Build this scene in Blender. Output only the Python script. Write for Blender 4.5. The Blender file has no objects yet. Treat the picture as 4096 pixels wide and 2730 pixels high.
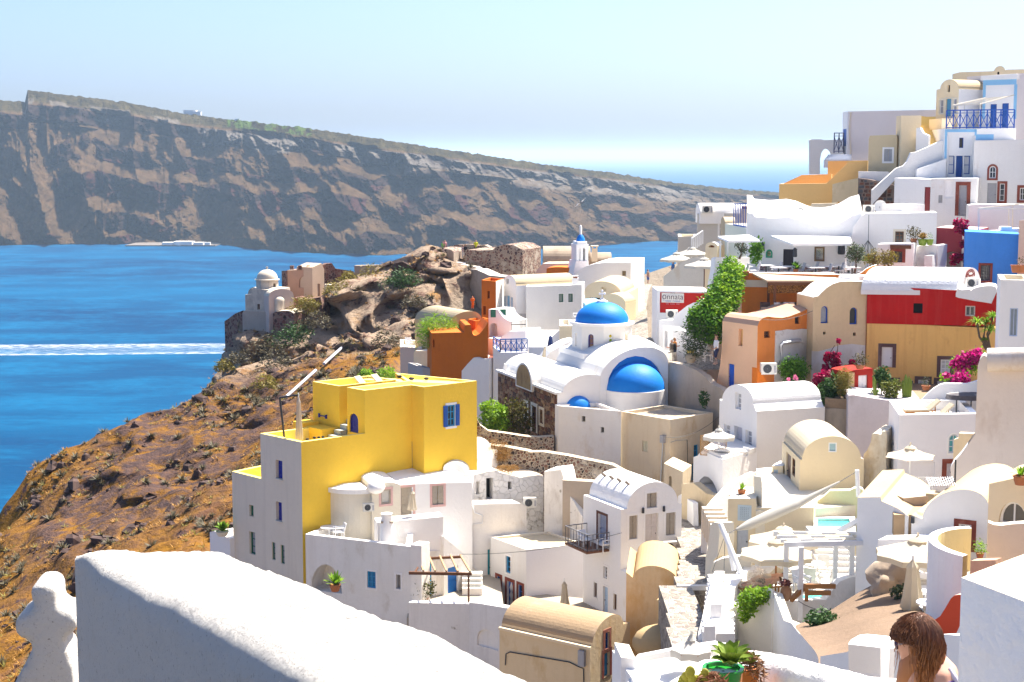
import bpy,math,random
import numpy as np
from mathutils import Vector,noise
from mathutils.geometry import tessellate_polygon
random.seed(7)
R=math.radians
sc=bpy.context.scene
C=sc.collection
# --- camera, sky, sun, exposure
EYE=Vector((0,0,130.0))
FPX,CX,CY,HORIZON=6300.0,2048.0,1365.0,621.0
PITCH=math.atan((CY-HORIZON)/FPX)
cam=bpy.data.cameras.new('camera')
cam.sensor_width=36.0
cam.lens=36.0*FPX/4096.0
cam.clip_start=0.2
cam.clip_end=200000
co=bpy.data.objects.new('camera',cam)
C.objects.link(co)
co.location=EYE
co.rotation_euler=(math.pi/2-PITCH,0,0)
sc.camera=co
SUN_AZ,SUN_EL=R(46),R(58)
world=bpy.data.worlds.new('World')
sc.world=world
world.use_nodes=True
wn=world.node_tree
wn.nodes.clear()
wo=wn.nodes.new('ShaderNodeOutputWorld')
wb=wn.nodes.new('ShaderNodeBackground')
ws=wn.nodes.new('ShaderNodeTexSky')
ws.sky_type='NISHITA'
ws.sun_disc=False
ws.sun_elevation=SUN_EL
ws.sun_rotation=SUN_AZ
ws.altitude=300
ws.air_density=0.6
ws.dust_density=3.3
ws.ozone_density=7.0
wb.inputs['Strength'].default_value=0.10
wn.links.new(ws.outputs[0],wb.inputs[0])
wn.links.new(wb.outputs[0],wo.inputs[0])
sun=bpy.data.lights.new('sun','SUN')
sun.energy=5.0
sun.angle=R(0.53)
sun.color=(1.0,0.93,0.82)
so=bpy.data.objects.new('sun',sun)
C.objects.link(so)
sdir=Vector((math.sin(SUN_AZ)*math.cos(SUN_EL),math.cos(SUN_AZ)*math.cos(SUN_EL),math.sin(SUN_EL)))
so.rotation_euler=sdir.to_track_quat('Z','Y').to_euler()
so.location=(40,60,220)
sc.view_settings.view_transform='Standard'
sc.view_settings.look='None'
sc.view_settings.exposure=1.5
sc.view_settings.gamma=1.0
sc.cycles.use_denoising=True
sc.cycles.max_bounces=6
sc.cycles.diffuse_bounces=4
sc.cycles.glossy_bounces=2
sc.cycles.transmission_bounces=2
sc.cycles.volume_bounces=0
sc.cycles.transparent_max_bounces=8
sc.cycles.caustics_reflective=False
sc.cycles.caustics_refractive=False
# --- survey: bearings taken from the camera
fw=Vector((0,math.cos(PITCH),-math.sin(PITCH)))
up=Vector((0,math.sin(PITCH),math.cos(PITCH)))
rt=Vector((1,0,0))
def ray(p):
 return rt*((p[0]-CX)/FPX)+up*((CY-p[1])/FPX)+fw
def at(p,d):
 v=ray(p)
 return EYE+v*(d/v.y)
def onz(p,z):
 v=ray(p)
 return EYE+v*((z-EYE.z)/v.z)
def tile(x0,y0,s):
 return lambda x,y:(x0+x*s,y0+y*s)
tA=tile(0,300,.595);tB=tile(1200,400,.68);tC=tile(0,1000,.6378);tD=tile(800,900,.4675)
tE=tile(3100,200,.4464);tF=tile(2700,700,.3826);tG=tile(3400,700,.3826);tH=tile(1700,900,.425)
tI=tile(2700,1000,.3826);tJ=tile(3300,1050,.3827);tK=tile(900,1450,.542);tL=tile(1800,1300,.4675)
tM=tile(2700,1450,.3826);tN=tile(3300,1500,.3827);tO=tile(1150,1900,.5294);tQ=tile(1900,1800,.5933)
tR=tile(2700,2000,.4657);tT=tile(3300,2000,.4655);tU=tile(0,1900,.595);tV=tile(0,0,1.7407)
# --- materials
MATS={}
def newmat(name):
 m=bpy.data.materials.new(name)
 m.use_nodes=True
 nt=m.node_tree
 return m,nt,nt.nodes['Principled BSDF'],nt.nodes['Material Output']
def nd(nt,t,**kw):
 n=nt.nodes.new(t)
 for k,v in kw.items():
  setattr(n,k,v)
 return n
def col4(c):
 return(c[0],c[1],c[2],1)
def coords(nt,scale=(1,1,1),obj=False):
 if obj:
  g=nd(nt,'ShaderNodeTexCoord').outputs['Object']
 else:
  g=nd(nt,'ShaderNodeNewGeometry').outputs['Position']
 m=nd(nt,'ShaderNodeMapping')
 m.inputs['Scale'].default_value=scale
 nt.links.new(g,m.inputs['Vector'])
 return m.outputs[0]
def noi(nt,vec,scale,detail=4,rough=.55):
 n=nd(nt,'ShaderNodeTexNoise')
 n.inputs['Scale'].default_value=scale
 n.inputs['Detail'].default_value=detail
 n.inputs['Roughness'].default_value=rough
 nt.links.new(vec,n.inputs['Vector'])
 return n.outputs['Fac']
def ramp(nt,fac,a,b):
 n=nd(nt,'ShaderNodeMapRange')
 n.inputs['From Min'].default_value=a
 n.inputs['From Max'].default_value=b
 n.clamp=True
 nt.links.new(fac,n.inputs['Value'])
 return n.outputs[0]
def mixc(nt,fac,a,b,mode='MIX'):
 n=nd(nt,'ShaderNodeMix',data_type='RGBA',blend_type=mode)
 for s,v in(('Factor',fac),('A',a),('B',b)):
  i=[k for k in n.inputs if k.name==s and(k.type==('VALUE' if s=='Factor' else 'RGBA'))][0]
  if hasattr(v,'is_output')or isinstance(v,bpy.types.NodeSocket):
   nt.links.new(v,i)
  else:
   i.default_value=v if s=='Factor' else col4(v)
 return[o for o in n.outputs if o.type=='RGBA'][0]
def mul(nt,a,b,op='MULTIPLY'):
 n=nd(nt,'ShaderNodeMath',operation=op)
 for i,v in enumerate((a,b)):
  if isinstance(v,bpy.types.NodeSocket):
   nt.links.new(v,n.inputs[i])
  else:
   n.inputs[i].default_value=v
 return n.outputs[0]
def bump(nt,bs,h,strength=.3,dist=.05):
 b=nd(nt,'ShaderNodeBump')
 b.inputs['Strength'].default_value=strength
 b.inputs['Distance'].default_value=dist
 nt.links.new(h,b.inputs['Height'])
 nt.links.new(b.outputs[0],bs.inputs['Normal'])
def plaster(name,c,var=.10,stain=None,amount=.0,streak=0.0,bumps=.35,rough=.85,under=None,peel=.0,sscale=.55):
 """hand-trowelled lime plaster: mottled tone, optional soft stains, rain streaks, and flaked patches"""
 if name in MATS:
  return MATS[name]
 m,nt,bs,out=newmat(name)
 v=coords(nt)
 big=noi(nt,v,.45,3)
 fine=noi(nt,v,5.0,5,.6)
 d=tuple(x*(1-var)for x in c)
 k=mixc(nt,ramp(nt,big,.3,.7),c,d)
 k=mixc(nt,mul(nt,ramp(nt,fine,.45,.75),.5),k,tuple(x*(1-1.4*var)for x in c))
 if stain:
  s=noi(nt,coords(nt,(1,1,.55)),sscale,6,.65)
  s=ramp(nt,s,.62-amount*.35,.78-amount*.25)
  k=mixc(nt,mul(nt,s,.85),k,stain)
 if streak>0:
  s=noi(nt,coords(nt,(1.6,1.6,.10)),1.1,5,.65)
  s=ramp(nt,s,.5,.75)
  k=mixc(nt,mul(nt,s,streak),k,stain or tuple(x*.55 for x in c))
 hgt=fine
 if under:
  p=noi(nt,v,.8,7,.68)
  p=ramp(nt,p,.66-peel*.3,.69-peel*.3)
  k=mixc(nt,p,k,under)
  hgt=mul(nt,mul(nt,fine,.4),mul(nt,p,-.6),'ADD')
 nt.links.new(k,bs.inputs['Base Color'])
 bs.inputs['Roughness'].default_value=rough
 bs.inputs['Specular IOR Level'].default_value=.2
 bump(nt,bs,hgt,bumps,.06)
 MATS[name]=m
 return m
def flat(name,c,rough=.5,metal=0,var=.12,scale=6,spec=.4):
 if name in MATS:
  return MATS[name]
 m,nt,bs,out=newmat(name)
 n=noi(nt,coords(nt),scale,4)
 k=mixc(nt,ramp(nt,n,.3,.7),c,tuple(x*(1-var)for x in c))
 nt.links.new(k,bs.inputs['Base Color'])
 bs.inputs['Roughness'].default_value=rough
 bs.inputs['Metallic'].default_value=metal
 bs.inputs['Specular IOR Level'].default_value=spec
 bump(nt,bs,n,.15,.02)
 MATS[name]=m
 return m
def rubble(name,mortar,stones,scale=2.6,gap=.07,white=None,wamt=.3):
 """irregular field stones in lime mortar; stones proud of the joints"""
 if name in MATS:
  return MATS[name]
 m,nt,bs,out=newmat(name)
 v=coords(nt)
 w=nd(nt,'ShaderNodeMixRGB');w.blend_type='ADD';w.inputs[0].default_value=.18
 nn=nd(nt,'ShaderNodeTexNoise');nn.inputs['Scale'].default_value=2.5
 nt.links.new(v,nn.inputs['Vector']);nt.links.new(v,w.inputs[1]);nt.links.new(nn.outputs['Color'],w.inputs[2])
 vo=nd(nt,'ShaderNodeTexVoronoi',feature='DISTANCE_TO_EDGE');vo.inputs['Scale'].default_value=scale
 vc=nd(nt,'ShaderNodeTexVoronoi');vc.inputs['Scale'].default_value=scale
 nt.links.new(w.outputs[0],vo.inputs['Vector']);nt.links.new(w.outputs[0],vc.inputs['Vector'])
 sep=nd(nt,'ShaderNodeSeparateColor');nt.links.new(vc.outputs['Color'],sep.inputs[0])
 cr=nd(nt,'ShaderNodeValToRGB')
 e=cr.color_ramp
 e.interpolation='CONSTANT'
 while len(e.elements)<len(stones):
  e.elements.new(.5)
 for i,s in enumerate(stones):
  e.elements[i].position=i/len(stones)
  e.elements[i].color=col4(s)
 nt.links.new(sep.outputs[0],cr.inputs[0])
 jo=ramp(nt,vo.outputs['Distance'],gap*.5,gap)
 k=mixc(nt,jo,mortar,cr.outputs[0])
 if white:
  p=ramp(nt,noi(nt,v,.7,6,.65),.62-wamt*.35,.66-wamt*.35)
  k=mixc(nt,p,k,white)
  jo=mul(nt,jo,mul(nt,p,-.9,'MULTIPLY'),'ADD')
 nt.links.new(k,bs.inputs['Base Color'])
 bs.inputs['Roughness'].default_value=.95
 bs.inputs['Specular IOR Level'].default_value=.1
 bump(nt,bs,jo,.9,.08)
 MATS[name]=m
 return m
def leafmat(name,c1,c2,trans=.25,rough=.6):
 if name in MATS:
  return MATS[name]
 m,nt,bs,out=newmat(name)
 g=nd(nt,'ShaderNodeNewGeometry')
 k=mixc(nt,g.outputs['Random Per Island'],c1,c2)
 nt.links.new(k,bs.inputs['Base Color'])
 bs.inputs['Roughness'].default_value=rough
 bs.inputs['Specular IOR Level'].default_value=.25
 t=nd(nt,'ShaderNodeBsdfTranslucent')
 nt.links.new(k,t.inputs[0])
 mx=nd(nt,'ShaderNodeMixShader')
 mx.inputs[0].default_value=trans
 nt.links.new(bs.outputs[0],mx.inputs[1]);nt.links.new(t.outputs[0],mx.inputs[2])
 nt.links.new(mx.outputs[0],out.inputs[0])
 MATS[name]=m
 return m
def cloth(name,c,trans=.35):
 if name in MATS:
  return MATS[name]
 m,nt,bs,out=newmat(name)
 n=noi(nt,coords(nt),3,4)
 k=mixc(nt,n,c,tuple(x*.9 for x in c))
 nt.links.new(k,bs.inputs['Base Color'])
 bs.inputs['Roughness'].default_value=.9
 bs.inputs['Specular IOR Level'].default_value=.1
 t=nd(nt,'ShaderNodeBsdfTranslucent')
 nt.links.new(k,t.inputs[0])
 mx=nd(nt,'ShaderNodeMixShader')
 mx.inputs[0].default_value=trans
 nt.links.new(bs.outputs[0],mx.inputs[1]);nt.links.new(t.outputs[0],mx.inputs[2])
 nt.links.new(mx.outputs[0],out.inputs[0])
 MATS[name]=m
 return m
def glass(name='glass_dark',c=(.03,.04,.05)):
 if name in MATS:
  return MATS[name]
 m,nt,bs,out=newmat(name)
 bs.inputs['Base Color'].default_value=col4(c)
 bs.inputs['Roughness'].default_value=.08
 bs.inputs['Specular IOR Level'].default_value=.6
 MATS[name]=m
 return m
WHITE=plaster('white_limewash',(.86,.83,.79),.05,stain=(.62,.58,.52),amount=-.05)
WHITE2=plaster('white_fresh',(.87,.85,.82),.04,stain=(.70,.64,.56),amount=-.06,streak=.12)
WHITED=plaster('white_weathered',(.84,.80,.74),.08,stain=(.52,.44,.33),amount=.12,streak=.25)
WHITEP=plaster('white_peeling',(.82,.78,.73),.10,stain=(.45,.39,.33),amount=.2,streak=.3,under=(.40,.36,.31),peel=.12)
CREAM=plaster('cream',(.84,.70,.47),.06,stain=(.70,.52,.30),amount=.0,streak=.12)
CREAML=plaster('cream_light',(.77,.70,.56),.05)
CREAMP=plaster('cream_old',(.68,.55,.36),.12,stain=(.45,.33,.18),amount=.2,streak=.3,under=(.72,.68,.60),peel=-.02)
BEIGE=plaster('beige',(.70,.60,.44),.07,stain=(.50,.38,.24),amount=.15,streak=.25)
ROOFC=plaster('roof_cream',(.52,.42,.27),.10,stain=(.50,.38,.22),amount=.1)
TAN=plaster('tan_stained',(.84,.62,.34),.10,stain=(.66,.36,.10),amount=.3,streak=.3)
GREYB=plaster('grey_beige',(.76,.67,.54),.06,stain=(.45,.38,.30),amount=.0,streak=.25)
YELLOW=plaster('yellow_paint',(.93,.60,.06),.08,stain=(.78,.44,.03),amount=-.02,streak=.16)
YELLOWL=plaster('yellow_lit_top',(.84,.68,.20),.05)  # paler yellow for roof tops and rims, sunlight put into the colour
MUSTARD=plaster('mustard',(.86,.55,.22),.05)
RUST=plaster('rust_orange',(.58,.15,.015),.08,stain=(.30,.07,.01),amount=.05,streak=.15)
ORANGE=plaster('orange',(.78,.26,.06),.10,stain=(.42,.12,.03),amount=.1,streak=.2)
PEACH=plaster('peach',(.90,.56,.34),.05,stain=(.60,.34,.18),amount=.0)
REDW=plaster('red_wall',(.55,.014,.012),.15,stain=(.60,.12,.09),amount=.0,streak=.28)
OCHRE=plaster('ochre_stained',(.90,.53,.17),.08,stain=(.55,.22,.06),amount=.05,streak=.45)
BLUEW=plaster('blue_wall',(.06,.26,.74),.12,stain=(.10,.30,.72),amount=.1,streak=.4)
CRIM=plaster('crimson_wall',(.30,.045,.06),.15,stain=(.40,.12,.10),amount=.2)
BLUED=plaster('dome_blue',(.008,.20,.66),.08,bumps=.2,rough=.55)
LBLUE=plaster('light_blue',(.28,.55,.80),.08)
TUFF=plaster('tuff_plaster',(.52,.42,.32),.15,stain=(.34,.26,.19),amount=.3,streak=.35)
WOOD=flat('brown_wood',(.14,.055,.022),.6)
WOODL=flat('teak_wood',(.36,.16,.05),.55)
BLUEP=flat('blue_paint',(.012,.09,.38),.45)
BLUEB=flat('bright_blue_paint',(.02,.28,.55),.45)
COBALT=flat('cobalt_paint',(.012,.018,.30),.4)
GREENP=flat('green_paint',(.015,.13,.075),.45)
GREYP=flat('grey_paint',(.36,.36,.38),.5)
TAUPE=flat('taupe_paint',(.40,.35,.28),.55)
PINKP=flat('pink_trim',(.70,.44,.40),.7)
WHITEPT=flat('white_paint',(.80,.80,.80),.4,var=.04)
IRON=flat('iron',(.035,.04,.05),.5)
STEEL=flat('galvanised_pipe',(.45,.47,.50),.4,metal=.6)
REDST=plaster('red_stone_trim',(.28,.075,.05),.35,stain=(.45,.24,.17),amount=.3)
PURPST=plaster('purple_stone_trim',(.16,.09,.085),.3,stain=(.26,.17,.15),amount=.3)
CANVAS=cloth('cream_canvas',(.70,.62,.48))
CANVASW=cloth('white_canvas',(.60,.58,.53))
GLASS=glass()
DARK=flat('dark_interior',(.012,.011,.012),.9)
TERRA=flat('terracotta',(.42,.15,.06),.75)
PAVE=rubble('cobbles',(.40,.36,.30),[(.24,.21,.18),(.31,.28,.24),(.20,.17,.15),(.36,.32,.27)],3.2,.10)
FLOORC=plaster('terrace_cement',(.40,.35,.28),.1)
FLOORW=plaster('terrace_white',(.76,.73,.68),.06)
RUB1=rubble('rubble_wall',(.50,.42,.33),[(.10,.06,.05),(.20,.10,.08),(.32,.25,.20),(.06,.05,.05),(.25,.14,.10)],4.6,.16,white=(.58,.51,.42),wamt=.25)
RUB2=rubble('red_rubble',(.28,.19,.15),[(.16,.07,.06),(.22,.11,.09),(.09,.05,.05),(.27,.18,.14)],2.8,.08)
# --- mesh helpers
class MB:
 """collects faces; build() links them as one mesh object"""
 def __init__(s):
  s.v=[];s.f=[]
 def add(s,vs,fs):
  o=len(s.v)
  s.v+=[tuple(x)for x in vs]
  s.f+=[tuple(i+o for i in f)for f in fs]
  return s
 def quad(s,a,b,c,d):
  return s.add([a,b,c,d],[(0,1,2,3)])
 def box(s,lo,hi):
  x0,y0,z0=lo;x1,y1,z1=hi
  return s.add([(x0,y0,z0),(x1,y0,z0),(x1,y1,z0),(x0,y1,z0),(x0,y0,z1),(x1,y0,z1),(x1,y1,z1),(x0,y1,z1)],[(0,3,2,1),(4,5,6,7),(0,1,5,4),(1,2,6,5),(2,3,7,6),(3,0,4,7)])
 def fbox(s,F,u0,u1,z0,z1,n0,n1):
  P=[F.pt(u,z,n)for n in(n0,n1)for(u,z)in((u0,z0),(u1,z0),(u1,z1),(u0,z1))]
  return s.add(P,[(0,3,2,1),(4,5,6,7),(0,1,5,4),(1,2,6,5),(2,3,7,6),(3,0,4,7)])
 def tube(s,pts,r,n=6,cap=True):
  pts=[Vector(p)for p in pts]
  rr=r if isinstance(r,(list,tuple))else[r]*len(pts)
  rings=[]
  for i,p in enumerate(pts):
   t=(pts[min(i+1,len(pts)-1)]-pts[max(i-1,0)])
   t=t.normalized()if t.length>1e-9 else Vector((0,0,1))
   a=t.cross(Vector((0,0,1)))
   if a.length<.05:
    a=t.cross(Vector((1,0,0)))
   a.normalize();b=t.cross(a)
   rings.append([p+(a*math.cos(2*math.pi*k/n)+b*math.sin(2*math.pi*k/n))*rr[i]for k in range(n)])
  vs=[q for g in rings for q in g]
  fs=[(i*n+k,i*n+(k+1)%n,(i+1)*n+(k+1)%n,(i+1)*n+k)for i in range(len(pts)-1)for k in range(n)]
  if cap:
   fs+=[tuple(range(n))[::-1],tuple((len(pts)-1)*n+k for k in range(n))]
  return s.add(vs,fs)
 def bar(s,a,b,w,h=None):
  """rectangular bar from a to b"""
  a=Vector(a);b=Vector(b);h=h or w
  t=(b-a).normalized()
  x=t.cross(Vector((0,0,1)))
  if x.length<.05:
   x=Vector((1,0,0))
  x.normalize();y=x.cross(t)
  o=[x*(i*w/2)+y*(j*h/2)for i,j in((-1,-1),(1,-1),(1,1),(-1,1))]
  return s.add([a+q for q in o]+[b+q for q in o],[(0,3,2,1),(4,5,6,7),(0,1,5,4),(1,2,6,5),(2,3,7,6),(3,0,4,7)])
 def lathe(s,prof,c=(0,0,0),n=16,sx=1,sy=1,a0=0,a1=2*math.pi):
  c=Vector(c);full=abs(a1-a0-2*math.pi)<1e-6
  m=n if full else n+1
  vs=[c+Vector((r*math.cos(a0+(a1-a0)*k/n)*sx,r*math.sin(a0+(a1-a0)*k/n)*sy,z))for r,z in prof for k in range(m)]
  fs=[(i*m+k,i*m+(k+1)%m,(i+1)*m+(k+1)%m,(i+1)*m+k)for i in range(len(prof)-1)for k in range(n)]
  return s.add(vs,fs)
 def ball(s,c,r,n=10,m=7):
  r=r if isinstance(r,(tuple,list))else(r,r,r)
  vs=[];fs=[]
  for i in range(m+1):
   th=math.pi*i/m
   for k in range(n):
    ph=2*math.pi*k/n
    vs.append((c[0]+r[0]*math.sin(th)*math.cos(ph),c[1]+r[1]*math.sin(th)*math.sin(ph),c[2]+r[2]*math.cos(th)))
  for i in range(m):
   for k in range(n):
    fs.append((i*n+k,(i+1)*n+k,(i+1)*n+(k+1)%n,i*n+(k+1)%n))
  return s.add(vs,fs)
 def poly(s,pts):
  """flat polygon of world points, any outline"""
  n=len(pts)
  nr=Vector((0,0,0))
  for i in range(n):
   nr+=Vector(pts[i]).cross(Vector(pts[(i+1)%n]))
  tri=tessellate_polygon([[Vector(p)for p in pts]])
  return s.add(pts,tri)
 def slab(s,pts,h):
  """flat polygon with thickness h downwards"""
  lo=[Vector(p)-Vector((0,0,h))for p in pts]
  s.poly(pts)
  n=len(pts)
  for i in range(n):
   j=(i+1)%n
   s.quad(lo[i],lo[j],pts[j],pts[i])
  return s
 def build(s,name,mat,parent=None,smooth=None):
  me=bpy.data.meshes.new(name)
  o=bpy.data.objects.new(name,me)
  L=Vector((0,0,0))
  if parent is not None:
   q=parent
   while q is not None:
    L+=q.location if not q.get('_rel')else Vector(q.location)
    q=q.parent
  me.from_pydata([(x-L.x,y-L.y,z-L.z)for x,y,z in s.v],[],s.f)
  me.materials.append(mat)
  me.validate()
  if smooth is not None:
   for p in me.polygons:
    p.use_smooth=True
   me.set_sharp_from_angle(angle=R(smooth))
  C.objects.link(o)
  if parent is not None:
   o.parent=parent
  return o
def tag(o,label=None,cat=None,group=None,kind=None):
 if label:o['label']=label
 if cat:o['category']=cat
 if group:o['group']=group
 if kind:o['kind']=kind
 return o
def thing(name,label,cat,loc=(0,0,0),group=None,rz=0):
 o=bpy.data.objects.new(name,None)
 o.empty_display_size=.3
 o.location=loc
 o.rotation_euler=(0,0,rz)
 C.objects.link(o)
 return tag(o,label,cat,group)
def dup(root,loc,rz=0,label=None,group=None,scale=1):
 def cp(o,par):
  c=o.copy()
  C.objects.link(c)
  if par is not None:
   c.parent=par
  for ch in list(o.children):
   cp(ch,c)
  return c
 r=cp(root,None)
 r.location=loc;r.rotation_euler=(0,0,rz);r.scale=(scale,)*3
 if label:r['label']=label
 if group:r['group']=group
 return r
 # --- sea
def fbm(x,y,z=0.0,oct=5,lac=2.1,gain=.5):
 return noise.fractal(Vector((x,y,z)),1.0-math.log(gain,2)*0,lac,oct)
m,nt,bs,out=newmat('sea_water')
v=coords(nt,(1,1.0,1))
w1=noi(nt,coords(nt,(.10,.16,.1)),1.0,6,.6)
w2=noi(nt,coords(nt,(.012,.02,.01)),1.0,4,.6)
w3=noi(nt,coords(nt,(.0012,.0045,.001)),1.0,5,.65)
k=mixc(nt,ramp(nt,w3,.35,.65),(.0,.032,.095),(.0,.062,.150))
k=mixc(nt,mul(nt,ramp(nt,mul(nt,w2,mul(nt,w1,.5),'ADD'),.68,.95),.7),k,(.002,.10,.215))
nt.links.new(k,bs.inputs['Base Color'])
bs.inputs['Roughness'].default_value=.32
bump(nt,bs,mul(nt,w1,mul(nt,w2,2.0),'ADD'),.8,1.0)
bs.inputs['Specular IOR Level'].default_value=0
gl=nd(nt,'ShaderNodeBsdfGlossy');gl.inputs['Roughness'].default_value=.28;mx=nd(nt,'ShaderNodeMixShader');mx.inputs[0].default_value=.03
nt.links.new(bs.inputs['Normal'].links[0].from_socket,gl.inputs['Normal']);nt.links.new(bs.outputs[0],mx.inputs[1]);nt.links.new(gl.outputs[0],mx.inputs[2]);nt.links.new(mx.outputs[0],out.inputs[0])
SEA=m
b=MB()
rings=[0,150,400,1000,2500,6000,15000,40000,90000]
n=96
vs=[(0,0,0)];fs=[]
for r in rings[1:]:
 vs+=[(r*math.cos(2*math.pi*k/n),r*math.sin(2*math.pi*k/n)+0,0)for k in range(n)]
for k in range(n):
 fs.append((0,1+k,1+(k+1)%n))
for i in range(len(rings)-2):
 for k in range(n):
  fs.append((1+i*n+k,1+(i+1)*n+k,1+(i+1)*n+(k+1)%n,1+i*n+(k+1)%n))
b.add(vs,fs)
tag(b.build('sea',SEA),'deep blue sea stretching to the horizon','sea',kind='structure')
m,nt,bs,out=newmat('foam')
bs.inputs['Base Color'].default_value=(.8,.84,.88,1)
bs.inputs['Roughness'].default_value=.9
at_=nd(nt,'ShaderNodeAttribute',attribute_name='dens')
f=mul(nt,at_.outputs['Fac'],ramp(nt,noi(nt,coords(nt,(.14,.5,1)),1.0,6,.72),.42,.66))
tr=nd(nt,'ShaderNodeBsdfTransparent');mx=nd(nt,'ShaderNodeMixShader')
nt.links.new(f,mx.inputs[0]);nt.links.new(tr.outputs[0],mx.inputs[1]);nt.links.new(bs.outputs[0],mx.inputs[2]);nt.links.new(mx.outputs[0],out.inputs[0])
FOAM=m
rows=[]
for i in range(60):
 sx=-120+i*22.0
 t=i/59
 yu=1384-8*t;yl=1421-11*t
 rows.append([onz((sx,y),.15)for y in(yu-5,yu-1,yu+5,yu+13,(yu+yl)/2,yl-7,yl-2,yl+1,yl+4)])
dens=[0,.75,.6,.34,.24,.22,.6,.8,0]
b=MB()
b.add([p for r in rows for p in r],[(i*9+j,i*9+j+1,(i+1)*9+j+1,(i+1)*9+j)for i in range(59)for j in range(8)])
o=tag(b.build('boat_wake',FOAM),'white foamy wake of a passing boat on the sea','wake',kind='stuff')
a=o.data.attributes.new('dens','FLOAT','POINT')
a.data.foreach_set('value',dens*60)
# --- far island across the caldera
RID=[(-300,226),(-150,228),(0,231),(70,236),(75,209),(150,217),(300,236),(430,262),(560,278),(700,293),(850,316),(1000,340),(1100,355),(1250,378),(1400,397),(1550,420),(1700,436),(1790,443),(1900,455),(2100,480),(2500,535)]
SHO=[(-300,566),(-150,566),(0,566),(200,563),(380,560),(480,561),(570,572),(720,584),(870,590),(1000,583),(1200,575),(1350,567),(1560,553),(1700,545),(1800,540),(2100,538),(2500,537)]
xs=np.linspace(-300,2500,760)
ry=np.interp(xs,[p[0]for p in RID],[p[1]for p in RID])
sy=np.interp(xs,[p[0]for p in SHO],[p[1]for p in SHO])
NT_=200
ts=np.concatenate([np.linspace(0,1,NT_-10),np.linspace(1.02,1.6,10)])
verts=np.zeros((len(xs),len(ts),3));colr=np.zeros((len(xs),len(ts),3))
def cl(a,lo=0.,hi=1.):return max(lo,min(hi,a))
def sst(a,b,x):
 t=cl((x-a)/(b-a));return t*t*(3-2*t)
SBH=[-.2,0,.04,.17,.27,.44,.53,.66,.76,.785,.885,.915,1.0,1.3]
SBX=[-.02,0,.10,.13,.33,.37,.56,.60,.79,.80,.82,.87,1.0,1.2]
for i,x in enumerate(xs):
 S0=onz((x*1.7407,sy[i]*1.7407),0.0)
 dep=470+70*noise.noise(Vector((x*.004,3,0)))
 top=at((x*1.7407,ry[i]*1.7407),S0.y+dep)
 H=max(top.z,20)
 out_=(S0-Vector((EYE.x,EYE.y,0))).normalized()
 ash=sst(400,520,x)*(1-sst(1500,1720,x))
 wide=noise.noise(Vector((x*.0052,1.7,0)))
 for j,t in enumerate(ts):
  h=min(t,1.0)
  sl=x*.011+h*(1.7 if x>560 else .5)
  big=noise.noise(Vector((sl*.8,h*1.1,1.7)))
  med=noise.noise(Vector((sl*2.3,h*2.6,5.1)))
  rid=1-2*abs(noise.noise(Vector((x*.0085+h*.9,h*1.7,9.3))))
  rid2=noise.ridged_multi_fractal(Vector((x*.019+h*(2.2 if x>560 else .4)+.3*med,h*3.6+.3*big,3.3)),.9,2.15,5,1.0,2.0)-.9
  sml=noise.fractal(Vector((x*.085,h*22,2.2)),.9,2.1,5)
  keep=1-sst(.885,.93,h)
  wg=sst(-.35,.30,noise.noise(Vector((x*.009,h*3.2,7.7)))+.25*med)
  hh=h+keep*(.10*wide+.13*big+.045*med+.008*sml)
  k=int(np.searchsorted(SBH,hh));k=min(max(k,1),len(SBH)-1)
  steep=(SBH[k]-SBH[k-1])/max(SBX[k]-SBX[k-1],.01)>1.6
  sb=np.interp(hh,SBH,SBX);sb=sb*wg+(.04+.93*h)*(1-wg)if h<.76 else sb;steep=steep and wg>.45 and h<.9 or h>.78 and h<.885
  env=min(1,h*14)
  push=env*(keep*(-75*(rid-.4)-14*med-(62 if steep else 40)*rid2)-(13 if steep else 5)*sml*(.35+.65*keep))
  p=S0+out_*(dep*sb+push)
  z=H*h+(2.2*sml if h>.9 else 0)
  if t<=0:z=-6
  if t>1:p=S0+out_*(dep*(1.0+(t-1)*3));z=H-(t-1)*90+3*sml
  verts[i,j]=(p.x,p.y,z)
  n1=noise.fractal(Vector((x*.06,h*14,4)),1,2,4);n2=noise.noise(Vector((x*.02,h*5,8)))
  if steep:
   c=np.array((.045,.028,.026))*(1+.35*n1)*(1+.22*math.sin(hh*150+3*n2))
   if n2>.1 and h<.55:c=c*.5+np.array((.12,.045,.04))*.5
  else:
   c=np.array((.13,.08,.042))*(1+.35*n1)*(1-.25*cl(.5-rid))
  pale=0
  if ash>0:pale=ash*sst(.775,.79,hh)*(1-sst(.875,.895,h))*(.8+.4*n1)
  if x>930:pale=max(pale,ash*.8*sst(.60,.70,hh)*(1-sst(.88,.91,h))*cl(.45+1.1*rid2*.6+.6*n1))
  if 60<x<420:pale=max(pale,.7*sst(.885,.9,h)*(1-sst(.93,.94,h))*(1 if n2>-.05 else .15))
  pale=cl(pale)
  c=c*(1-pale)+np.array((.25,.22,.19))*pale
  veg=sst(.90,.92,h)*(1-pale)
  c=c*(1-veg)+np.array((.075,.058,.024))*(1+.7*n1+.25*math.sin(h*420+4*n2))*veg
  if 530<x<720 and h>.93 and n1>-.1:c=np.array((.10,.15,.03))
  colr[i,j]=np.clip(c,.012,.8)
nx_,nt2=len(xs),len(ts)
me=bpy.data.meshes.new('island')
fs=[(i*nt2+j,(i+1)*nt2+j,(i+1)*nt2+j+1,i*nt2+j+1)for i in range(nx_-1)for j in range(nt2-1)]
me.from_pydata(verts.reshape(-1,3).tolist(),[],fs)
ca=me.color_attributes.new('rock','FLOAT_COLOR','POINT')
ca.data.foreach_set('color',np.concatenate([colr.reshape(-1,3),np.ones((nx_*nt2,1))],1).astype('f').ravel())
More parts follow.
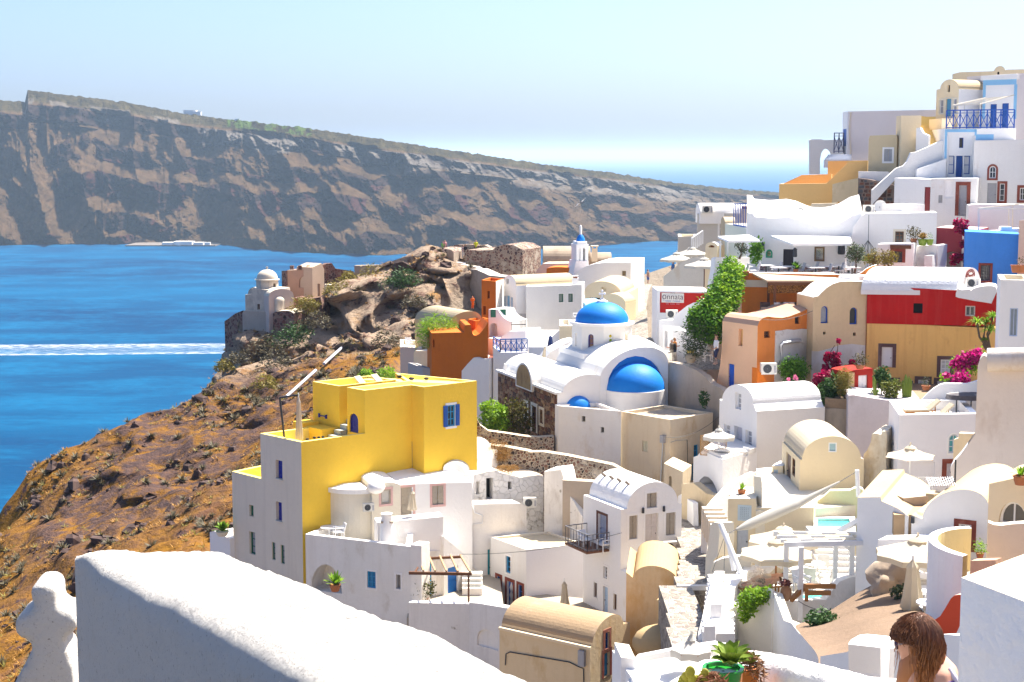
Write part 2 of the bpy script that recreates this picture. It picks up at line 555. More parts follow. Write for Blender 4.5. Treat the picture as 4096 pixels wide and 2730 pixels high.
m,nt,bs,out=newmat('island_rock')
a=nd(nt,'ShaderNodeVertexColor',layer_name='rock')
v=coords(nt)
f1=noi(nt,v,.035,8,.7);f2=noi(nt,v,.16,5,.7)
k=mixc(nt,ramp(nt,f1,.35,.65),a.outputs[0],(.3,.3,.3),'MULTIPLY')
k=mixc(nt,.6,a.outputs[0],k)
k=mixc(nt,mul(nt,ramp(nt,f2,.52,.66),.65),k,(.055,.055,.03))
nt.links.new(k,bs.inputs['Base Color'])
bs.inputs['Roughness'].default_value=1;bs.inputs['Specular IOR Level'].default_value=0
bump(nt,bs,mul(nt,f1,mul(nt,f2,.3),'ADD'),1.0,14.0)
me.materials.append(m)
o=bpy.data.objects.new('island',me);C.objects.link(o)
tag(o,'steep brown volcanic island with pale ash cliffs across the water','island',kind='structure')
# --- hillside the village stands on
CP=[]
def cpd(x,y,d):CP.append(at((x*1.7407,y*1.7407),d))
SIL=[(-120,1330,140),(0,1240,150),(22,1150,156),(60,1085,160),(130,1065,163),(250,1010,168),(345,965,172),(450,895,180),(502,845,187),(506,790,191),(524,740,195),(560,716,196)]
for s in SIL:
 cpd(*s)
 p=CP[-1].copy()
 q=p-EYE;side=Vector((-q.y,q.x,0)).normalized()
 kq=.35 if s[1]<860 else 1.0
 CP.append(p+side*10*kq+Vector((0,8*kq,-14)));CP.append(p+side*26*kq+Vector((0,20*kq,-48)));CP.append(p+side*55+Vector((0,40,-112)))
for s in[(0,1568,95),(-100,1500,105),(100,1400,108),(300,1200,128),(450,1100,138),(520,1000,150),(480,1235,111),(400,1250,110),(200,1300,116),(740,690,193),(800,650,196),(870,615,199),(940,592,201),(1000,585,202),(1080,625,199),(1130,622,193),(1200,635,196),(640,745,189),(700,735,190),(780,690,192),(850,660,193.5),(950,640,195),(1060,650,192),(560,780,188),(640,790,186),(720,775,186),(800,745,187),(900,720,187),(1000,710,186),(1070,700,184),(560,835,184),(640,835,182),(720,815,182),(800,795,181),(880,785,180),(960,785,177),(1020,770,176),(1070,740,180),(600,905,168),(700,880,162),(790,835,169),(880,825,165),(950,850,154),(560,950,161),(640,945,154),(700,935,149),(1000,875,135),(1290,1065,109),(1200,1010,113),(1120,1010,104),(1500,790,140),(1480,700,165),(1480,655,190),(1560,830,122),(1650,830,110),(1600,640,180),(1500,660,200),(1900,640,117),(2250,505,131),(2000,470,142),(2150,330,155),(2330,280,165),(1850,480,150),(1650,670,150),(1750,900,112),(1900,920,104),(2050,905,104),(2250,900,104),(1600,1300,86),(1600,1450,76),(1500,1520,70),(1300,1575,74),(1050,1410,88),(900,1460,84),(1700,1130,84),(1950,1175,76),(2060,1150,79),(1560,1230,92),(1580,1120,102),(1350,1050,112),(1000,1090,104),(1200,1160,100),(800,1270,96),(600,1290,96),(620,1560,70),(1200,1568,62),(2090,1420,62),(1960,1420,56),(1870,1430,57),(1850,1490,50),(2000,1500,44),(2180,1490,44),(2280,1400,52),(2150,1340,63),(2050,1345,63),(1700,1520,50)]:
 cpd(*s)
for p in[(0,4,-3.2),(-6,8,-5),(6,8,-4.2),(0,18,-9),(-12,20,-12),(12,20,-8),(-30,30,-20),(0,32,-14),(18,32,-10),(-45,60,-30),(-12,50,-21),(-70,80,-50),(-90,110,-75),(-110,140,-110),(35,60,-9),(40,90,-6),(50,120,0),(60,160,4),(60,220,0),(50,270,-12),(20,260,-20),(-5,240,-28),(-30,250,-50),(80,300,-30),(-20,290,-70),(20,300,-60),(-60,290,-128),(-20,225,-24),(70,40,-2),(90,120,0),(90,220,-6),(0,2,-3.2),(-20,4,-8),(20,4,-4)]:
 CP.append(EYE+Vector(p))
P2=np.array([(p.x,p.y)for p in CP]);ZC=np.array([p.z for p in CP])
dm=np.linalg.norm(P2[:,None]-P2[None],axis=2)
nC=len(CP)
Am=np.zeros((nC+3,nC+3));Am[:nC,:nC]=dm-np.eye(nC)*.6
Am[:nC,nC]=1;Am[:nC,nC+1:]=P2;Am[nC,:nC]=1;Am[nC+1:,:nC]=P2.T
sol=np.linalg.solve(Am,np.concatenate([ZC,np.zeros(3)]))
def ground(X,Y):
 q=np.stack([np.asarray(X,float).ravel(),np.asarray(Y,float).ravel()],1)
 o=np.zeros(len(q))
 for a in range(0,len(q),20000):
  qq=q[a:a+20000]
  d=np.linalg.norm(qq[:,None]-P2[None],axis=2)
  o[a:a+20000]=d@sol[:nC]+sol[nC]+qq@sol[nC+1:]
 return o
def wildness(x,y):
 """1 on the bare slope and cliff, 0 inside the built-up village"""
 b=np.interp(y,[0,60,90,100,120,140,165,185,200,230],[-20,-24,-20,-21,-13,-11,-8,-7,-2,0])
 return cl((b-x)/4.0)
GX=np.concatenate([np.arange(-130,-75,2.5),np.arange(-75,10,.5),np.arange(10,35,1.2),np.arange(35,105,2.5)])
GY=np.concatenate([np.arange(2,80,1.3),np.arange(80,150,.7),np.arange(150,205,.42),np.arange(205,225,1.0),np.arange(225,305,2.5)])
XX,YY=np.meshgrid(GX,GY,indexing='ij')
ZZ=ground(XX,YY).reshape(XX.shape)
HV=np.zeros((len(GX),len(GY),3));HC=np.zeros((len(GX),len(GY),4))
for i,x in enumerate(GX):
 for j,y in enumerate(GY):
  w=wildness(x,y)
  z=ZZ[i,j];px,py=x,y
  if w>0:
   cliff=cl((y-172)/8)*cl((x+62)/8)
   f=noise.fractal(Vector((x*.16,y*.16,z*.16)),1,2.1,5)
   g=noise.fractal(Vector((x*.6,y*.6,z*.6)),1,2.1,4)
   rg=1-2*abs(noise.noise(Vector((x*.09,y*.05,z*.12))))
   rk=noise.ridged_multi_fractal(Vector((x*.11,y*.11,z*.2)),1.0,2.2,4,1.0,2.0)-1.0
   gul=sst(.0,.35,noise.noise(Vector((x*.045+3,y*.03,1.0)))+.25*cl((y-125)/40))*cl((y-110)/20)
   z+=w*(.55*f+.22*g+(.9*cliff+.3)*(rg-.4)+(.35+1.3*gul+1.6*cliff)*rk*.6)
   q=w*(.4+2.6*cliff+1.0*gul)
   px+=q*.3+q*.8*noise.noise(Vector((x*.22,y*.22,z*.35+7)))
   py+=q*(1.4*noise.noise(Vector((x*.2,y*.2,z*.4+3)))+.7*noise.ridged_multi_fractal(Vector((x*.22,y*.1,z*.30)),1.0,2.2,4,1.0,2.0)-.7)
   HC[i,j]=(w,cliff,gul,1)
  z=max(z-4.2*(1-w)*cl((y-28)/12),-8)
  HV[i,j]=(px,py,z)
nI,nJ=len(GX),len(GY)
me=bpy.data.meshes.new('hillside')
me.from_pydata(HV.reshape(-1,3).tolist(),[],[(i*nJ+j,(i+1)*nJ+j,(i+1)*nJ+j+1,i*nJ+j+1)for i in range(nI-1)for j in range(nJ-1)])
ca=me.color_attributes.new('zone','FLOAT_COLOR','POINT')
ca.data.foreach_set('color',HC.reshape(-1,4).astype('f').ravel())
for p in me.polygons:p.use_smooth=True
m,nt,bs,out=newmat('hillside_ground')
a=nd(nt,'ShaderNodeVertexColor',layer_name='zone')
sp=nd(nt,'ShaderNodeSeparateColor');nt.links.new(a.outputs[0],sp.inputs[0])
v=coords(nt)
n1=noi(nt,v,.16,7,.68);n2=noi(nt,v,.9,6,.7);n3=noi(nt,coords(nt,(1,1,2.2)),.5,7,.7)
gr=mixc(nt,ramp(nt,n2,.35,.65),(.27,.13,.018),(.15,.07,.02))
gr=mixc(nt,ramp(nt,n1,.56,.68),gr,(.17,.085,.05))
gr=mixc(nt,ramp(nt,n3,.56,.64),gr,(.075,.045,.045))
tf=mixc(nt,ramp(nt,n2,.3,.7),(.36,.275,.20),(.25,.18,.13))
tf=mixc(nt,ramp(nt,n3,.52,.62),tf,(.13,.07,.055))
tf=mixc(nt,ramp(nt,n1,.58,.68),tf,(.30,.16,.05))
vg=mixc(nt,n2,(.30,.25,.19),(.22,.18,.14))
rk_=mixc(nt,ramp(nt,n2,.35,.65),(.13,.075,.055),(.055,.04,.042))
gr=mixc(nt,mul(nt,sp.outputs[2],ramp(nt,n3,.38,.52)),gr,rk_)
k=mixc(nt,sp.outputs[1],gr,tf)
k=mixc(nt,sp.outputs[0],vg,k)
nt.links.new(k,bs.inputs['Base Color'])
bs.inputs['Roughness'].default_value=1;bs.inputs['Specular IOR Level'].default_value=.05
bump(nt,bs,mul(nt,n2,n3,'ADD'),1.0,.45)
me.materials.append(m)
o=bpy.data.objects.new('hillside',me);C.objects.link(o)
tag(o,'rocky slope with dry orange grass and tuff cliff under the village','hillside',kind='structure')
HILL=o
# --- building kit
def Z(rel):return EYE.z+rel
def V3(v,z=None):
 return Vector((v[0],v[1],v[2]if z is None and len(v)>2 else(z or 0)))
class Face:
 """a vertical wall plane: u along the wall, z up, n outwards"""
 def __init__(s,O,U,N):
  s.O=Vector((O[0],O[1],0));s.U=Vector((U[0],U[1],0)).normalized();s.N=Vector((N[0],N[1],0)).normalized()
 def pt(s,u,z,n=0.0):
  p=s.O+s.U*u+s.N*n
  return Vector((p.x,p.y,z))
 def uv(s,p):
  v=ray(p)
  t=(s.O-EYE).dot(s.N)/v.dot(s.N)
  q=EYE+v*t
  return((q-s.O).dot(s.U),q.z)
 def world(s,p,n=0.0):
  u,z=s.uv(p)
  return s.pt(u,z,n)
def arch_pts(u0,u1,z0,z1,rise=None,n=10):
 r=rise or min((u1-u0)/2,(z1-z0)*.6)
 zs=z1-r;c=(u0+u1)/2;a=(u1-u0)/2
 return[(u0,z0),(u1,z0)]+[(c+a*math.cos(math.pi*k/n),zs+r*math.sin(math.pi*k/n))for k in range(n+1)]
def rect_pts(u0,u1,z0,z1):
 return[(u0,z0),(u1,z0),(u1,z1),(u0,z1)]
def wallface(mb,F,outline,holes):
 polys=[[Vector((u,z,0))for u,z in outline]]+[[Vector((u,z,0))for u,z in h[0]]for h in holes]
 flat_=[p for q in polys for p in q]
 mb.add([F.pt(p.x,p.y)for p in flat_],tessellate_polygon(polys))
 for pts,dep in holes:
  n=len(pts)
  for i in range(n):
   a,b=pts[i],pts[(i+1)%n]
   mb.quad(F.pt(*a),F.pt(*b),F.pt(*b,-dep),F.pt(*a,-dep))
def fill(mb,F,pts,n):
 mb.add([F.pt(u,z,n)for u,z in pts],tessellate_polygon([[Vector((u,z,0))for u,z in pts]]))
def ring(mb,F,outer,inner,n0,n1):
 k=len(outer)
 for i in range(k):
  j=(i+1)%k
  mb.quad(F.pt(*outer[i],n1),F.pt(*outer[j],n1),F.pt(*inner[j],n1),F.pt(*inner[i],n1))
  mb.quad(F.pt(*inner[i],n1),F.pt(*inner[j],n1),F.pt(*inner[j],n0),F.pt(*inner[i],n0))
  mb.quad(F.pt(*outer[i],n0),F.pt(*outer[j],n0),F.pt(*outer[j],n1),F.pt(*outer[i],n1))
def shrink(pts,w):
 us=[p[0]for p in pts];zs=[p[1]for p in pts]
 cu=(min(us)+max(us))/2;cz=(min(zs)+max(zs))/2
 hu=(max(us)-min(us))/2;hz=(max(zs)-min(zs))/2
 return[(cu+(u-cu)*(hu-w)/hu,cz+(z-cz)*(hz-w)/hz)for u,z in pts]
def detail(F,root,o):
 """the joinery that fills one opening"""
 kd,u0,u1,z0,z1,pts,dep=o['kind'],o['u0'],o['u1'],o['z0'],o['z1'],o['pts'],o['dep']
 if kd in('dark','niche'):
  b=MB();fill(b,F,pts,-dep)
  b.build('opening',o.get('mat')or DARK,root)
  return
 if kd=='win':
  b=MB();w=min(.09,(u1-u0)*.13)
  ring(b,F,pts,shrink(pts,w),-dep,-dep+.07)
  nx,ny=o.get('grid',(2,2))
  for i in range(1,nx):
   u=u0+(u1-u0)*i/nx
   b.fbox(F,u-w*.32,u+w*.32,z0+w*.5,z1-w*.5,-dep+.012,-dep+.06)
  for i in range(1,ny):
   z=z0+(z1-z0)*i/ny
   b.fbox(F,u0+w*.5,u1-w*.5,z-w*.3,z+w*.3,-dep+.012,-dep+.055)
  win=b.build('window',o.get('mat')or WHITEPT,root)
  b=MB();fill(b,F,pts,-dep+.005);b.build('pane',o.get('pane')or GLASS,win)
 elif kd=='shut':
  b=MB();mid=(u0+u1)/2;g=.015
  win=None
  for a,c in((u0,mid-g),(mid+g,u1)):
   s=MB();s.fbox(F,a,c,z0,z1,-dep,-dep+.04)
   ph=(z1-z0)/3
   for k in range(3):
    s.fbox(F,a+.05,c-.05,z0+k*ph+.05,z0+(k+1)*ph-.05,-dep+.042,-dep+.058)
   s.build('shutter',o.get('mat')or TAUPE,root)
 elif kd=='door':
  b=MB()
  fill(b,F,pts,-dep);
  if o.get('arch'):
   ring(b,F,pts,shrink(pts,.06),-dep,-dep+.05)
  nx,ny=o.get('grid',(2,3))
  W=(u1-u0)/nx;H=(z1-z0-(.0 if not o.get('arch')else(u1-u0)*.5))/ny
  for i in range(nx):
   for k in range(ny):
    b.fbox(F,u0+i*W+.06,u0+(i+1)*W-.06,z0+k*H+.07,z0+(k+1)*H-.05,-dep+.003,-dep+.03)
  d=b.build('door',o.get('mat')or BLUEP,root)
  h=MB();uh=u0+(u1-u0)*.86
  h.ball(F.pt(uh,z0+(z1-z0)*.46,-dep+.06),.035,6,4);h.build('handle',IRON,d)
 if o.get('trim'):
  w=o.get('tw',.13)
  b=MB()
  outp=[(u0-w,z0-(w if kd!='door' else 0)),(u1+w,z0-(w if kd!='door' else 0)),(u1+w,z1+w),(u0-w,z1+w)]
  if o.get('arch'):
   outp=arch_pts(u0-w,u1+w,z0-(w if kd!='door' else 0),z1+w)
  ring(b,F,outp,pts,-.02,.025)
  b.build('surround',o['trim'],root)
 if o.get('sill'):
  b=MB();b.fbox(F,u0-.06,u1+.06,z0-.07,z0-.005,-dep+.08,.06);b.build('sill',o['sill'],root)
 if o.get('open'):
  wd=(u1-u0)/2
  for s,uu in((-1,u0),(1,u1)):
   b=MB()
   a=uu+s*.03;c=uu+s*(wd+.03)
   b.fbox(F,min(a,c),max(a,c),z0,z1,.03,.07)
   for k in range(3):
    ph=(z1-z0)/3
    b.fbox(F,min(a,c)+.06,max(a,c)-.06,z0+k*ph+.05,z0+(k+1)*ph-.05,.072,.085)
   b.build('shutter',o['open'],root)
class Wallset:
 def op(s,key,p0,p1,kind='win',**kw):
  F=s.faces[key]
  a=F.uv(p0);c=F.uv(p1)
  u0,u1=sorted((a[0],c[0]));z0,z1=sorted((a[1],c[1]))
  lim=s.lims[key]
  m=.04
  u0=max(u0,lim[0]+m);u1=min(u1,lim[1]-m);z0=max(z0,lim[2]+m);z1=min(z1,lim[3]-m)
  if u1-u0<.12 or z1-z0<.12:
   print('SKIP opening',s.name,key,p0,round(u0,2),round(u1,2),round(z0,2),round(z1,2));return s
  pts=arch_pts(u0,u1,z0,z1,kw.get('rise'))if kw.get('arch')else rect_pts(u0,u1,z0,z1)
  kw.update(kind=kind,u0=u0,u1=u1,z0=z0,z1=z1,pts=pts,dep=kw.get('dep',.16))
  s.ops.setdefault(key,[]).append(kw)
  return s
 def finish(s):
  for key,L in s.ops.items():
   for o in L:
    detail(s.faces[key],s.root,o)
  return s
class Poly(Wallset):
 """upright walls on any footprint, flat roof with optional parapet"""
 def __init__(s,root,pts,zb,zt,wm,rm=None,parapet=None,name='wall'):
  s.name=root.name;s.root=root;s.pts=[Vector((p[0],p[1],0))for p in pts]
  ar=sum(s.pts[i].x*s.pts[(i+1)%len(pts)].y-s.pts[(i+1)%len(pts)].x*s.pts[i].y for i in range(len(pts)))
  sg=1 if ar>0 else-1
  s.zb,s.zt,s.wm,s.rm,s.par=zb,zt,wm,rm or(wm if not isinstance(wm,dict)else wm[0]),parapet
  s.faces={};s.lims={};s.ops={};s.wn=name
  for i in range(len(pts)):
   d=s.pts[(i+1)%len(pts)]-s.pts[i]
   s.faces[i]=Face(s.pts[i],d,(d.y*sg,-d.x*sg));s.lims[i]=(0,d.length,zb,zt)
 def build(s):
  n=len(s.pts);groups={}
  for i in range(n):
   m=s.wm[i]if isinstance(s.wm,dict)else s.wm
   mb=groups.setdefault((m.name,i)if isinstance(s.wm,dict)else 0,(MB(),m))[0]
   l=s.lims[i]
   wallface(mb,s.faces[i],rect_pts(0,l[1],s.zb,s.zt),[(o['pts'],o['dep'])for o in s.ops.get(i,[])])
  for mb,m in groups.values():
   mb.build(s.wn,m,s.root)
  top=[Vector((p.x,p.y,s.zt))for p in s.pts]
  b=MB()
  if s.par:
   w,h=s.par[:2]
   inn=[]
   for i in range(n):
    F0,F1=s.faces[(i-1)%n],s.faces[i]
    k=F0.N+F1.N
    k=k/max(.35,1+F0.N.dot(F1.N))
    inn.append(top[i]-k*w)
   rim=MB()
   for i in range(n):
    j=(i+1)%n
    rim.quad(top[i],top[j],inn[j],inn[i])
    rim.quad(inn[i],inn[j],inn[j]-Vector((0,0,h)),inn[i]-Vector((0,0,h)))
   rim.build('parapet',s.par[2]if len(s.par)>2 else s.rm,s.root)
   b.poly([p-Vector((0,0,h))for p in inn])
   b.build('roof',s.par[3]if len(s.par)>3 else s.rm,s.root)
  else:
   b.poly(top);b.build('roof',s.rm,s.root)
  return s.finish()
class Ext(Wallset):
 """an outline on a vertical plane pushed back to a solid: gables with their vaults, shaped walls"""
 def __init__(s,root,A,B,top,zb,back,wm,rm=None,arc=None,bot=None,side=None):
  s.name=root.name;s.root=root;s.wm=wm;s.rm=rm or wm;s.side=side or wm
  A=Vector(A);B=Vector(B)
  U=Vector((B.x-A.x,B.y-A.y,0)).normalized();N=Vector((U.y,-U.x,0))
  if N.dot(Vector((A.x,A.y,0)))>0:N=-N
  F=Face(A,U,N)
  o=[]
  for t in top:
   if t[0]=='arc':
    l,a,r=F.uv(t[1]),F.uv(t[2]),F.uv(t[3]);k=t[4]if len(t)>4 else 18
    c=(l[0]+r[0])/2;w=(r[0]-l[0])/2
    zs=lambda u:l[1]+(r[1]-l[1])*(u-l[0])/(r[0]-l[0])
    h=a[1]-zs(a[0]);x=(a[0]-c)/w
    h=h/max(.5,math.sqrt(max(.05,1-x*x)))
    o+=[(c-w*math.cos(math.pi*q/k),zs(c-w*math.cos(math.pi*q/k))+h*math.sin(math.pi*q/k))for q in range(k+1)]
   elif t[0]=='uz':o.append((t[1],t[2]))
   else:o.append(F.uv(t))
  s.top=o
  base=[(o[0][0],zb)]
  endp=[(o[-1][0],zb)]if bot is None else[F.uv(q)for q in bot]
  s.out=base+o+endp
  if bot is not None and bot:s.out=[endp[-1]]+o+endp[:-1]if len(endp)>1 else s.out
  if not isinstance(back,Vector):
   back=-N*back
  s.V=Vector((back.x,back.y,getattr(back,'z',0)))
  us=[p[0]for p in s.out];zs_=[p[1]for p in s.out]
  s.F=F;s.faces={'F':F};s.lims={'F':(min(us),max(us),min(zs_),max(zs_))};s.ops={}
  Vh=Vector((s.V.x,s.V.y,0))
  l=F.pt(o[0][0],0);r=F.pt(o[-1][0],0)
  nl=Vector((Vh.y,-Vh.x,0)).normalized()
  if nl.dot(U)>0:nl=-nl
  s.faces['L']=Face(l,Vh,nl);s.lims['L']=(0,Vh.length,zb,o[0][1])
  s.faces['R']=Face(r,Vh,-nl);s.lims['R']=(0,Vh.length,zb,o[-1][1])
 def build(s,smooth=30):
  w=MB();sd=w if s.side is s.wm else MB();r=MB()
  wallface(w,s.F,s.out,[(o['pts'],o['dep'])for o in s.ops.get('F',[])])
  P=[s.F.pt(*q)for q in s.out]
  sd.add([p+s.V for p in P],[tuple(reversed(t))for t in tessellate_polygon([[Vector((u,z,0))for u,z in s.out]])])
  n=len(P)
  for i in range(n-1):
   du=s.out[i+1][0]-s.out[i][0];dz=s.out[i+1][1]-s.out[i][1]
   L=math.hypot(du,dz)
   if L<1e-6:continue
   if du/L>.12:
    r.quad(P[i],P[i+1],P[i+1]+s.V,P[i]+s.V)
   elif i==0 and s.ops.get('L')and s.V.z==0:
    wallface(sd,s.faces['L'],rect_pts(0,s.lims['L'][1],s.out[0][1],s.out[1][1]),[(o['pts'],o['dep'])for o in s.ops['L']])
   elif i==n-2 and s.ops.get('R')and s.V.z==0:
    wallface(sd,s.faces['R'],rect_pts(0,s.lims['R'][1],s.out[-1][1],s.out[-2][1]),[(o['pts'],o['dep'])for o in s.ops['R']])
   else:
    sd.quad(P[i],P[i+1],P[i+1]+s.V,P[i]+s.V)
  w.build('wall',s.wm,s.root)
  if sd is not w:sd.build('wall',s.side,s.root)
  if r.v:r.build('roof',s.rm,s.root,smooth)
  return s.finish()
def rubblework(root,F,u0,u1,z0,top,mats,sw,sh,ops=(),seed=1,most=300):
 """single field stones standing proud of the mortar, laid in uneven courses"""
 r=random.Random(seed);z=z0;n=0
 while True:
  h=sh*r.uniform(.75,1.25);u=u0+r.uniform(0,sw*.4)
  if z>top(u0)and z>top(u1):break
  while u<u1 and n<most:
   w=sw*r.uniform(.55,1.35);c=u+w/2
   if u+w<=u1 and z+h<top(c)and not any(o['u0']-.32<u+w and u<o['u1']+.32 and o['z0']-.3<z+h and z<o['z1']+.35 for o in ops):
    b=MB();pr=r.uniform(.03,.09);j=lambda s_:r.uniform(-.14,.14)*s_;g=.03
    q=[(u+g+j(w)*.4,z+g+j(h)),(u+w-g+j(w)*.4,z+g+j(h)),(u+w-g+j(w)*.4,z+h-g+j(h)),(u+w/2,z+h-g*.3+j(h)),(u+g+j(w)*.4,z+h-g+j(h))]
    cu,cz=sum(p[0]for p in q)/5,sum(p[1]for p in q)/5;i_=[(cu+(p[0]-cu)*.72,cz+(p[1]-cz)*.72)for p in q]
    b.add([F.pt(*p,-.02)for p in q]+[F.pt(*p,pr)for p in i_],[(k,(k+1)%5,5+(k+1)%5,5+k)for k in range(5)]+[(5,6,7,8,9)])
    b.build('stone',r.choice(mats),root);n+=1
   u+=w
  z+=h
STONES=[flat('stone_red',(.20,.085,.055),.95,var=.4,scale=3),flat('stone_brown',(.26,.15,.09),.95,var=.4,scale=3),flat('stone_dark',(.11,.065,.055),.95,var=.4,scale=3),flat('stone_tan',(.36,.24,.14),.95,var=.4,scale=3)]
def box3(root,l,m,r,d,zb,wm,rm=None,parapet=None,dl=None,dr=None):
 """rectangular block from its three visible top corners; m is the near one at distance d"""
 Mp=at(m,d);z=Mp.z
 Lp=at(l,dl)if dl else onz(l,z)
 Rp=at(r,dr)if dr else onz(r,z)
 return Poly(root,[Lp,Mp,Rp,Lp+Rp-Mp],zb,z,wm,rm,parapet)
def house(name,label,cat,p,d,group=None):
 q=at(p,d)
 return thing(name,label,cat,(q.x,q.y,q.z),group)
def ledge(root,pts,h,mat,name='floor'):
 b=MB();b.slab(pts,h);return b.build(name,mat,root)
 # --- yellow house over the slope
def XY(*a):return Vector((a[0],a[1],0))
Y=house('yellow_house','tall yellow and grey house with roof terrace on the cliff edge','house',tK(540,1500),92)
zt=at(tK(540,590),92).z
p=Poly(Y,[(-15.4,95),(-12.5,92),(-6.27,97.2),(-9.2,100.2)],Z(-33),zt,{0:GREYB,1:YELLOW,2:YELLOW,3:YELLOW},YELLOWL,(.28,.85,YELLOWL,YELLOWL))
p.op(0,tK(373,718),tK(425,868),'door',mat=COBALT,grid=(1,4),dep=.22,sill=GREYB)
p.op(0,tK(375,1025),tK(421,1178),'door',mat=COBALT,grid=(1,4),dep=.22,sill=GREYB)
p.op(0,tK(345,1325),tK(373,1462),'win',mat=GREENP,grid=(1,3),pane=GREYP)
p.op(0,tK(410,1345),tK(441,1492),'win',mat=GREENP,grid=(1,3),pane=GREYP)
p.build()
p=Poly(Y,[(-17.6,97.3),(-15.1,94.72),(-12.6,97.9),(-15.1,100.4)],Z(-33),at(tK(250,860),95).z,GREYB,YELLOWL,(.3,.6,YELLOWL,YELLOW))
p.op(0,tK(178,1050),tK(211,1143),'shut',mat=GREENP,dep=.2)
p.op(0,tK(178,1246),tK(225,1425),'win',mat=GREENP,grid=(1,3),pane=GREYP,dep=.22)
p.build()
zu=Z(-14.24)
d0=Vector((-8.96,94.9,0));dl=Vector((-2.9,3.0,0));dr=Vector((3.5,2.9,0))
d0=d0+dl*.012+dr*.002
a1=d0+dl*.414;a2=d0+dl*.60;a3=d0+dl*1.252
b0=Vector((-6.27,97.2,0));b1=Vector((-5.46,96.37,0));b2=Vector((-2.23,99.05,0));bk=Vector((-7.69,102.7,0))
p=Poly(Y,[a1,d0,b0,b1,b2,bk,a1+dr*1.0],zt-.9,zu,YELLOW,YELLOWL,(.26,.55,YELLOWL,WHITE2))
p.op(0,tK(918,372),tK(984,525),'door',mat=COBALT,arch=True,grid=(2,3),dep=.14)
p.op(3,tK(1640,318),tK(1697,468),'win',mat=BLUEB,grid=(2,3),trim=WHITEPT,tw=.14,open=BLUEP,dep=.10)
p.build()
Poly(Y,[b0+XY(.02,.02),b1,b2,bk+XY(2.2,-2.2)],Z(-30),zt-.9,YELLOW,YELLOW).build()
Poly(Y,[a3,a2,a2+dr*.95,a3+dr*.95],zt-.9,zu,YELLOW,YELLOWL,(.22,.5,YELLOWL,YELLOWL)).build()
for i in range(9):
 b=MB();q=a1+dl*.02+dr*(-.30+i*.10)
 e=dl*.15;f=dr*.11
 z=zt-.85+i*.28
 P=[q,q+e,q+e+f,q+f]
 b.slab([Vector((v.x,v.y,z+.28))for v in P],.28+i*.28)
 b.build('step',YELLOWL if i>5 else flat('stair_grey',(.42,.44,.40),.8),Y)
b=MB()
for q,w,h in((a2-dr*.28+dl*.02,.55,.9),(a2-dr*.30+dl*.45,.25,1.1)):
 P=[q,q+dl*w,q+dl*w+dr*.26,q+dr*.26]
 b.slab([Vector((v.x,v.y,zt-.85+h))for v in P],h)
b.build('bench_block',YELLOW,Y)
F=p.faces[0]
b=MB()
for s in(0,.72):b.fbox(Face(a2,dl,(-3,-2.9)),1.25+s,1.33+s,zu-2.2,zu-1.95,.0,.12)
b.fbox(Face(a2,dl,(-3,-2.9)),1.3,2.0,zu-2.1,zu-2.04,.06,.1)
b.build('rail',COBALT,Y)
b=MB();b.slab([Vector((q.x,q.y,zu-.12))for q in(bk+XY(-1.2,-1.4),b2+XY(-.5,.35),b2+XY(-1.5,-.5),bk+XY(-2.2,-2.3))],.42)
b.build('bench',YELLOWL,Y)
def stone(pos,r,lab,mat=None,grp=None):
 b=MB();b.ball((0,0,0),(r,r*.8,r*.6),8,6)
 b.v=[tuple(Vector(v)*(1+.25*noise.noise(Vector(v)*(3/r)*.3+Vector(pos))))for v in b.v]
 o=b.build('stone',mat or flat('lava_stone',(.03,.025,.025),.9),None,40)
 o.location=pos
 return tag(o,lab,'stone',grp)
for i,(x,y)in enumerate(((1290,103),(1375,120),(1486,120))):
 q=onz(tK(x,y+6),zu-.02)
 stone((q.x,q.y,zu+.02),.17 if i<2 else .15,['squat dark lava stone at the back corner of the yellow roof','broad dark lava stone on the yellow roof between two others','dark lava stone on the yellow roof nearest the blue window'][i],grp='lava stones on the yellow roof')
for i,(x,y)in enumerate(((608,565),(660,553),(692,551),(722,548))):
 q=onz(tK(x,y+6),zt+.02)
 stone((q.x,q.y,zt+.04),.11,['leftmost small dark stone on the lower yellow parapet','second small dark stone from the left on the yellow parapet','third small dark stone from the left on the yellow parapet','small dark stone nearest the blue arched door'][i],grp='stones on the yellow parapet')
 # --- white and beige house below the yellow wall
Wt=house('white_house','white house with pink trimmed windows below the yellow wall','house',tK(1500,1160),94)
A=at(tK(1290,905),94);B=at(tK(1822,885),95.6)
e=Ext(Wt,A,B,[tK(1292,905),tK(1400,897),tK(1812,884),tK(1824,890)],Z(-26),Vector((-1.6,3.2,.55)),WHITE2,WHITE2)
e.op('F',tK(1296,926),tK(1388,1170),'door',mat=TAUPE,grid=(2,4),trim=PINKP,tw=.14,dep=.12)
e.op('F',tK(1528,914),tK(1613,1047),'shut',mat=TAUPE,trim=PINKP,tw=.14,dep=.10)
e.build()
A=at(tK(1082,920),92.6);B=at(tK(1296,915),93.4)
e=Ext(Wt,A,B,[tK(1084,925),('arc',tK(1084,922),tK(1190,885),tK(1295,916),12),tK(1296,920)],Z(-26),Vector((-1.6,4.0,.3)),CREAML,WHITE2)
e.op('F',tK(1150,942),tK(1224,1042),'win',mat=TAUPE,grid=(1,1),pane=flat('curtain',(.55,.53,.48),.9),trim=PINKP,tw=.13,dep=.10)
e.build()
b=MB();q=at(tK(1115,905),92.9);b.ball((q.x,q.y,q.z-.1),(.55,.8,.45),14,8);b.build('roof_knob',WHITE2,Wt,60)
cen=at(tK(985,940),95.3);cen.z=0
zr=at(tK(870,945),93).z
arcp=[cen+Vector((-2.35*math.cos(t),-2.6*math.sin(t),0))for t in[math.pi*k/22 for k in range(0,15)]]
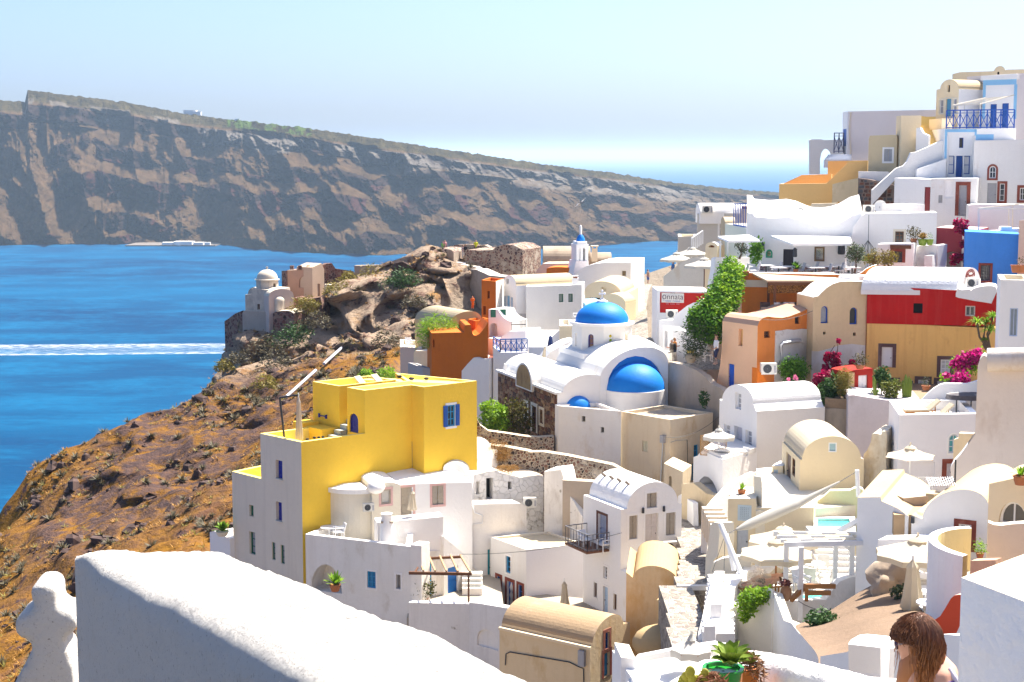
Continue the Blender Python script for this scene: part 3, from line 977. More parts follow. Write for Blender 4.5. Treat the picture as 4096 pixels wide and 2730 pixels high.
pts=arcp+[arcp[-1]+XY(.1,1.5),cen+XY(.9,2.5),cen+XY(-2.0,2.6)]
pw=Poly(Wt,pts,Z(-27),zr,CREAML,WHITE2)
pw.build()
b=MB()
n=len(pts);c2=sum(pts,Vector())/n
rimo=[Vector((q.x,q.y,zr))+(q-c2).normalized()*.16 for q in pts];rimi=[Vector((c2.x+(q.x-c2.x)*.86,c2.y+(q.y-c2.y)*.86,zr+.12))for q in pts]
for i in range(n):
 j=(i+1)%n
 b.quad(rimo[i]-Vector((0,0,.16)),rimo[j]-Vector((0,0,.16)),rimo[j]+Vector((0,0,.12)),rimo[i]+Vector((0,0,.12)))
 b.quad(rimo[i]+Vector((0,0,.12)),rimo[j]+Vector((0,0,.12)),rimi[j],rimi[i])
 b.add([rimi[i],rimi[j],Vector((c2.x,c2.y,zr+.25))],[(0,1,2)])
b.build('roof',WHITE2,Wt,50)
Fw=Face(at(tK(960,1000),92.85),(1,.18),(.18,-1))
b=MB();u,z=Fw.uv(tK(1008,1035));ring(b,Fw,rect_pts(u-.38,u+.38,z-.48,z+.48),rect_pts(u-.25,u+.25,z-.34,z+.34),-.3,.04);b.build('surround',PINKP,Wt)
b=MB();fill(b,Fw,rect_pts(u-.26,u+.26,z-.35,z+.35),.005);b.build('pane',glass('glass_brown',(.10,.07,.06)),Wt)
Tr=house('terrace_house','weathered white house with arched niche and blue window, terrace on top','house',tO(500,900),90)
zf=at(tO(95,448),91).z
p=Poly(Tr,[(-12.2,91),(-5.78,88),(-5.85,91.2),(-10,95.6)],Z(-34),zf,WHITED,WHITE,(.32,.75,WHITE,FLOORW))
p.op(0,tO(176,662),tO(411,900),'niche',arch=True,rise=1.6,dep=1.3,mat=WHITED)
p.op(0,tO(602,726),tO(668,860),'win',mat=BLUEB,grid=(2,3),pane=flat('blue_shutter',(.02,.20,.42),.5),trim=WHITE,tw=.12,dep=.14)
p.op(0,tO(820,752),tO(856,865),'win',mat=GREYP,grid=(1,1),trim=WHITE,tw=.12,dep=.2,pane=flat('pane_grey',(.28,.26,.24),.4))
p.build()
F=p.faces[0];b=MB();u,z=F.uv(tO(362,742));b.fbox(F,u-.62,u+.62,z-1.5,z+.95,-1.28,-1.2)
for k in range(2):
 for j in range(3):b.fbox(F,u-.55+k*.6,u-.05+k*.6,z-1.3+j*.72,z-.7+j*.72,-1.2,-1.17)
b.build('door',GREYP,Tr)
q=Vector((-5.78,88,0));Poly(Tr,[q+XY(-.02,-.03),q+XY(.62,-.28),q+XY(1.05,.6),q+XY(.4,.85)],Z(-34),zf+.12,WHITED,WHITE).build()
Tu=house('terrace_wall','plain white terrace wall above the wooden pergola','wall',tO(930,560),90.2)
A=at(tO(680,362),90.2);B=at(tO(1176,315),92)
Ext(Tu,A,B,[tO(680,362),tO(1160,318),tO(1176,315)],Z(-26.2),Vector((-.3,1.2,0)),WHITE,WHITE).build()
b=MB();b.lathe([(.46,0),(.42,.6),(.36,1.3),(.30,1.75),(.34,1.8),(.02,1.82)],at(tO(752,520),89.9),14);b.build('chimney',WHITE2,Tu,50)
b=MB();q=at(tO(755,352),89.9);b.box((q.x-.38,q.y-.3,q.z-.05),(q.x+.35,q.y+.3,q.z+.06));b.build('chimney_slab',TUFF,Tu)
Cy=house('courtyard_house','white courtyard walls with turquoise and blue doors under pergola','house',tO(1100,940),91.5)
A=at(tO(975,600),91.0);B=at(tO(1212,600),92.2)
e=Ext(Cy,A,B,[tO(975,580),tO(1195,570),tO(1210,640)],Z(-27),2.0,WHITED,WHITE)
e.op('F',tO(1021,667),tO(1131,936),'door',mat=BLUEB,grid=(1,1),dep=.12)
e.build()
A=at(tO(1205,600),92.0);B=at(tO(1375,640),93.6)
e=Ext(Cy,A,B,[tO(1180,470),tO(1190,480),tO(1368,628),tO(1376,650)],Z(-27),2.2,WHITED,WHITE)
e.op('F',tO(1211,707),tO(1290,892),'door',mat=flat('mid_blue_paint',(.012,.15,.48),.4),grid=(1,2),dep=.14)
e.build()
zc=at(tO(1150,940),91).z
b=MB()
P=[Vector((q.x,q.y,zc))for q in(at(tO(900,968),87.2),at(tO(1400,968),86.4),at(tO(1640,930),88),at(tO(1600,850),97),at(tO(960,900),95))]
b.slab(P,1.0);b.build('floor',FLOORC,Cy)
Cw=house('courtyard_wall','weathered white retaining wall below the courtyard pergola','wall',tO(1200,1300),85)
A=at(tO(915,968),86.9);B=at(tO(1380,975),86)
Ext(Cw,A,B,[tO(915,966),tO(1390,976)],Z(-36),Vector((.1,.45,0)),WHITEP,WHITE).build()
A=at(tO(1372,965),85.7);B=at(tO(1700,1010),83.6)
e=Ext(Cw,A,B,[tO(1372,966),tO(1440,970),tO(1690,1012)],Z(-36),Vector((.15,.5,0)),WHITEP,WHITE)
e.op('F',tO(1432,1150),tO(1592,1330),'niche',arch=True,dep=.12,mat=WHITED)
e.build()
Rw=house('retaining_wall','tall white retaining wall with drain pipe below the ruined house','wall',tO(1500,700),95)
A=at(tO(1180,215),95.2);B=at(tO(1810,235),97.6)
e=Ext(Rw,A,B,[tO(1180,216),tO(1400,222),tO(1760,217),tO(1806,240)],Z(-28),1.2,WHITED,WHITE)
e.op('F',tO(1512,565),tO(1532,818),'door',mat=flat('teal_paint',(.02,.30,.36),.5),grid=(1,2),dep=.08)
e.build()
b=MB();b.tube([e.F.world(q,.05)for q in(tO(1396,230),tO(1412,285),tO(1470,305),tO(1470,365),tO(1390,375),tO(1386,670),tO(1425,715),tO(1422,780))],.035,5);b.build('drain_pipe',WHITEPT,Rw)
St=house('stone_stair','small whitewashed stair beside the pergola courtyard','stairs',tO(1410,860),92)
for i in range(4):
 q=at(tO(1415,850-36*i),92+i*.35)
 b=MB();b.box((q.x-.75,q.y-.2,q.z-.6),(q.x+.45,q.y+.45,q.z));b.build('step',WHITED,St)
 b=MB();b.box((q.x-.6,q.y-.1,q.z),(q.x+.32,q.y+.40,q.z+.012));b.build('tread',flat('tread_grey',(.40,.42,.36),.9),St)
Pg=house('pergola','brown wooden pergola frame over the turquoise door courtyard','pergola',tO(1370,970),86.4)
fl=at(tO(918,742),86.8);fr=at(tO(1392,750),86.3);bl_=at(tO(985,636),90.6);br_=at(tO(1312,620),91.4)
b=MB();b.bar(fl,fr,.14,.16);b.build('beam',WOOD,Pg)
b=MB();b.bar(bl_,br_,.12,.14);b.build('beam',WOOD,Pg)
for(x0,x1)in((990,1027),(1068,1117),(1150,1203),(1232,1288),(1305,1380)):
 s=(x0-985)/327
 b=MB();a=bl_.lerp(br_,s);c=fl.lerp(fr,(x1-918)/474)
 b.bar(a+Vector((0,0,.12)),c+Vector((0,0,.13)),.09,.11);b.build('rafter',flat('rafter_wood',(.42,.27,.15),.7),Pg)
b=MB();q=at(tO(1368,755),86.35);b.bar(q,(q.x,q.y,at(tO(1368,972),86.35).z-.1),.10);b.build('post',WOOD,Pg)
b=MB();q=at(tO(960,742),86.8);r_=at(tO(985,700),87.5);b.bar(q,r_,.08);b.build('brace',WOOD,Pg)
# --- ruined white house and field-stone walls
Ru=house('ruined_house','roofless whitewashed ruin with dark door and window holes','ruin',tL(400,1480),99)
A=at(tL(180,1300),98.5);B=at(tL(820,1290),100.5)
e=Ext(Ru,A,B,[tL(184,1292),tL(300,1262),tL(410,1245),tL(420,1262),tL(610,1310),tL(640,1300),tL(760,1285),tL(800,1290)],Z(-26),3.2,rubble('white_rubble',(.62,.58,.52),[(.66,.62,.57),(.55,.50,.44),(.70,.67,.62)],2.6,.03,white=(.74,.71,.67),wamt=.75),plaster('ruin_roof',(.60,.53,.43),.15,stain=(.38,.28,.14),amount=.3))
e.op('F',tL(220,1342),tL(252,1450),'dark',dep=.5)
e.op('F',tL(310,1314),tL(368,1490),'dark',dep=.6)
e.op('F',tL(496,1343),tL(528,1406),'dark',dep=.5)
e.build()
Rb=house('ruined_wall','thick peeling white wall with sloping broken end','wall',tL(900,1480),97.5)
A=at(tL(800,1240),98.6);B=at(tL(1000,1250),97.2)
Ext(Rb,A,B,[tL(806,1255),tL(950,1238),tL(966,1290),tL(985,1380),tL(1030,1470),tL(1050,1497),tL(1130,1640)],Z(-28),Vector((.8,1.6,0)),WHITEP,WHITED).build()
Rv=house('broken_vault','cracked white barrel roof beside the ruined house','ruin',tL(60,1250),97.5)
A=at(tL(-260,1270),96.3);B=at(tL(180,1290),98.2)
Ext(Rv,A,B,[tL(-60,1240),('arc',tL(-60,1240),tL(40,1180),tL(130,1280),10),tL(160,1285),tL(185,1292)],Z(-26),Vector((1.6,4.0,.9)),WHITE,plaster('vault_worn',(.66,.60,.50),.15,stain=(.42,.32,.18),amount=.25)).build()
def stonewall(name,label,pts,d,zb,mat,thick=.6,cap=None):
 r=house(name,label,'wall',pts[len(pts)//2],(d[0]+d[1])/2)
 A=at(pts[0],d[0]);B=at(pts[-1],d[1])
 Ext(r,A,B,pts,Z(zb),thick,mat,cap or mat).build()
 return r
stonewall('field_stone_wall','curving field stone wall with plaster in front of the church',[tL(228,800),tL(260,860),tL(330,910),tL(480,930),tL(640,955),tL(760,965),tL(890,955)],(107,107.5),-26,RUB1,.7,plaster('wall_cap',(.62,.52,.38),.12))
stonewall('field_stone_wall','lower field stone wall with dry bush on top',[tL(190,1010),tL(320,1030),tL(470,1045),tL(660,1080),tL(690,1090),tL(800,1088),tL(1000,1120),tL(1390,1200),tL(1500,1260)],(103,101),-27,RUB1,.7,plaster('wall_cap',(.62,.52,.38),.12))
stonewall('cement_wall','low bare cement wall left of the pegged vault house',[tL(965,1330),tL(1225,1345),tL(1330,1360)],(97,97),-28,TUFF,.8)
# --- blue-domed church
tW=tile(2560,1080,.2551)
Ch=house('church','white church with blue dome and stone side wall','church',tL(1300,1100),108)
STONE=rubble('church_stone',(.34,.24,.15),[(.16,.075,.05),(.24,.13,.08),(.30,.20,.12),(.10,.06,.05)],3.4,.06,white=(.42,.30,.18),wamt=.05)
A=at(tL(920,580),108);eav=A.z
ax=onz(tL(412,385),eav)-A;ax.z=0
u1=Vector((ax.y,-ax.x,0)).normalized()
B=A+u1*4
e=Ext(Ch,A,B,[tL(918,578),tL(965,577),('arc',tL(966,577),tL(1150,428),tL(1340,520),18),tL(1350,530)],Z(-27),ax,WHITE2,plaster('vault_white',(.80,.78,.74),.06,stain=(.62,.55,.44),amount=.05),side=STONE)
e.op('L',tL(703,690),tL(738,925),'door',mat=flat('red_door',(.16,.02,.015),.5),grid=(1,3),trim=CREAML,tw=.25,dep=.25)
e.op('L',tL(640,665),tL(662,800),'win',mat=REDST,grid=(1,2),trim=CREAML,tw=.2,dep=.25)
e.op('L',tL(768,720),tL(798,850),'win',mat=CREAML,grid=(1,2),trim=CREAML,tw=.2,dep=.25)
e.op('L',tL(468,585),tL(490,705),'dark',trim=CREAML,tw=.15,dep=.25)
e.build()
NAVE=e
rubblework(Ch,e.faces['L'],.05,e.lims['L'][1],eav-5.0,lambda u:eav-.16,STONES,.62,.36,e.ops.get('L',[]),3)
FL=e.faces['L']
b=MB();L_=e.lims['L'];b.fbox(FL,.0,L_[1]+.1,eav-.14,eav+.03,-.1,.16);b.build('cornice',plaster('vault_white',(.8,.78,.74)),Ch)
ga,gb=FL.uv(tL(722,500)),FL.uv(tL(583,450))
gu=sorted((ga[0],gb[0]));gt=FL.uv(tL(650,318))[1]
c0,c1=FL.pt(gu[0],0,.2),FL.pt(gu[1],0,.2)
k=14;cu=(gu[1]-gu[0])/2
outl=[('uz',cu-cu*math.cos(math.pi*q/k),eav-.05+(gt-eav)*math.sin(math.pi*q/k))for q in range(k+1)]
if(c1-c0).x<0:c0,c1=c1,c0
g=Ext(Ch,c0,c1,outl,eav-.6,u1*2.2,plaster('vault_white',(.8,.78,.74)),plaster('vault_white',(.8,.78,.74)))
g.build()
gd=Ext(Ch,c0-u1*.03,c1-u1*.03,[('uz',cu-cu*.86*math.cos(math.pi*q/k),eav-.05+(gt-eav)*.9*math.sin(math.pi*q/k))for q in range(k+1)],eav-.5,u1*.3,plaster('gable_stone',(.40,.28,.14),.3,stain=(.18,.11,.06),amount=.4,sscale=1.6))
gd.build()
b=MB();q=FL.pt(L_[1]-1.2,eav,-.2);b.box((q.x-.12,q.y-.12,eav),(q.x+.12,q.y+.12,eav+.6));b.build('spout',WHITE2,Ch)
u0=3.14;q0=A+u1*u0-ax.normalized()*.06;q1=A+u1*8.5-ax.normalized()*.06
e2=Ext(Ch,q0,q1,[('arc',tL(1285,470),tL(1590,200),tL(1868,330),26)],Z(-24),ax.normalized()*8.5,WHITE2,plaster('vault_white',(.8,.78,.74)))
e2.op('F',tL(1345,560),tL(1822,256),'niche',arch=True,rise=2.15,dep=.18,mat=BLUED)
e2.build()
o_=e2.ops['F'][0]
cu_=(o_['u0']+o_['u1'])/2;rr=(o_['u1']-o_['u0'])/2;zb_=o_['z0']
F=e2.F;cen=F.pt(cu_,zb_,-.17)
def local_lathe(prof,cen,F,n=24,ny=1.0):
 """half-round solid standing out of a wall"""
 b=MB();m=n+1
 vs=[cen+F.U*(r*math.cos(math.pi*k/n))+F.N*(r*math.sin(math.pi*k/n)*ny)+Vector((0,0,z))for r,z in prof for k in range(m)]
 fs=[(i*m+k,i*m+k+1,(i+1)*m+k+1,(i+1)*m+k)for i in range(len(prof)-1)for k in range(n)]
 b.add(vs,fs);return b
local_lathe([(rr*1.02*math.cos(t),rr*.86*math.sin(t))for t in[math.pi/2*k/14 for k in range(15)]],cen,F,28,.95).build('apse_dome',BLUED,Ch,60)
local_lathe([(rr*1.05,-6),(rr*1.05,0),(rr*.98,.012)],cen,F,28,.97).build('apse_wall',WHITE2,Ch,60)
F=NAVE.F;u,z=F.uv(tL(1098,722));cen=F.pt(u,z,-.05)
local_lathe([(.98*math.cos(t),.95*math.sin(t))for t in[math.pi/2*k/10 for k in range(11)]],cen,F,18,.8).build('apse_dome',BLUED,Ch,60)
local_lathe([(1.0,-5),(1.0,-.0),(.95,.012)],cen,F,18,.82).build('apse_wall',WHITE2,Ch,60)
dc=at(tH(1665,1000),116)
zd0,zd1=Z(-14.7),at(tH(1665,955),114).z
an=ax.normalized()
sq=[dc+u1*i*2.45+an*j*2.45 for i,j in((-1,-1),(1,-1),(1,1),(-1,1))]
Poly(Ch,sq,Z(-19),at(tH(1480,1215),113).z,WHITE2,WHITE2).build()
rd=2.22
oct_=[dc+Vector((rd*math.cos(R(-90+45*k)),rd*math.sin(R(-90+45*k)),0))for k in range(8)]
p=Poly(Ch,oct_,Z(-16),zd1,plaster('drum_white',(.80,.775,.73),.03),WHITE2)
MAUVE=glass('glass_violet',(.05,.03,.12))
p.op(7,tH(1535,1028),tH(1586,1163),'win',mat=flat('ultramarine',(.02,.035,.30),.4),arch=True,grid=(1,3),pane=MAUVE,dep=.16)
p.op(0,tH(1730,1032),tH(1768,1152),'niche',arch=True,mat=WHITE2,dep=.07)
p.op(1,tH(1885,1012),tH(1912,1150),'win',mat=CREAM,arch=True,grid=(1,1),dep=.2)
p.op(6,tH(1412,1012),tH(1432,1145),'niche',arch=True,mat=WHITE2,dep=.12)
p.build()
F=p.faces[0]
for(y,c)in((1049,(.52,.42,.01)),(1089,(.36,.48,.01)),(1131,(.03,.04,.09))):
 q=F.world(tH(1748,y),-.07);b=MB()
 t=[q+F.U*.105*math.cos(k*math.pi/8)+Vector((0,0,.115*math.sin(k*math.pi/8)))+F.N*.02 for k in range(16)]
 b.add(t+[q+F.N*.045],[(k,(k+1)%16,16)for k in range(16)]);b.build('round_pane',flat('round_%d'%y,c,.25),Ch)
b=MB()
ro=[dc+Vector((2.42*math.cos(R(-90+45*k)),2.42*math.sin(R(-90+45*k)),0))for k in range(8)]
b.slab([Vector((q.x,q.y,zd1+.16))for q in ro],.2);b.build('cornice',WHITE2,Ch)
rdm=1.98;hd=at(tH(1665,722),116).z-zd1-.15
b=MB();b.lathe([(rdm*math.cos(t),zd1+.15+hd*math.sin(t))for t in[math.pi/2*k/18 for k in range(19)]],(dc.x,dc.y,0),48);b.build('dome',BLUED,Ch,60)
zx=zd1+.15+hd
b=MB();b.lathe([(.42,zx-.06),(.40,zx+.06),(.16,zx+.16),(.14,zx+.26),(.01,zx+.27)],(dc.x,dc.y,0),14);b.build('finial',WHITE2,Ch,40)
b=MB();w_=.075
cx0=Vector((dc.x,dc.y,zx+.2))
dv=u1
for a,c in(((0,0),(0,.6)),((-.2,.38),(.2,.38))):
 b.bar(cx0+dv*a[0]+Vector((0,0,a[1])),cx0+dv*c[0]+Vector((0,0,c[1])),.09,.09)
for s,t in((-.2,.38),(.2,.38),(0,.6)):
 b.ball(cx0+dv*s+Vector((0,0,t)),.085,8,6)
b.build('cross',WHITE2,Ch)
p=Poly(Ch,[at(tL(921,722),107.3)+u1*.06,at(tL(1462,712),105.0),at(tL(1462,712),105.0)+an*4,at(tL(921,722),107.3)+an*.65+u1*.06],Z(-27),at(tL(1150,715),106.2).z,plaster('annex_white',(.78,.76,.73),.06,stain=(.55,.44,.32),amount=.16,streak=.1),plaster('roof_dirt',(.40,.33,.25),.2),(.22,.25,WHITE2))
p.op(0,tL(1127,780),tL(1158,832),'win',mat=TAUPE,grid=(1,1),dep=.18)
p.op(0,tL(1290,875),tL(1318,925),'win',mat=TAUPE,grid=(1,1),dep=.18)
p.build()
Bh=house('beige_house','stained beige cubic house with flat roof below the church','house',tL(1880,1300),102)
BST=plaster('beige_stained',(.70,.58,.41),.08,stain=(.50,.33,.16),amount=.12,streak=.35)
p=box3(Bh,tL(1466,742),tL(1885,812),tL(2250,752),102,Z(-27),BST,plaster('roof_earth',(.46,.38,.29),.18),(.2,.22,plaster('cap_beige',(.74,.62,.44),.1)))
p.op(0,tL(1645,990),tL(1692,1090),'shut',mat=flat('pale_shutter',(.62,.58,.42),.6),dep=.14)
p.op(1,tL(2086,1030),tL(2124,1127),'win',mat=BLUEB,grid=(2,2),dep=.14)
p.op(1,tL(1950,1212),tL(1996,1332),'win',mat=BLUEB,grid=(2,2),dep=.14)
p.op(1,tL(2068,1190),tL(2090,1335),'door',mat=BLUEB,grid=(1,2),dep=.14)
p.build()
F=p.faces[0]
b=MB();b.tube([F.world(tL(1812,1345),.12),F.world(tL(1832,1005),.12)],.05,6);b.build('pipe',STEEL,Bh)
b=MB();u,z=F.uv(tL(1832,975));b.fbox(F,u-.16,u+.16,z-.25,z+.25,.02,.25);b.build('meter_box',GREYP,Bh)
F1=p.faces[1]
b=MB();b.tube([F1.world(q,.04)for q in(tL(1885,1005),tL(1930,990),tL(2025,985),tL(2030,1180),tL(2035,1240))],.02,4);b.build('cable',IRON,Bh)
A_=at(tL(1830,1190),100);B_=at(tL(1990,1250),98.5)
e=Ext(Bh,A_,B_,[tL(1832,1185),tL(1992,1258)],Z(-27),Vector((.8,2.2,0)),BST,BST)
e.op('F',tL(1872,1290),tL(1896,1420),'dark',arch=True,dep=.3)
e.build()
stonewall('tuff_wall','stained tan plaster wall with wavy top right of the blue apse',[tL(1822,318),tL(1900,320),tL(2000,345),tL(2100,385),tL(2180,440),tL(2230,500),tL(2310,540),tL(2360,590),tL(2420,660)],(111.5,104),-26,TUFF,.5,plaster('cap_tan',(.66,.56,.43),.1))
stonewall('alley_wall','low white wall with pale coping between church and alley',[tH(1945,1045),tH(2080,1100),tH(2210,1185),tH(2285,1195)],(119,113),-20,WHITE2,.45)
stonewall('wall_end','crumbling end of low wall beside the couple',[tW(310,1380),tW(380,1330),tW(500,1300),tW(500,1440)],(112.2,111.5),-18,WHITEP,.6)
# --- rust-orange houses and white houses behind the church
Ro=house('rust_house','rust orange house wall with curved parapet and small window','house',tH(300,1390),128)
A=at(tH(60,1020),129.5);B=at(tH(592,1000),127.5)
e=Ext(Ro,A,B,[tH(62,1020),tH(370,1012),tH(372,960),tH(382,944),tH(430,942),tH(437,990),tH(455,1038),tH(480,1044),tH(515,1025),tH(550,985),tH(594,920)],Z(-24),Vector((-.6,4.2,0)),RUST,RUST)
e.op('F',tH(74,1080),tH(90,1156),'dark',dep=.25,mat=RUST)
e.build()
Rt=house('rust_tower','tall narrow rust orange house with dark windows','house',tH(600,870),136)
p=box3(Rt,tH(532,507),tH(668,533),tH(742,512),135,Z(-22),{0:RUST,1:WHITED,2:WHITE,3:WHITE},RUST,(.2,.3),dl=136.5,dr=138)
p.op(0,tH(586,622),tH(608,696),'win',mat=WOOD,grid=(1,2),dep=.2)
p.op(0,tH(547,766),tH(571,848),'dark',dep=.25)
p.build()
Rl=house('rust_terrace','low rust orange terrace room behind the curved parapet','house',tH(470,960),131)
box3(Rl,tH(405,885),tH(475,905),tH(598,895),131,Z(-22),RUST,RUST,(.15,.3),dl=132.5,dr=133).build()
Bv=house('beige_vault_house','small beige barrel vaulted house below the cliff','house',tH(380,950),134)
A=at(tH(225,945),135);B=at(tH(525,900),133.5)
Ext(Bv,A,B,[tH(220,945),('arc',tH(222,944),tH(395,815),tH(528,880),16)],Z(-24),Vector((-3.2,5.2,0)),plaster('amber',(.72,.50,.24),.06),ROOFC).build()
Poly(Bv,[at(tH(182,835),139),at(tH(235,850),136.5),at(tH(280,840),139),at(tH(230,830),141)],Z(-24),at(tH(235,848),137).z,CREAML,CREAML).build()
Wv=house('white_vault_house','tall white house with long cream barrel roof and twin windows','house',tH(1000,820),135)
A=at(tH(740,560),137.5);B=at(tH(856,580),135.6)
e=Ext(Wv,A,B,[tH(740,540),('arc',tH(742,535),tH(795,474),tH(856,562),14),tH(860,575)],Z(-22),at(tH(1405,560),138.4)-at(tH(856,575),135.6),WHITE2,ROOFC)
e.V.z=0
e.op('F',tH(766,508),tH(787,555),'dark',dep=.2)
e.op('F',tH(765,665),tH(800,860),'door',mat=LBLUE,grid=(1,3),trim=WHITE2,tw=.1,dep=.15)
e.op('F',tH(808,682),tH(824,806),'win',mat=LBLUE,grid=(1,2),dep=.15)
e.op('F',tH(741,670),tH(757,780),'win',mat=LBLUE,grid=(1,2),dep=.15)
e.build()
p=Poly(Wv,[at(tH(952,580),134.4),at(tH(1476,572),136.4),at(tH(1500,565),140),at(tH(980,575),138)],Z(-21),at(tH(955,582),134.4).z,plaster('white_house_wall',(.78,.77,.74),.05,stain=(.62,.62,.64),amount=.1,streak=.2),WHITE,(.15,.12))
p.op(0,tH(1258,651),tH(1303,728),'win',mat=GREENP,grid=(1,1),pane=flat('pane_green',(.22,.28,.26),.2),trim=WHITE2,tw=.08,dep=.16)
p.op(0,tH(1348,649),tH(1392,727),'win',mat=GREENP,grid=(1,1),pane=flat('pane_green',(.22,.28,.26),.2),trim=WHITE2,tw=.08,dep=.16)
p.build()
b=MB();q=at(tH(1415,500),137);b.box((q.x-.28,q.y-.3,q.z-1.3),(q.x+.26,q.y+.3,q.z));b.build('chimney',WHITE2,Wv)
b=MB();b.box((q.x-.2,q.y-.2,q.z),(q.x+.18,q.y+.2,q.z+.14));b.build('chimney_pot',TERRA,Wv)
b=MB();b.box((q.x-.27,q.y-.28,q.z+.14),(q.x+.25,q.y+.28,q.z+.2));b.build('chimney_cap',WHITE2,Wv)
Ws=house('white_terrace_house','bluish white terrace house with arch niche and blue balcony','house',tH(750,1350),129)
A=at(tH(598,800),132.2);B=at(tH(818,900),131)
e=Ext(Ws,A,B,[tH(598,795),tH(690,800),tH(706,830),tH(740,875),tH(780,900),tH(818,912)],Z(-22),2.5,WHITE2,WHITE2)
e.op('F',tH(608,922),tH(682,1062),'niche',arch=True,dep=.8,mat=WHITE2)
e.build()
A=at(tH(525,1110),130.4);B=at(tH(950,1080),128.6)
e=Ext(Ws,A,B,[tH(524,1120),tH(545,1078),tH(600,1066),tH(695,1076),tH(740,1040),tH(790,1004),tH(948,998)],Z(-24),3.0,WHITE,WHITE2)
e.op('F',tH(562,1135),tH(580,1185),'dark',dep=.2)
e.build()
A=at(tH(640,1190),127.4);B=at(tH(965,1200),126.6)
Ext(Ws,A,B,[tH(640,1150),tH(710,1202),tH(962,1198)],Z(-24),Vector((.1,2.2,0)),WHITE,FLOORW).build()
A=at(tH(345,1360),128);B=at(tH(600,1260),127)
Ext(Ws,A,B,[tH(345,1375),tH(400,1310),tH(455,1252),tH(490,1250),tH(525,1262),tH(600,1262)],Z(-25),2.2,WHITE,WHITE2).build()
A=at(tH(960,1000),131.5);B=at(tH(1275,990),131)
Ext(Ws,A,B,[tH(958,990),tH(1275,990)],Z(-24),Vector((0,-2.6,-1.7)),WHITE,WHITE2).build()
A=at(tH(972,1150),126.4);B=at(tH(1240,1140),125)
Ext(Ws,A,B,[tH(972,1150),tH(1150,1150),tH(1260,1130)],Z(-24),2.5,WHITE2,WHITE2).build()
Po=house('white_ramp','white sloping terrace wall left of the church drum','wall',tH(1250,1230),122)
A=at(tH(1145,1270),121.5);B=at(tH(1420,1090),122)
Ext(Po,A,B,[tH(1130,1265),tH(1180,1195),tH(1260,1150),tH(1340,1105),tH(1420,1085)],Z(-22),2.0,WHITE2,WHITE2).build()
Bb=house('beige_block','flat beige block with metal table and chair on top','house',tH(1330,1110),127)
box3(Bb,tH(1264,878),tH(1267,952),tH(1392,952),126,Z(-22),CREAM,CREAML,(.3,.35,CREAML,WHITE2),dl=131,dr=126).build()
Bc=house('beige_chapel','beige barrel vaulted chapel with dark doorway behind the blue dome','house',tH(1700,880),147)
A=at(tH(1470,650),148.6);B=at(tH(1880,640),146.5)
e=Ext(Bc,A,B,[tH(1468,640),tH(1500,634),('arc',tH(1502,632),tH(1680,532),tH(1845,650),18),tH(1888,652)],Z(-22),at(tH(2008,628),154)-at(tH(1886,650),146.5),CREAM,ROOFC)
e.V.z=0
e.op('F',tH(1662,586),tH(1707,623),'dark',dep=.25,mat=CREAM)
e.op('F',tH(1549,684),tH(1653,760),'dark',dep=.5)
e.build()
A=at(tH(1690,720),145);B=at(tH(1886,720),144)
Ext(Bc,A,B,[tH(1690,690),('arc',tH(1692,688),tH(1788,652),tH(1886,738),12)],Z(-22),2.4,CREAM,ROOFC).build()
Lb=house('pale_blue_vault','small pale blue domed roof between white house and chapel','house',tH(1400,870),139)
A=at(tH(1325,850),139.5);B=at(tH(1480,850),138.5)
Ext(Lb,A,B,[tH(1325,850),('arc',tH(1326,842),tH(1420,712),tH(1520,800),14)],Z(-20),2.5,LBLUE,LBLUE).build()
Wb=house('white_block','plain white house with sloping left edge beneath the bell tower','house',tH(1700,590),160)
A=at(tH(1440,590),160);B=at(tH(1938,590),158)
e=Ext(Wb,A,B,[tH(1396,520),tH(1420,455),tH(1455,428),tH(1520,388),tH(1600,365),tH(1690,356),tH(1938,356)],Z(-24),at(tH(2066,312),166)-at(tH(1938,356),158),WHITE2,WHITE2)
e.V.z=0
e.op('F',tH(1848,428),tH(1896,488),'win',mat=WHITEPT,grid=(1,1),pane=flat('pane_amber',(.16,.11,.05),.2),trim=WHITE2,tw=.1,dep=.12)
e.build()
Bt=house('bell_tower','slender white belfry with blue cap and white finial','tower',tH(1470,470),164)
q=at(tH(1480,390),164);F=Face((q.x,q.y),(1,.25),(.25,-1))
def frect(px0,px1,py0,py1,n0,n1,nm,mat):
 u0,z1=F.uv(tH(px0,py0));u1,z0=F.uv(tH(px1,py1));b=MB();b.fbox(F,u0,u1,z0,z1,n0,n1);return b.build(nm,mat,Bt)
A=F.world(tH(1400,430));B=F.world(tH(1545,430))
Ext(Bt,A,B,[tH(1395,470),tH(1420,340),tH(1540,340),tH(1545,470)],Z(-20),2.4,plaster('belfry_pink',(.78,.70,.68),.05),WHITE2).build()
frect(1428,1448,190,340,-2.0,-.1,'pier',WHITE2)
frect(1466,1490,190,340,-2.0,-.1,'pier',WHITE2);frect(1512,1538,215,340,-2.0,-.1,'pier',WHITE2)
frect(1426,1462,190,340,-1.9,-.2,'belfry_wall',WHITE2)
frect(1426,1541,185,222,-2.05,-.05,'arch_band',WHITE2)
frect(1440,1530,160,186,-1.9,-.2,'top_tier',WHITE2)
c=F.world(tH(1490,160),-1.0)
b=MB();b.lathe([(.46,0),(.44,.2),(.3,.55),(.14,.72)],c,12);b.build('cap',BLUED,Bt,50)
b=MB();b.lathe([(.14,.7),(.13,.9),(.14,1.5),(.08,1.66),(.01,1.7)],c,10);b.build('finial',WHITE2,Bt,50)
b=MB();q=F.world(tH(1502,250),-1.0);b.lathe([(.15,-.16),(.12,0),(.06,.12),(.01,.15)],q,10);b.build('bell',BLUED,Bt,50)
Bz=house('brown_vault','long weathered brown barrel roof behind the bell tower','house',tH(1250,350),178)
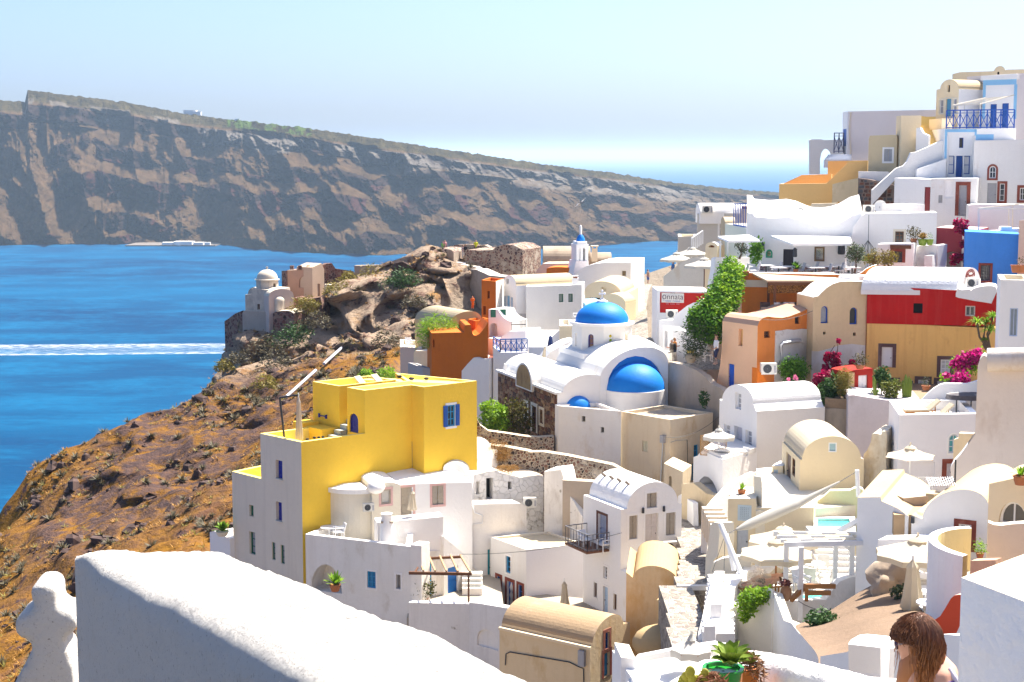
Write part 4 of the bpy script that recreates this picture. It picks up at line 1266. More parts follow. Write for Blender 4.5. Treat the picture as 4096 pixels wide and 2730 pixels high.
def sidevault(root,pl,pr,d,wid,ytop,zb,wm,rm,over=0):
 """barrel roof seen from its long side"""
 a=at(pl,d);r=at(pr,d);h=at((pl[0],ytop),d+wid/2).z-a.z
 A=Vector((a.x,d+wid,0));B=Vector((a.x,d,0))
 F_=Face(A,B-A,(-1,0))
 k=16
 o=[('uz',wid/2-wid/2*math.cos(math.pi*q/k),a.z+h*math.sin(math.pi*q/k))for q in range(k+1)]
 return Ext(root,A,B,o,zb,Vector((r.x-a.x,0,0)),wm,rm).build()
sidevault(Bz,tH(1113,350),tH(1560,345),176,4.2,tH(0,200)[1],Z(-20),plaster('brown_plaster',(.42,.33,.24),.2,stain=(.25,.19,.14),amount=.3),plaster('brown_plaster',(.42,.33,.24),.2))
sidevault(Bz,tH(1560,345),tH(1758,345),177,4.0,tH(0,260)[1],Z(-20),plaster('brown_plaster',(.42,.33,.24),.2),plaster('brown_plaster',(.42,.33,.24),.2))
b=MB();q=at(tH(1595,345),175.5);b.box((q.x-.32,q.y-.3,q.z),(q.x+.32,q.y+.3,q.z+1.45));b.build('chimney',CREAM,Bz)
b=MB();b.box((q.x-.42,q.y-.4,q.z+1.65),(q.x+.42,q.y+.4,q.z+1.78))
for s in(-.24,.24):b.box((q.x+s-.07,q.y-.25,q.z+1.45),(q.x+s+.07,q.y+.25,q.z+1.65))
b.build('chimney_cap',CREAM,Bz)
Pk=house('peach_block','pale peach house end below the brown vault','house',tH(1200,465),172)
A=at(tH(1035,470),172);B=at(tH(1410,470),171)
Ext(Pk,A,B,[tH(1030,470),tH(1055,420),tH(1108,365),tH(1412,362)],Z(-20),3,plaster('pale_peach',(.72,.54,.42),.06),plaster('pale_peach',(.72,.54,.42))).build()
Ok=house('orange_kiosk','small orange vaulted roof room beside the belfry','house',tH(1250,465),166)
A=at(tH(1143,465),166);B=at(tH(1366,465),165.5)
Ext(Ok,A,B,[tH(1143,415),('arc',tH(1144,414),tH(1255,398),tH(1366,414),10)],Z(-16),2.5,plaster('bright_orange',(.68,.17,.02),.06),plaster('bright_orange',(.68,.17,.02))).build()
# --- ruined castle on the headland
Ka=house('castle_ruin','ruined stone bastion with visitors on its lookout','ruin',tH(650,455),201)
A=at(tH(378,440),202);B=at(tH(920,440),199)
KST=rubble('castle_rubble',(.40,.31,.24),[(.14,.07,.06),(.24,.13,.10),(.34,.27,.21),(.09,.06,.06)],3.0,.14,white=(.48,.40,.32),wamt=.2)
Ext(Ka,A,B,[tH(378,250),tH(400,236),tH(520,242),tH(640,236),tH(660,216),tH(700,195),tH(760,184),tH(840,194),tH(880,215),tH(918,236)],Z(-24),6.5,KST,KST).build()
A=at(tH(-10,330),201);B=at(tH(272,330),200)
Ext(Ka,A,B,[tH(5,300),tH(40,262),tH(70,236),tH(130,226),tH(200,228),tH(250,238),tH(270,262)],Z(-24),5,plaster('bastion_plaster',(.44,.35,.27),.2,stain=(.22,.14,.11),amount=.35),KST).build()
A=at(tH(212,300),209);B=at(tH(606,300),207)
Ext(Ka,A,B,[tH(214,225),tH(240,200),tH(300,188),tH(420,184),tH(500,196),tH(560,190),tH(606,212)],Z(-22),1.2,KST,KST).build()
b=MB();pth=[at(q,d)for q,d in((tH(225,340),201.6),(tH(380,366),200.6),(tH(400,320),207),(tH(270,300),208))]
b.slab(pth,.5);b.build('floor',plaster('white_path',(.78,.74,.70),.05),Ka)
b=MB();q=at(tH(338,300),206.2);b.box((q.x-.3,q.y-.3,q.z),(q.x+.3,q.y+.3,q.z+.95));b.build('green_cabinet',flat('bin_green',(.03,.16,.08),.5),Ka)
stonewall('buttress_wall','pale plastered buttress wall below the lookout path',[tH(330,700),tH(352,560),tH(395,430),tH(420,418),tH(480,420),tH(560,455),tH(600,475),tH(740,490)],(196,190),-30,plaster('buttress',(.50,.41,.32),.2,stain=(.30,.22,.16),amount=.3),2.0,plaster('cap_pale',(.68,.62,.54),.1))
stonewall('path_wall','low white parapet along the path to the lookout',[tH(215,345),tH(240,375),tH(330,372),tH(470,395),tH(580,455),tH(740,495)],(200,193),-22,plaster('cap_pale',(.68,.62,.54),.1),.8)
stonewall('ruin_garden_wall','long low stone wall running down from the bastion',[tD(1320,350),tD(1560,345),tD(1700,290),tD(1830,252),tD(1900,262),tD(1980,255),tD(2060,280)],(205,203),-24,plaster('bastion_plaster',(.44,.35,.27)),1.0)
Cp=house('ruined_chapel','weathered stone chapel with small pale dome at cliff edge','church',tD(500,850),190)
CHP=plaster('chapel_plaster',(.62,.54,.44),.1,stain=(.34,.29,.25),amount=.45,sscale=.9)
CHR=plaster('chapel_roof',(.66,.57,.45),.08)
A=at(tD(380,850),189.8);B=at(tD(628,850),188.5)
e=Ext(Cp,A,B,[tD(386,598),tD(440,594),tD(442,548),tD(620,560),tD(624,600)],Z(-33),4.5,CHP,CHR)
e.op('F',tD(490,678),tD(512,726),'dark',dep=.3,mat=flat('dark_red',(.10,.02,.02),.8))
e.build()
A=at(tD(350,860),189.3);B=at(tD(630,860),188)
Ext(Cp,A,B,[tD(362,760),tD(375,735),tD(615,750),tD(625,860)],Z(-42),3.5,plaster('chapel_base',(.46,.39,.33),.15,stain=(.33,.27,.23),amount=.3),CHR).build()
A=at(tD(590,620),187.2);B=at(tD(800,640),188.6)
Ext(Cp,A,B,[tD(588,612),('arc',tD(592,608),tD(690,548),tD(800,600),14),tD(802,640)],Z(-30),4.5,plaster('chapel_pink',(.66,.50,.42),.1,stain=(.42,.34,.30),amount=.2),CHR).build()
F=Face(at(tD(590,620),187.2),at(tD(800,640),188.6)-at(tD(590,620),187.2),(.1,-1));cen=F.world(tD(695,655))
local_lathe([(.66*math.cos(t),.55*math.sin(t))for t in[math.pi/2*k/8 for k in range(9)]],cen,F,14,.8).build('apse_dome',CHR,Cp,60)
local_lathe([(.66,-3),(.66,0)],cen,F,14,.8).build('apse_wall',CHP,Cp,60)
A=at(tD(410,590),192.5);B=at(tD(500,590),192)
Ext(Cp,A,B,[tD(408,590),('arc',tD(410,588),tD(455,535),tD(500,575),10)],Z(-30),3,CHP,CHR).build()
dq=at(tD(576,545),191.0);rr=1.36
oc=[dq+Vector((rr*math.cos(R(-70+45*k)),rr*math.sin(R(-70+45*k)),0))for k in range(8)]
p=Poly(Cp,oc,Z(-24),at(tD(576,478),190).z,CHP,CHR);p.op(0,tD(628,503),tD(650,545),'dark',dep=.3);p.build()
zt_=at(tD(576,470),190).z
b=MB();b.lathe([(1.5,zt_-.12),(1.5,zt_),(1.3,zt_+.05)]+[(1.28*math.cos(t),zt_+.05+1.12*math.sin(t))for t in[math.pi/2*k/10 for k in range(11)]],(dq.x,dq.y,0),24);b.build('dome',CHR,Cp,50)
b=MB();b.lathe([(.15,zt_+1.15),(.1,zt_+1.3),(.06,zt_+1.5),(.01,zt_+1.55)],(dq.x,dq.y,0),8);b.bar((dq.x-.16,dq.y,zt_+1.42),(dq.x+.16,dq.y,zt_+1.42),.07);b.build('finial',CHR,Cp)
Pf=house('ruined_facade','pink ruined facade with blind arch and three chimney stubs','ruin',tD(880,620),196)
A=at(tD(740,620),196);B=at(tD(990,620),195)
PNK=plaster('pink_ruin',(.52,.30,.20),.15,stain=(.42,.27,.20),amount=.3)
e=Ext(Pf,A,B,[tD(742,390),tD(980,385)],Z(-28),3,PNK,KST)
e.op('F',tD(845,440),tD(945,540),'niche',arch=True,dep=.35,mat=plaster('niche_pale',(.56,.42,.34),.1),trim=plaster('trim_tan',(.58,.44,.30),.1),tw=.5)
e.op('F',tD(888,556),tD(915,600),'niche',arch=True,dep=.2,mat=plaster('niche_grey',(.46,.40,.38),.1))
e.build()
A=at(tD(985,610),195);B=at(tD(1066,600),196.5)
e=Ext(Pf,A,B,[tD(960,365),tD(1040,330),tD(1062,380)],Z(-28),2.5,plaster('tan_ruin',(.58,.42,.30),.1),plaster('trim_tan',(.58,.44,.30)))
e.op('F',tD(1005,505),tD(1030,612),'dark',dep=.3,mat=plaster('niche_grey',(.46,.40,.38)),trim=plaster('trim_tan',(.58,.44,.30)),tw=.25)
e.build()
for x in(785,855,928):
 b=MB();q=at(tD(x,385),195.5);b.box((q.x-.22,q.y-.1,q.z),(q.x+.22,q.y+.4,q.z+.52));b.build('chimney',RUB2,Pf)
A=at(tD(697,560),197.5);B=at(tD(742,560),196)
Ext(Pf,A,B,[tD(698,395),tD(742,392)],Z(-28),2.0,RUB2,RUB2).build()
stonewall('ruin_stone_wall','jagged dark stone wall beside the pink facade',[tD(1062,345),tD(1085,333),tD(1130,330),tD(1160,375),tD(1200,380),tD(1315,398),tD(1318,420)],(197,199),-28,RUB2,1.0)
stonewall('arcade_wall','low pale arcade wall between facade and tuff cliff',[tD(1066,510),tD(1145,515),tD(1150,560)],(194,194),-26,CHR,.8)
Hv=house('stone_hut','dark stone hut with pale vaulted roof below the chapel','ruin',tD(720,850),186.5)
A=at(tD(622,860),186.6);B=at(tD(800,860),186)
e=Ext(Hv,A,B,[tD(624,758),('arc',tD(630,756),tD(720,735),tD(790,750),8),tD(800,760)],Z(-36),4,RUB2,CHR);e.op('F',tD(715,775),tD(732,798),'dark',dep=.3);e.build()
stonewall('ruin_stone_wall','dark red stone terrace wall below the pink facade',[tD(800,625),tD(900,640),tD(1030,620),tD(1045,700)],(190,189),-34,RUB2,2.5)
stonewall('ruin_stone_wall','dark stone wall at the cliff edge left of the chapel',[tD(210,825),tD(240,805),tD(300,760),tD(362,735)],(192,190),-24,RUB2,1.5)
Pt=house('pink_terrace','pale pink terrace block with deck chairs above the slope','house',tD(1800,1240),139)
box3(Pt,tD(1712,1042),tD(1714,1046),tD(1900,1046),139,Z(-27),plaster('pale_pink',(.70,.55,.44),.06),CREAML,(.3,.4),dl=145,dr=138).build()
A=at(tD(1830,1250),136);B=at(tD(1985,1230),135)
Ext(Pt,A,B,[tD(1828,1100),tD(1840,1078),tD(1950,1080),tD(1960,1102),tD(1990,1100)],Z(-27),2,CREAM,CREAML).build()
Gt=house('grey_terrace','grey cement terrace with lattice parapet beside the rust house','wall',tD(1860,1270),132)
box3(Gt,tD(1780,1165),tD(1905,1225),tD(1990,1225),131.5,Z(-25),plaster('grey_cement',(.40,.39,.38),.15,stain=(.25,.24,.23),amount=.3),plaster('grey_cement',(.40,.39,.38)),(.25,.5),dl=135,dr=131).build()
# --- cobbled alley climbing past the chapel
b=MB()
rowsA=[((tV(1540,850),112),(tV(1700,850),108)),((tV(1470,800),124),(tV(1600,800),120)),((tH(1945,1055),130),(tH(2100,1055),127)),((tH(1890,890),150),(tH(2090,800),150)),((tH(2000,800),165),(tH(2080,790),165)),((tH(2000,600),186),(tH(2110,620),186)),((tH(2020,560),205),(tH(2140,560),205))]
P=[]
for a,c in rowsA:
 P+=[at(*a),at(*c)]
b.add(P,[(2*i,2*i+1,2*i+3,2*i+2)for i in range(len(rowsA)-1)])
tag(b.build('path',PAVE),'cobbled alley climbing between the houses','path',kind='structure')
# --- top right: blue and white house, cream vault, mustard wall
Bl=house('blue_trim_house','white house with pale blue bands, blue doors and balcony rail','house',tE(2000,700),136)
A=at(tE(1866,240),138);B=at(tE(2165,214),136)
e=Ext(Bl,A,B,[tE(1866,236),tE(2166,213)],Z(-2),6,WHITE2,WHITE2)
e.op('F',tE(1930,488),tE(1980,702),'door',mat=BLUEP,grid=(2,3),dep=.1)
e.op('F',tE(2035,480),tE(2087,700),'door',mat=BLUEP,grid=(2,3),dep=.1)
e.build();F=e.F
b=MB()
for(x0,y0,x1,y1)in((1866,252,2164,312),):
 u0,z1=F.uv(tE(x0,y0));u1_,z0=F.uv(tE(x1,300));b.fbox(F,u0,u1_,z0-.1,z1,-.01,.03)
u0,z1=F.uv(tE(1866,320));u1_,z0=F.uv(tE(1880,620));b.fbox(F,u0,u1_,z0,z1,-.01,.025)
u0,z1=F.uv(tE(2145,310));u1_,z0=F.uv(tE(2160,620));b.fbox(F,u0,u1_,z0,z1,-.01,.025)
b.build('blue_band',LBLUE,Bl)
b=MB();u0,z1=F.uv(tE(1860,236));u1_,_=F.uv(tE(2166,213));b.fbox(F,u0-.1,u1_+.1,z1-.35,z1+.03,-.5,.12);b.build('cornice',WHITE2,Bl)
A2=at(tE(2165,214),136.05);B2=at(tE(2330,220),137)
Ext(Bl,A2,B2,[tE(2166,213),tE(2330,205)],Z(-4),6,plaster('white_rose',(.80,.74,.72),.04),WHITE2).build()
A=at(tE(1520,705),131.5);B=at(tE(2160,700),131)
e=Ext(Bl,A,B,[tE(1522,708),tE(1800,706),tE(2160,702)],Z(-6),6.5,WHITE2,WHITE2)
e.op('F',tE(1652,788),tE(1688,880),'win',mat=BLUEP,grid=(1,1),dep=.2)
e.op('F',tE(1560,950),tE(1608,1112),'win',mat=BLUEP,grid=(1,2),dep=.35,pane=WHITE2)
e.op('F',tE(1625,950),tE(1682,1140),'door',mat=BLUEP,grid=(1,3),dep=.4)
e.op('F',tE(1697,950),tE(1748,1115),'win',mat=BLUEP,grid=(1,2),dep=.35,pane=WHITE2)
e.build();F=e.F
b=MB()
for(x0,y0,x1,y1)in((1524,712,1800,738),(1524,738,1537,975),(1800,758,1958,810),(1790,712,1806,770)):
 u0,z1=F.uv(tE(x0,y0));u1_,z0=F.uv(tE(x1,y1));b.fbox(F,u0,u1_,z0,z1,-.01,.022)
b.build('blue_band',LBLUE,Bl)
for x in(1545,1775):
 b=MB();b.tube([F.world(tE(x,770),.06),F.world(tE(x,1140),.06)],.05,6);b.build('drain_pipe',WHITE2,Bl)
def xrail(root,a,c,h,n,mat,sub=1):
 """rail of square panels with diagonal crosses"""
 a=Vector(a);c=Vector(c);up_=Vector((0,0,h))
 b=MB();b.bar(a+up_,c+up_,.09);b.bar(a+up_*.85,c+up_*.85,.05);b.bar(a+up_*.08,c+up_*.08,.08);b.build('rail',mat,root)
 for i in range(n+1):
  p=a.lerp(c,i/n);b=MB();b.bar(p,p+up_,.09);b.build('post',mat,root)
  if i<n:
   q=a.lerp(c,(i+1)/n);b=MB();b.bar(p+up_*.1,q+up_*.83,.05);b.bar(p+up_*.83,q+up_*.1,.05);b.build('cross_brace',mat,root)
Rl_=house('balcony_rail','bright blue balcony railing with crossed panels','railing',tE(1840,710),131.2)
xrail(Rl_,e.F.world(tE(1537,712),-.15),e.F.world(tE(2145,706),-.15),1.55,10,flat('rail_blue',(.015,.10,.45),.4))
Sh=house('shade_frame','thin white slatted sunshade frame on the blue house balcony','awning',tE(1840,700),133)
p0=at(tE(1590,500),132.4);p1=at(tE(1840,487),132.2);p2=at(tE(2140,405),136);p3=at(tE(1890,430),136.5)
b=MB();b.bar(p0,p1,.08);b.bar(p1,p2,.08);b.bar(p0,p3,.08);b.build('frame',CREAML,Sh)
for i in range(1,7):
 b=MB();b.bar(p0.lerp(p3,i/7),p1.lerp(p2,i/7),.16,.05);b.build('slat',CREAML,Sh)
for x,y0 in((1698,497),(1840,487)):
 b=MB();q=at(tE(x,y0),132.3);b.bar(q,(q.x,q.y,at(tE(x,706),132).z),.08);b.build('post',CREAML,Sh)
Cv=house('cream_vault_house','cream house with vaulted gable and pale blue door','house',tE(1550,610),138)
A=at(tE(1445,355),139.6);B=at(tE(1645,345),137.6)
e=Ext(Cv,A,B,[tE(1447,357),tE(1478,352),('arc',tE(1480,350),tE(1575,265),tE(1646,345),14),tE(1648,352)],Z(-3),Vector((5.6,3.6,0)),CREAM,ROOFC,side=WHITE2)
e.op('F',tE(1533,440),tE(1576,597),'door',mat=flat('sky_door',(.10,.34,.55),.5),grid=(1,3),trim=CREAML,tw=.12,dep=.15)
e.op('F',tE(1478,447),tE(1508,572),'win',mat=WHITEPT,grid=(1,2),pane=GREYP,trim=CREAML,tw=.1,dep=.12)
e.op('F',tE(1597,438),tE(1626,570),'win',mat=WHITEPT,grid=(1,2),pane=GREYP,trim=CREAML,tw=.1,dep=.12)
e.op('F',tE(1547,318),tE(1567,378),'dark',dep=.2)
e.build()
Tb=house('beige_roof_house','beige rooftop house with small domed dormer on the skyline','house',tE(1750,262),150)
A=at(tE(1590,260),150);B=at(tE(2240,220),148)
e=Ext(Tb,A,B,[tE(1590,218),tE(1660,200),tE(1950,192),tE(1962,185),('arc',tE(1964,190),tE(2012,145),tE(2062,186),10),tE(2070,178),tE(2240,174)],Z(-4),5,CREAM,ROOFC)
e.op('F',tE(1992,196),tE(2010,222),'dark',arch=True,dep=.2);e.build()
Bw=house('white_slab_house','large plain white house wall with drain pipe and blue shutter','house',tE(900,990),163)
p=box3(Bw,tE(609,560),tE(654,553),tE(1445,540),164,Z(-12),{0:WHITE2,1:plaster('white_rose',(.80,.74,.72)),2:WHITE2,3:WHITE2},WHITE2,None,dl=168,dr=158)
p.op(0,tE(611,712),tE(637,862),'shut',mat=BLUEP,dep=.05);p.build()
b=MB();F=p.faces[1];b.tube([F.world(q,.08)for q in(tE(682,560),tE(668,720),tE(680,900),tE(678,960))],.06,5);b.build('drain_pipe',CREAML,Bw)
Bs=house('outside_stair','grey stair flight with dark railing beside the white slab house','stairs',tE(580,985),160)
for i in range(5):
 b=MB();q=at(tE(590,985-i*12),159+i*.5);b.box((q.x-1.6+i*.1,q.y,q.z-.8),(q.x+1.1,q.y+.6,q.z));b.build('step',plaster('stair_blue',(.60,.62,.68),.05),Bs)
Br=house('dark_railing','dark blue metal railing of the outside stair','railing',tE(570,930),160)
xrail(Br,at(tE(528,925),160.5),at(tE(612,922),163),2.0,2,flat('navy_iron',(.02,.03,.09),.5))
Aw=house('arch_wall','free standing white wall with open arch against the sea','wall',tE(400,1115),166)
A=at(tE(312,1000),166);B=at(tE(605,1000),165)
Ext(Aw,A,B,[tE(312,808),tE(330,803),tE(415,802),tE(440,810),tE(606,805)],Z(-14),Vector((.2,1.6,0)),plaster('white_grey',(.70,.69,.68),.05),WHITE2,bot=[tE(606,1115),tE(516,1115),tE(514,960),tE(500,915),tE(480,893),tE(458,885),tE(436,895),tE(416,925),tE(404,985),tE(403,1115),tE(312,1115)]).build()
Mu=house('mustard_house','mustard yellow house with sloping stair parapet','house',tE(300,1430),139)
A=at(tE(40,1300),139.5);B=at(tE(832,1200),138)
Ext(Mu,A,B,[tE(38,1203),tE(462,1197),tE(560,1102),tE(660,1002),tE(832,995)],Z(-10),.6,MUSTARD,plaster('mustard_cap',(.58,.40,.2),.05)).build()
A=at(tE(75,1200),143.5);B=at(tE(510,1150),142)
Ext(Mu,A,B,[tE(80,1197),tE(240,1122),tE(506,1114)],Z(-10),.5,MUSTARD,plaster('mustard_cap',(.58,.40,.2))).build()
A=at(tE(470,1100),145);B=at(tE(835,1100),144)
Ext(Mu,A,B,[tE(474,998),tE(832,992)],Z(-10),.5,MUSTARD,MUSTARD).build()
q=[at(tE(38,1205),139.5),at(tE(60,1203),139),at(tE(85,1198),143.5)]
Poly(Mu,[at(tE(38,1205),139.6),at(tE(38,1205),139.6)+XY(.5,.4),at(tE(80,1197),143.6),at(tE(76,1197),143.6)],Z(-10),at(tE(60,1203),139.5).z,MUSTARD,MUSTARD).build()
Gb=house('beige_window_house','beige house with grey shuttered window and pale roof','house',tE(960,1085),138)
A=at(tE(838,800),137.4);B=at(tE(1096,800),136.6)
e=Ext(Gb,A,B,[tE(840,800),tE(850,770),tE(1048,762),tE(1092,765),tE(1096,795)],Z(-8),5,plaster('khaki',(.66,.54,.34),.07,stain=(.52,.38,.20),amount=.1),ROOFC)
e.op('F',tE(980,890),tE(1047,1000),'shut',mat=flat('grey_blind',(.42,.42,.43),.6),trim=WHITE2,tw=.16,dep=.12);e.build()
Ct=house('cream_tower','tall cream wall tower with blocked loopholes','tower',tE(1200,1050),137)
box3(Ct,tE(1088,600),tE(1132,590),tE(1312,588),136,Z(-8),CREAM,CREAML,None,dl=138,dr=136).build()
Ys=house('cream_stair','cream outdoor stair climbing between yellow walls','stairs',tE(1380,850),136)
for i in range(10):
 x=1400-i*9 if i<5 else 1360+(i-5)*4
 b=MB();q=at(tE(x,850-i*19),134.5+i*.42);b.box((q.x-1.0,q.y,q.z-1.0),(q.x+1.1,q.y+.6,q.z));b.build('step',plaster('yellow_step',(.80,.60,.25),.05),Ys)
A=at(tE(1380,620),138);B=at(tE(1495,620),136)
Ext(Ys,A,B,[tE(1382,625),tE(1495,614)],Z(-8),1.2,CREAM,CREAML).build()
A=at(tE(1305,640),140);B=at(tE(1445,640),139.6)
Ext(Ys,A,B,[tE(1305,592),tE(1360,600),tE(1445,598)],Z(-8),1.0,plaster('warm_yellow',(.80,.60,.22),.05),CREAML).build()
A=at(tE(1262,740),134.2);B=at(tE(1376,800),133.6)
Ext(Ys,A,B,[tE(1266,700),tE(1300,698),tE(1325,745),tE(1376,768)],Z(-8),.5,WHITE,WHITE2).build()
Sw=house('stair_wall','white wall with stepped sloping top leading up to blue house','wall',tE(1250,1150),132.5)
A=at(tE(870,1380),132.6);B=at(tE(1535,900),132.2)
Ext(Sw,A,B,[tE(872,1258),tE(900,1232),tE(1088,1062),tE(1150,1040),tE(1185,1000),tE(1218,922),tE(1270,914),tE(1370,872),tE(1480,818),tE(1535,812)],Z(-9),.6,WHITE,WHITE2,bot=[tE(1535,1160),tE(1080,1160),tE(880,1380),tE(870,1400)]).build()
A=at(tE(1270,1140),131.4);B=at(tE(1535,1000),131.2)
Ext(Sw,A,B,[tE(1272,1072),tE(1532,978)],Z(-6),.8,WHITE2,WHITE2).build()
LAVA=rubble('lava_wall',(.22,.16,.13),[(.13,.06,.05),(.08,.06,.06),(.18,.11,.09),(.10,.10,.11)],1.8,.06)
Lv=house('lava_stone_wall','dark lava stone wall with white band on top','wall',tE(900,1380),134)
A=at(tE(746,1150),134.5);B=at(tE(1070,1215),133.2)
e=Ext(Lv,A,B,[tE(746,1150),tE(830,1160),tE(960,1185),tE(1070,1215)],Z(-9),.8,plaster('lava_mortar',(.24,.18,.15),.2));e.build()
u_=[q[0]for q in e.top];z_=[q[1]for q in e.top]
rubblework(Lv,e.F,u_[0],u_[-1],Z(-8.6),lambda u:float(np.interp(u,u_,z_))-.05,[STONES[0],STONES[2],flat('stone_grey',(.10,.10,.11),.95,var=.4,scale=3)],.42,.3,(),5)
stonewall('white_band_wall','low white wall above the dark lava stones',[tE(748,1090),tE(1010,1092),tE(1040,1110),tE(1042,1180)],(135.4,134.8),-5.5,WHITE,.6)
stonewall('peeling_wall','short cream wall with flaked plaster beside mustard house',[tE(515,1205),tE(570,1190),tE(745,1148)],(136.8,136),-8,CREAMP,.5)
stonewall('rough_wall','rough low tan wall along the roof edge',[tE(100,1410),tE(320,1402),tE(330,1380),tE(715,1370)],(131,130),-8,BEIGE,.5)
Wr=house('white_red_door_house','white house with narrow red door above the restaurant roof','house',tE(1230,1450),128)
A=at(tE(1066,1200),129);B=at(tE(1405,1160),127)
e=Ext(Wr,A,B,[tE(1072,1148),tE(1400,1162)],Z(-8),4,WHITE2,WHITE2)
e.op('F',tE(1341,1230),tE(1390,1452),'door',mat=flat('red_paint',(.26,.02,.02),.45),grid=(1,3),dep=.12);e.build()
Wg=house('white_grey_door_house','white house with grey double door in red stone frame','house',tE(1600,1540),126)
A=at(tE(1398,1200),126.6);B=at(tE(1812,1160),125.4)
e=Ext(Wg,A,B,[tE(1400,1156),tE(1812,1150)],Z(-8),5,plaster('annex_white',(.78,.76,.73)),WHITE2)
e.op('F',tE(1652,1215),tE(1712,1488),'door',mat=GREYP,grid=(2,4),trim=REDST,tw=.28,dep=.2)
e.op('F',tE(1466,1302),tE(1499,1372),'niche',mat=flat('meter_grey',(.30,.30,.30),.5),dep=.04)
e.op('F',tE(1517,1165),tE(1590,1330),'niche',mat=WHITE2,dep=.12)
e.build()
Wf=house('white_right_house','white house with red framed windows and grey door at the edge','house',tE(2050,1390),128)
A=at(tE(1790,900),129);B=at(tE(2320,900),127.5)
e=Ext(Wf,A,B,[tE(1785,815),tE(2000,810),tE(2320,800)],Z(-8),6,plaster('annex_white',(.78,.76,.73)),WHITE2)
e.op('F',tE(1922,1042),tE(1978,1152),'win',mat=WHITEPT,arch=True,grid=(2,2),trim=REDST,tw=.16,dep=.15)
e.op('F',tE(1905,1195),tE(1980,1385),'door',mat=GREYP,grid=(1,1),dep=.12)
e.op('F',tE(2016,1200),tE(2054,1355),'win',mat=WHITEPT,grid=(1,3),trim=REDST,tw=.2,dep=.15)
e.op('F',tE(2196,1238),tE(2240,1348),'win',mat=WHITEPT,grid=(2,2),trim=REDST,tw=.22,dep=.15)
e.build()
stonewall('white_low_wall','low white terrace wall beneath the red framed windows',[tE(1735,1392),tE(1790,1386),tE(2320,1390)],(123,122),-9,WHITE2,2.5)
Fp=house('pole_frame','thin cream pole frame over the terrace beside blue house','pergola',tG(1500,590),117)
for(x0,y0,x1,y1,d0_,d1_)in((1345,352,1345,590,117,117),(1660,360,1660,590,119,119),(1700,320,1700,590,119.5,119.5),(1340,352,1830,300,117,121),(1340,354,1830,358,117,117)):
 b=MB();b.bar(at(tG(x0,y0),d0_),at(tG(x1,y1),d1_),.07);b.build('pole',CREAML,Fp)
 # --- restaurant level
Rs=house('restaurant','white restaurant with humped roof, canopies and dark door','restaurant',tF(1300,1020),120)
A=at(tF(760,500),122);B=at(tF(1960,500),119.5)
e=Ext(Rs,A,B,[tF(760,398),tF(815,405),tF(835,440),tF(1000,455),tF(1090,450),tF(1180,442),tF(1280,462),tF(1380,505),tF(1450,530),tF(1560,535),tF(1650,525),tF(1740,495),tF(1810,455),tF(1860,425),tF(1960,398)],Z(-10.5),Vector((.4,3.2,1.3)),WHITE2,WHITE2)
e.op('F',tF(1132,778),tF(1240,1000),'door',mat=flat('dark_door',(.025,.02,.03),.5),grid=(2,3),dep=.12)
e.build();RF=e.F
b=MB()
for(x0,y0,x1,y1)in((1460,752,1562,905),):
 u0,z1=RF.uv(tF(x0,y0));u1_,z0=RF.uv(tF(x1,y1))
 ring(b,RF,rect_pts(u0,u1_,z0,z1),rect_pts(u0+.12,u1_-.12,z0+.12,z1-.12),0,.07)
mir=tag(b.build('mirror',flat('bronze',(.20,.13,.07),.4,metal=.5)),'ornate bronze framed mirror on the restaurant wall','mirror')
b=MB();fill(b,RF,rect_pts(u0+.1,u1_-.1,z0+.1,z1-.1),.03);b.build('pane',flat('mirror_glass',(.45,.47,.45),.1,metal=.8),mir)
b=MB();u0,z1=RF.uv(tF(952,780));u1_,z0=RF.uv(tF(1018,868))
ring(b,RF,arch_pts(u0,u1_,z0,z1,.3),shrink(arch_pts(u0,u1_,z0,z1,.3),.1),0,.1)
mir=tag(b.build('mirror',flat('emerald',(.02,.30,.17),.5)),'small green framed mirror left of restaurant door','mirror')
b=MB();fill(b,RF,shrink(arch_pts(u0,u1_,z0,z1,.3),.09),.04);b.build('pane',flat('mirror_glass',(.45,.47,.45),.1,metal=.8),mir)
sk=MB();u0,z1=RF.uv(tF(870,945));u1_,z0=RF.uv(tF(1820,1030));sk.fbox(RF,u0,u1_,z0-.3,z1-.05,.0,.04);sk.build('tile_dado',rubble('patterned_tile',(.60,.56,.52),[(.30,.10,.09),(.52,.48,.42),(.20,.12,.14),(.45,.30,.25)],7,.05),Rs)
b=MB();u0,z0=RF.uv(tF(1300,985));u1_,_=RF.uv(tF(1815,985));b.fbox(RF,u0,u1_,z0-.5,z0,.06,.75);b.build('bench',rubble('patterned_tile',(.6,.56,.52),[(.3,.1,.09)]),Rs)
def canopy(root,c,th,posts,zf,mat=WHITEPT):
 b=MB();b.slab(c,th);b.build('canopy_roof',mat,root)
 for q in posts:
  b=MB();b.bar(q,(q.x,q.y,zf),.11);b.build('post',mat,root)
zT=at(tF(1300,1030),112).z
zc=at(tF(1210,720),114).z
c0=at(tF(1235,722),113.6);c1=onz(tF(1855,715),c0.z);c2=onz(tF(1830,672),c0.z);c3=onz(tF(992,680),c0.z)
Ca=house('canopy','flat white canopy over the restaurant bench','canopy',tF(1500,1000),115)
c1=at(tF(1855,715),114.2);c2=at(tF(1830,672),119.4);c3=at(tF(992,680),119.6)
c1.z=c2.z=c3.z=c0.z
c2=at(tF(1830,690),119.4);c3=at(tF(1000,690),120.4)
canopy(Ca,[c0,c1,Vector((c2.x,c2.y,c0.z+.25)),Vector((c3.x,c3.y,c0.z+.25))],.16,[at(tF(1250,740),114.0),at(tF(1790,735),113.5)],zT)
Cb=house('canopy','smaller flat white canopy over the yellow cushions','canopy',tF(600,960),115)
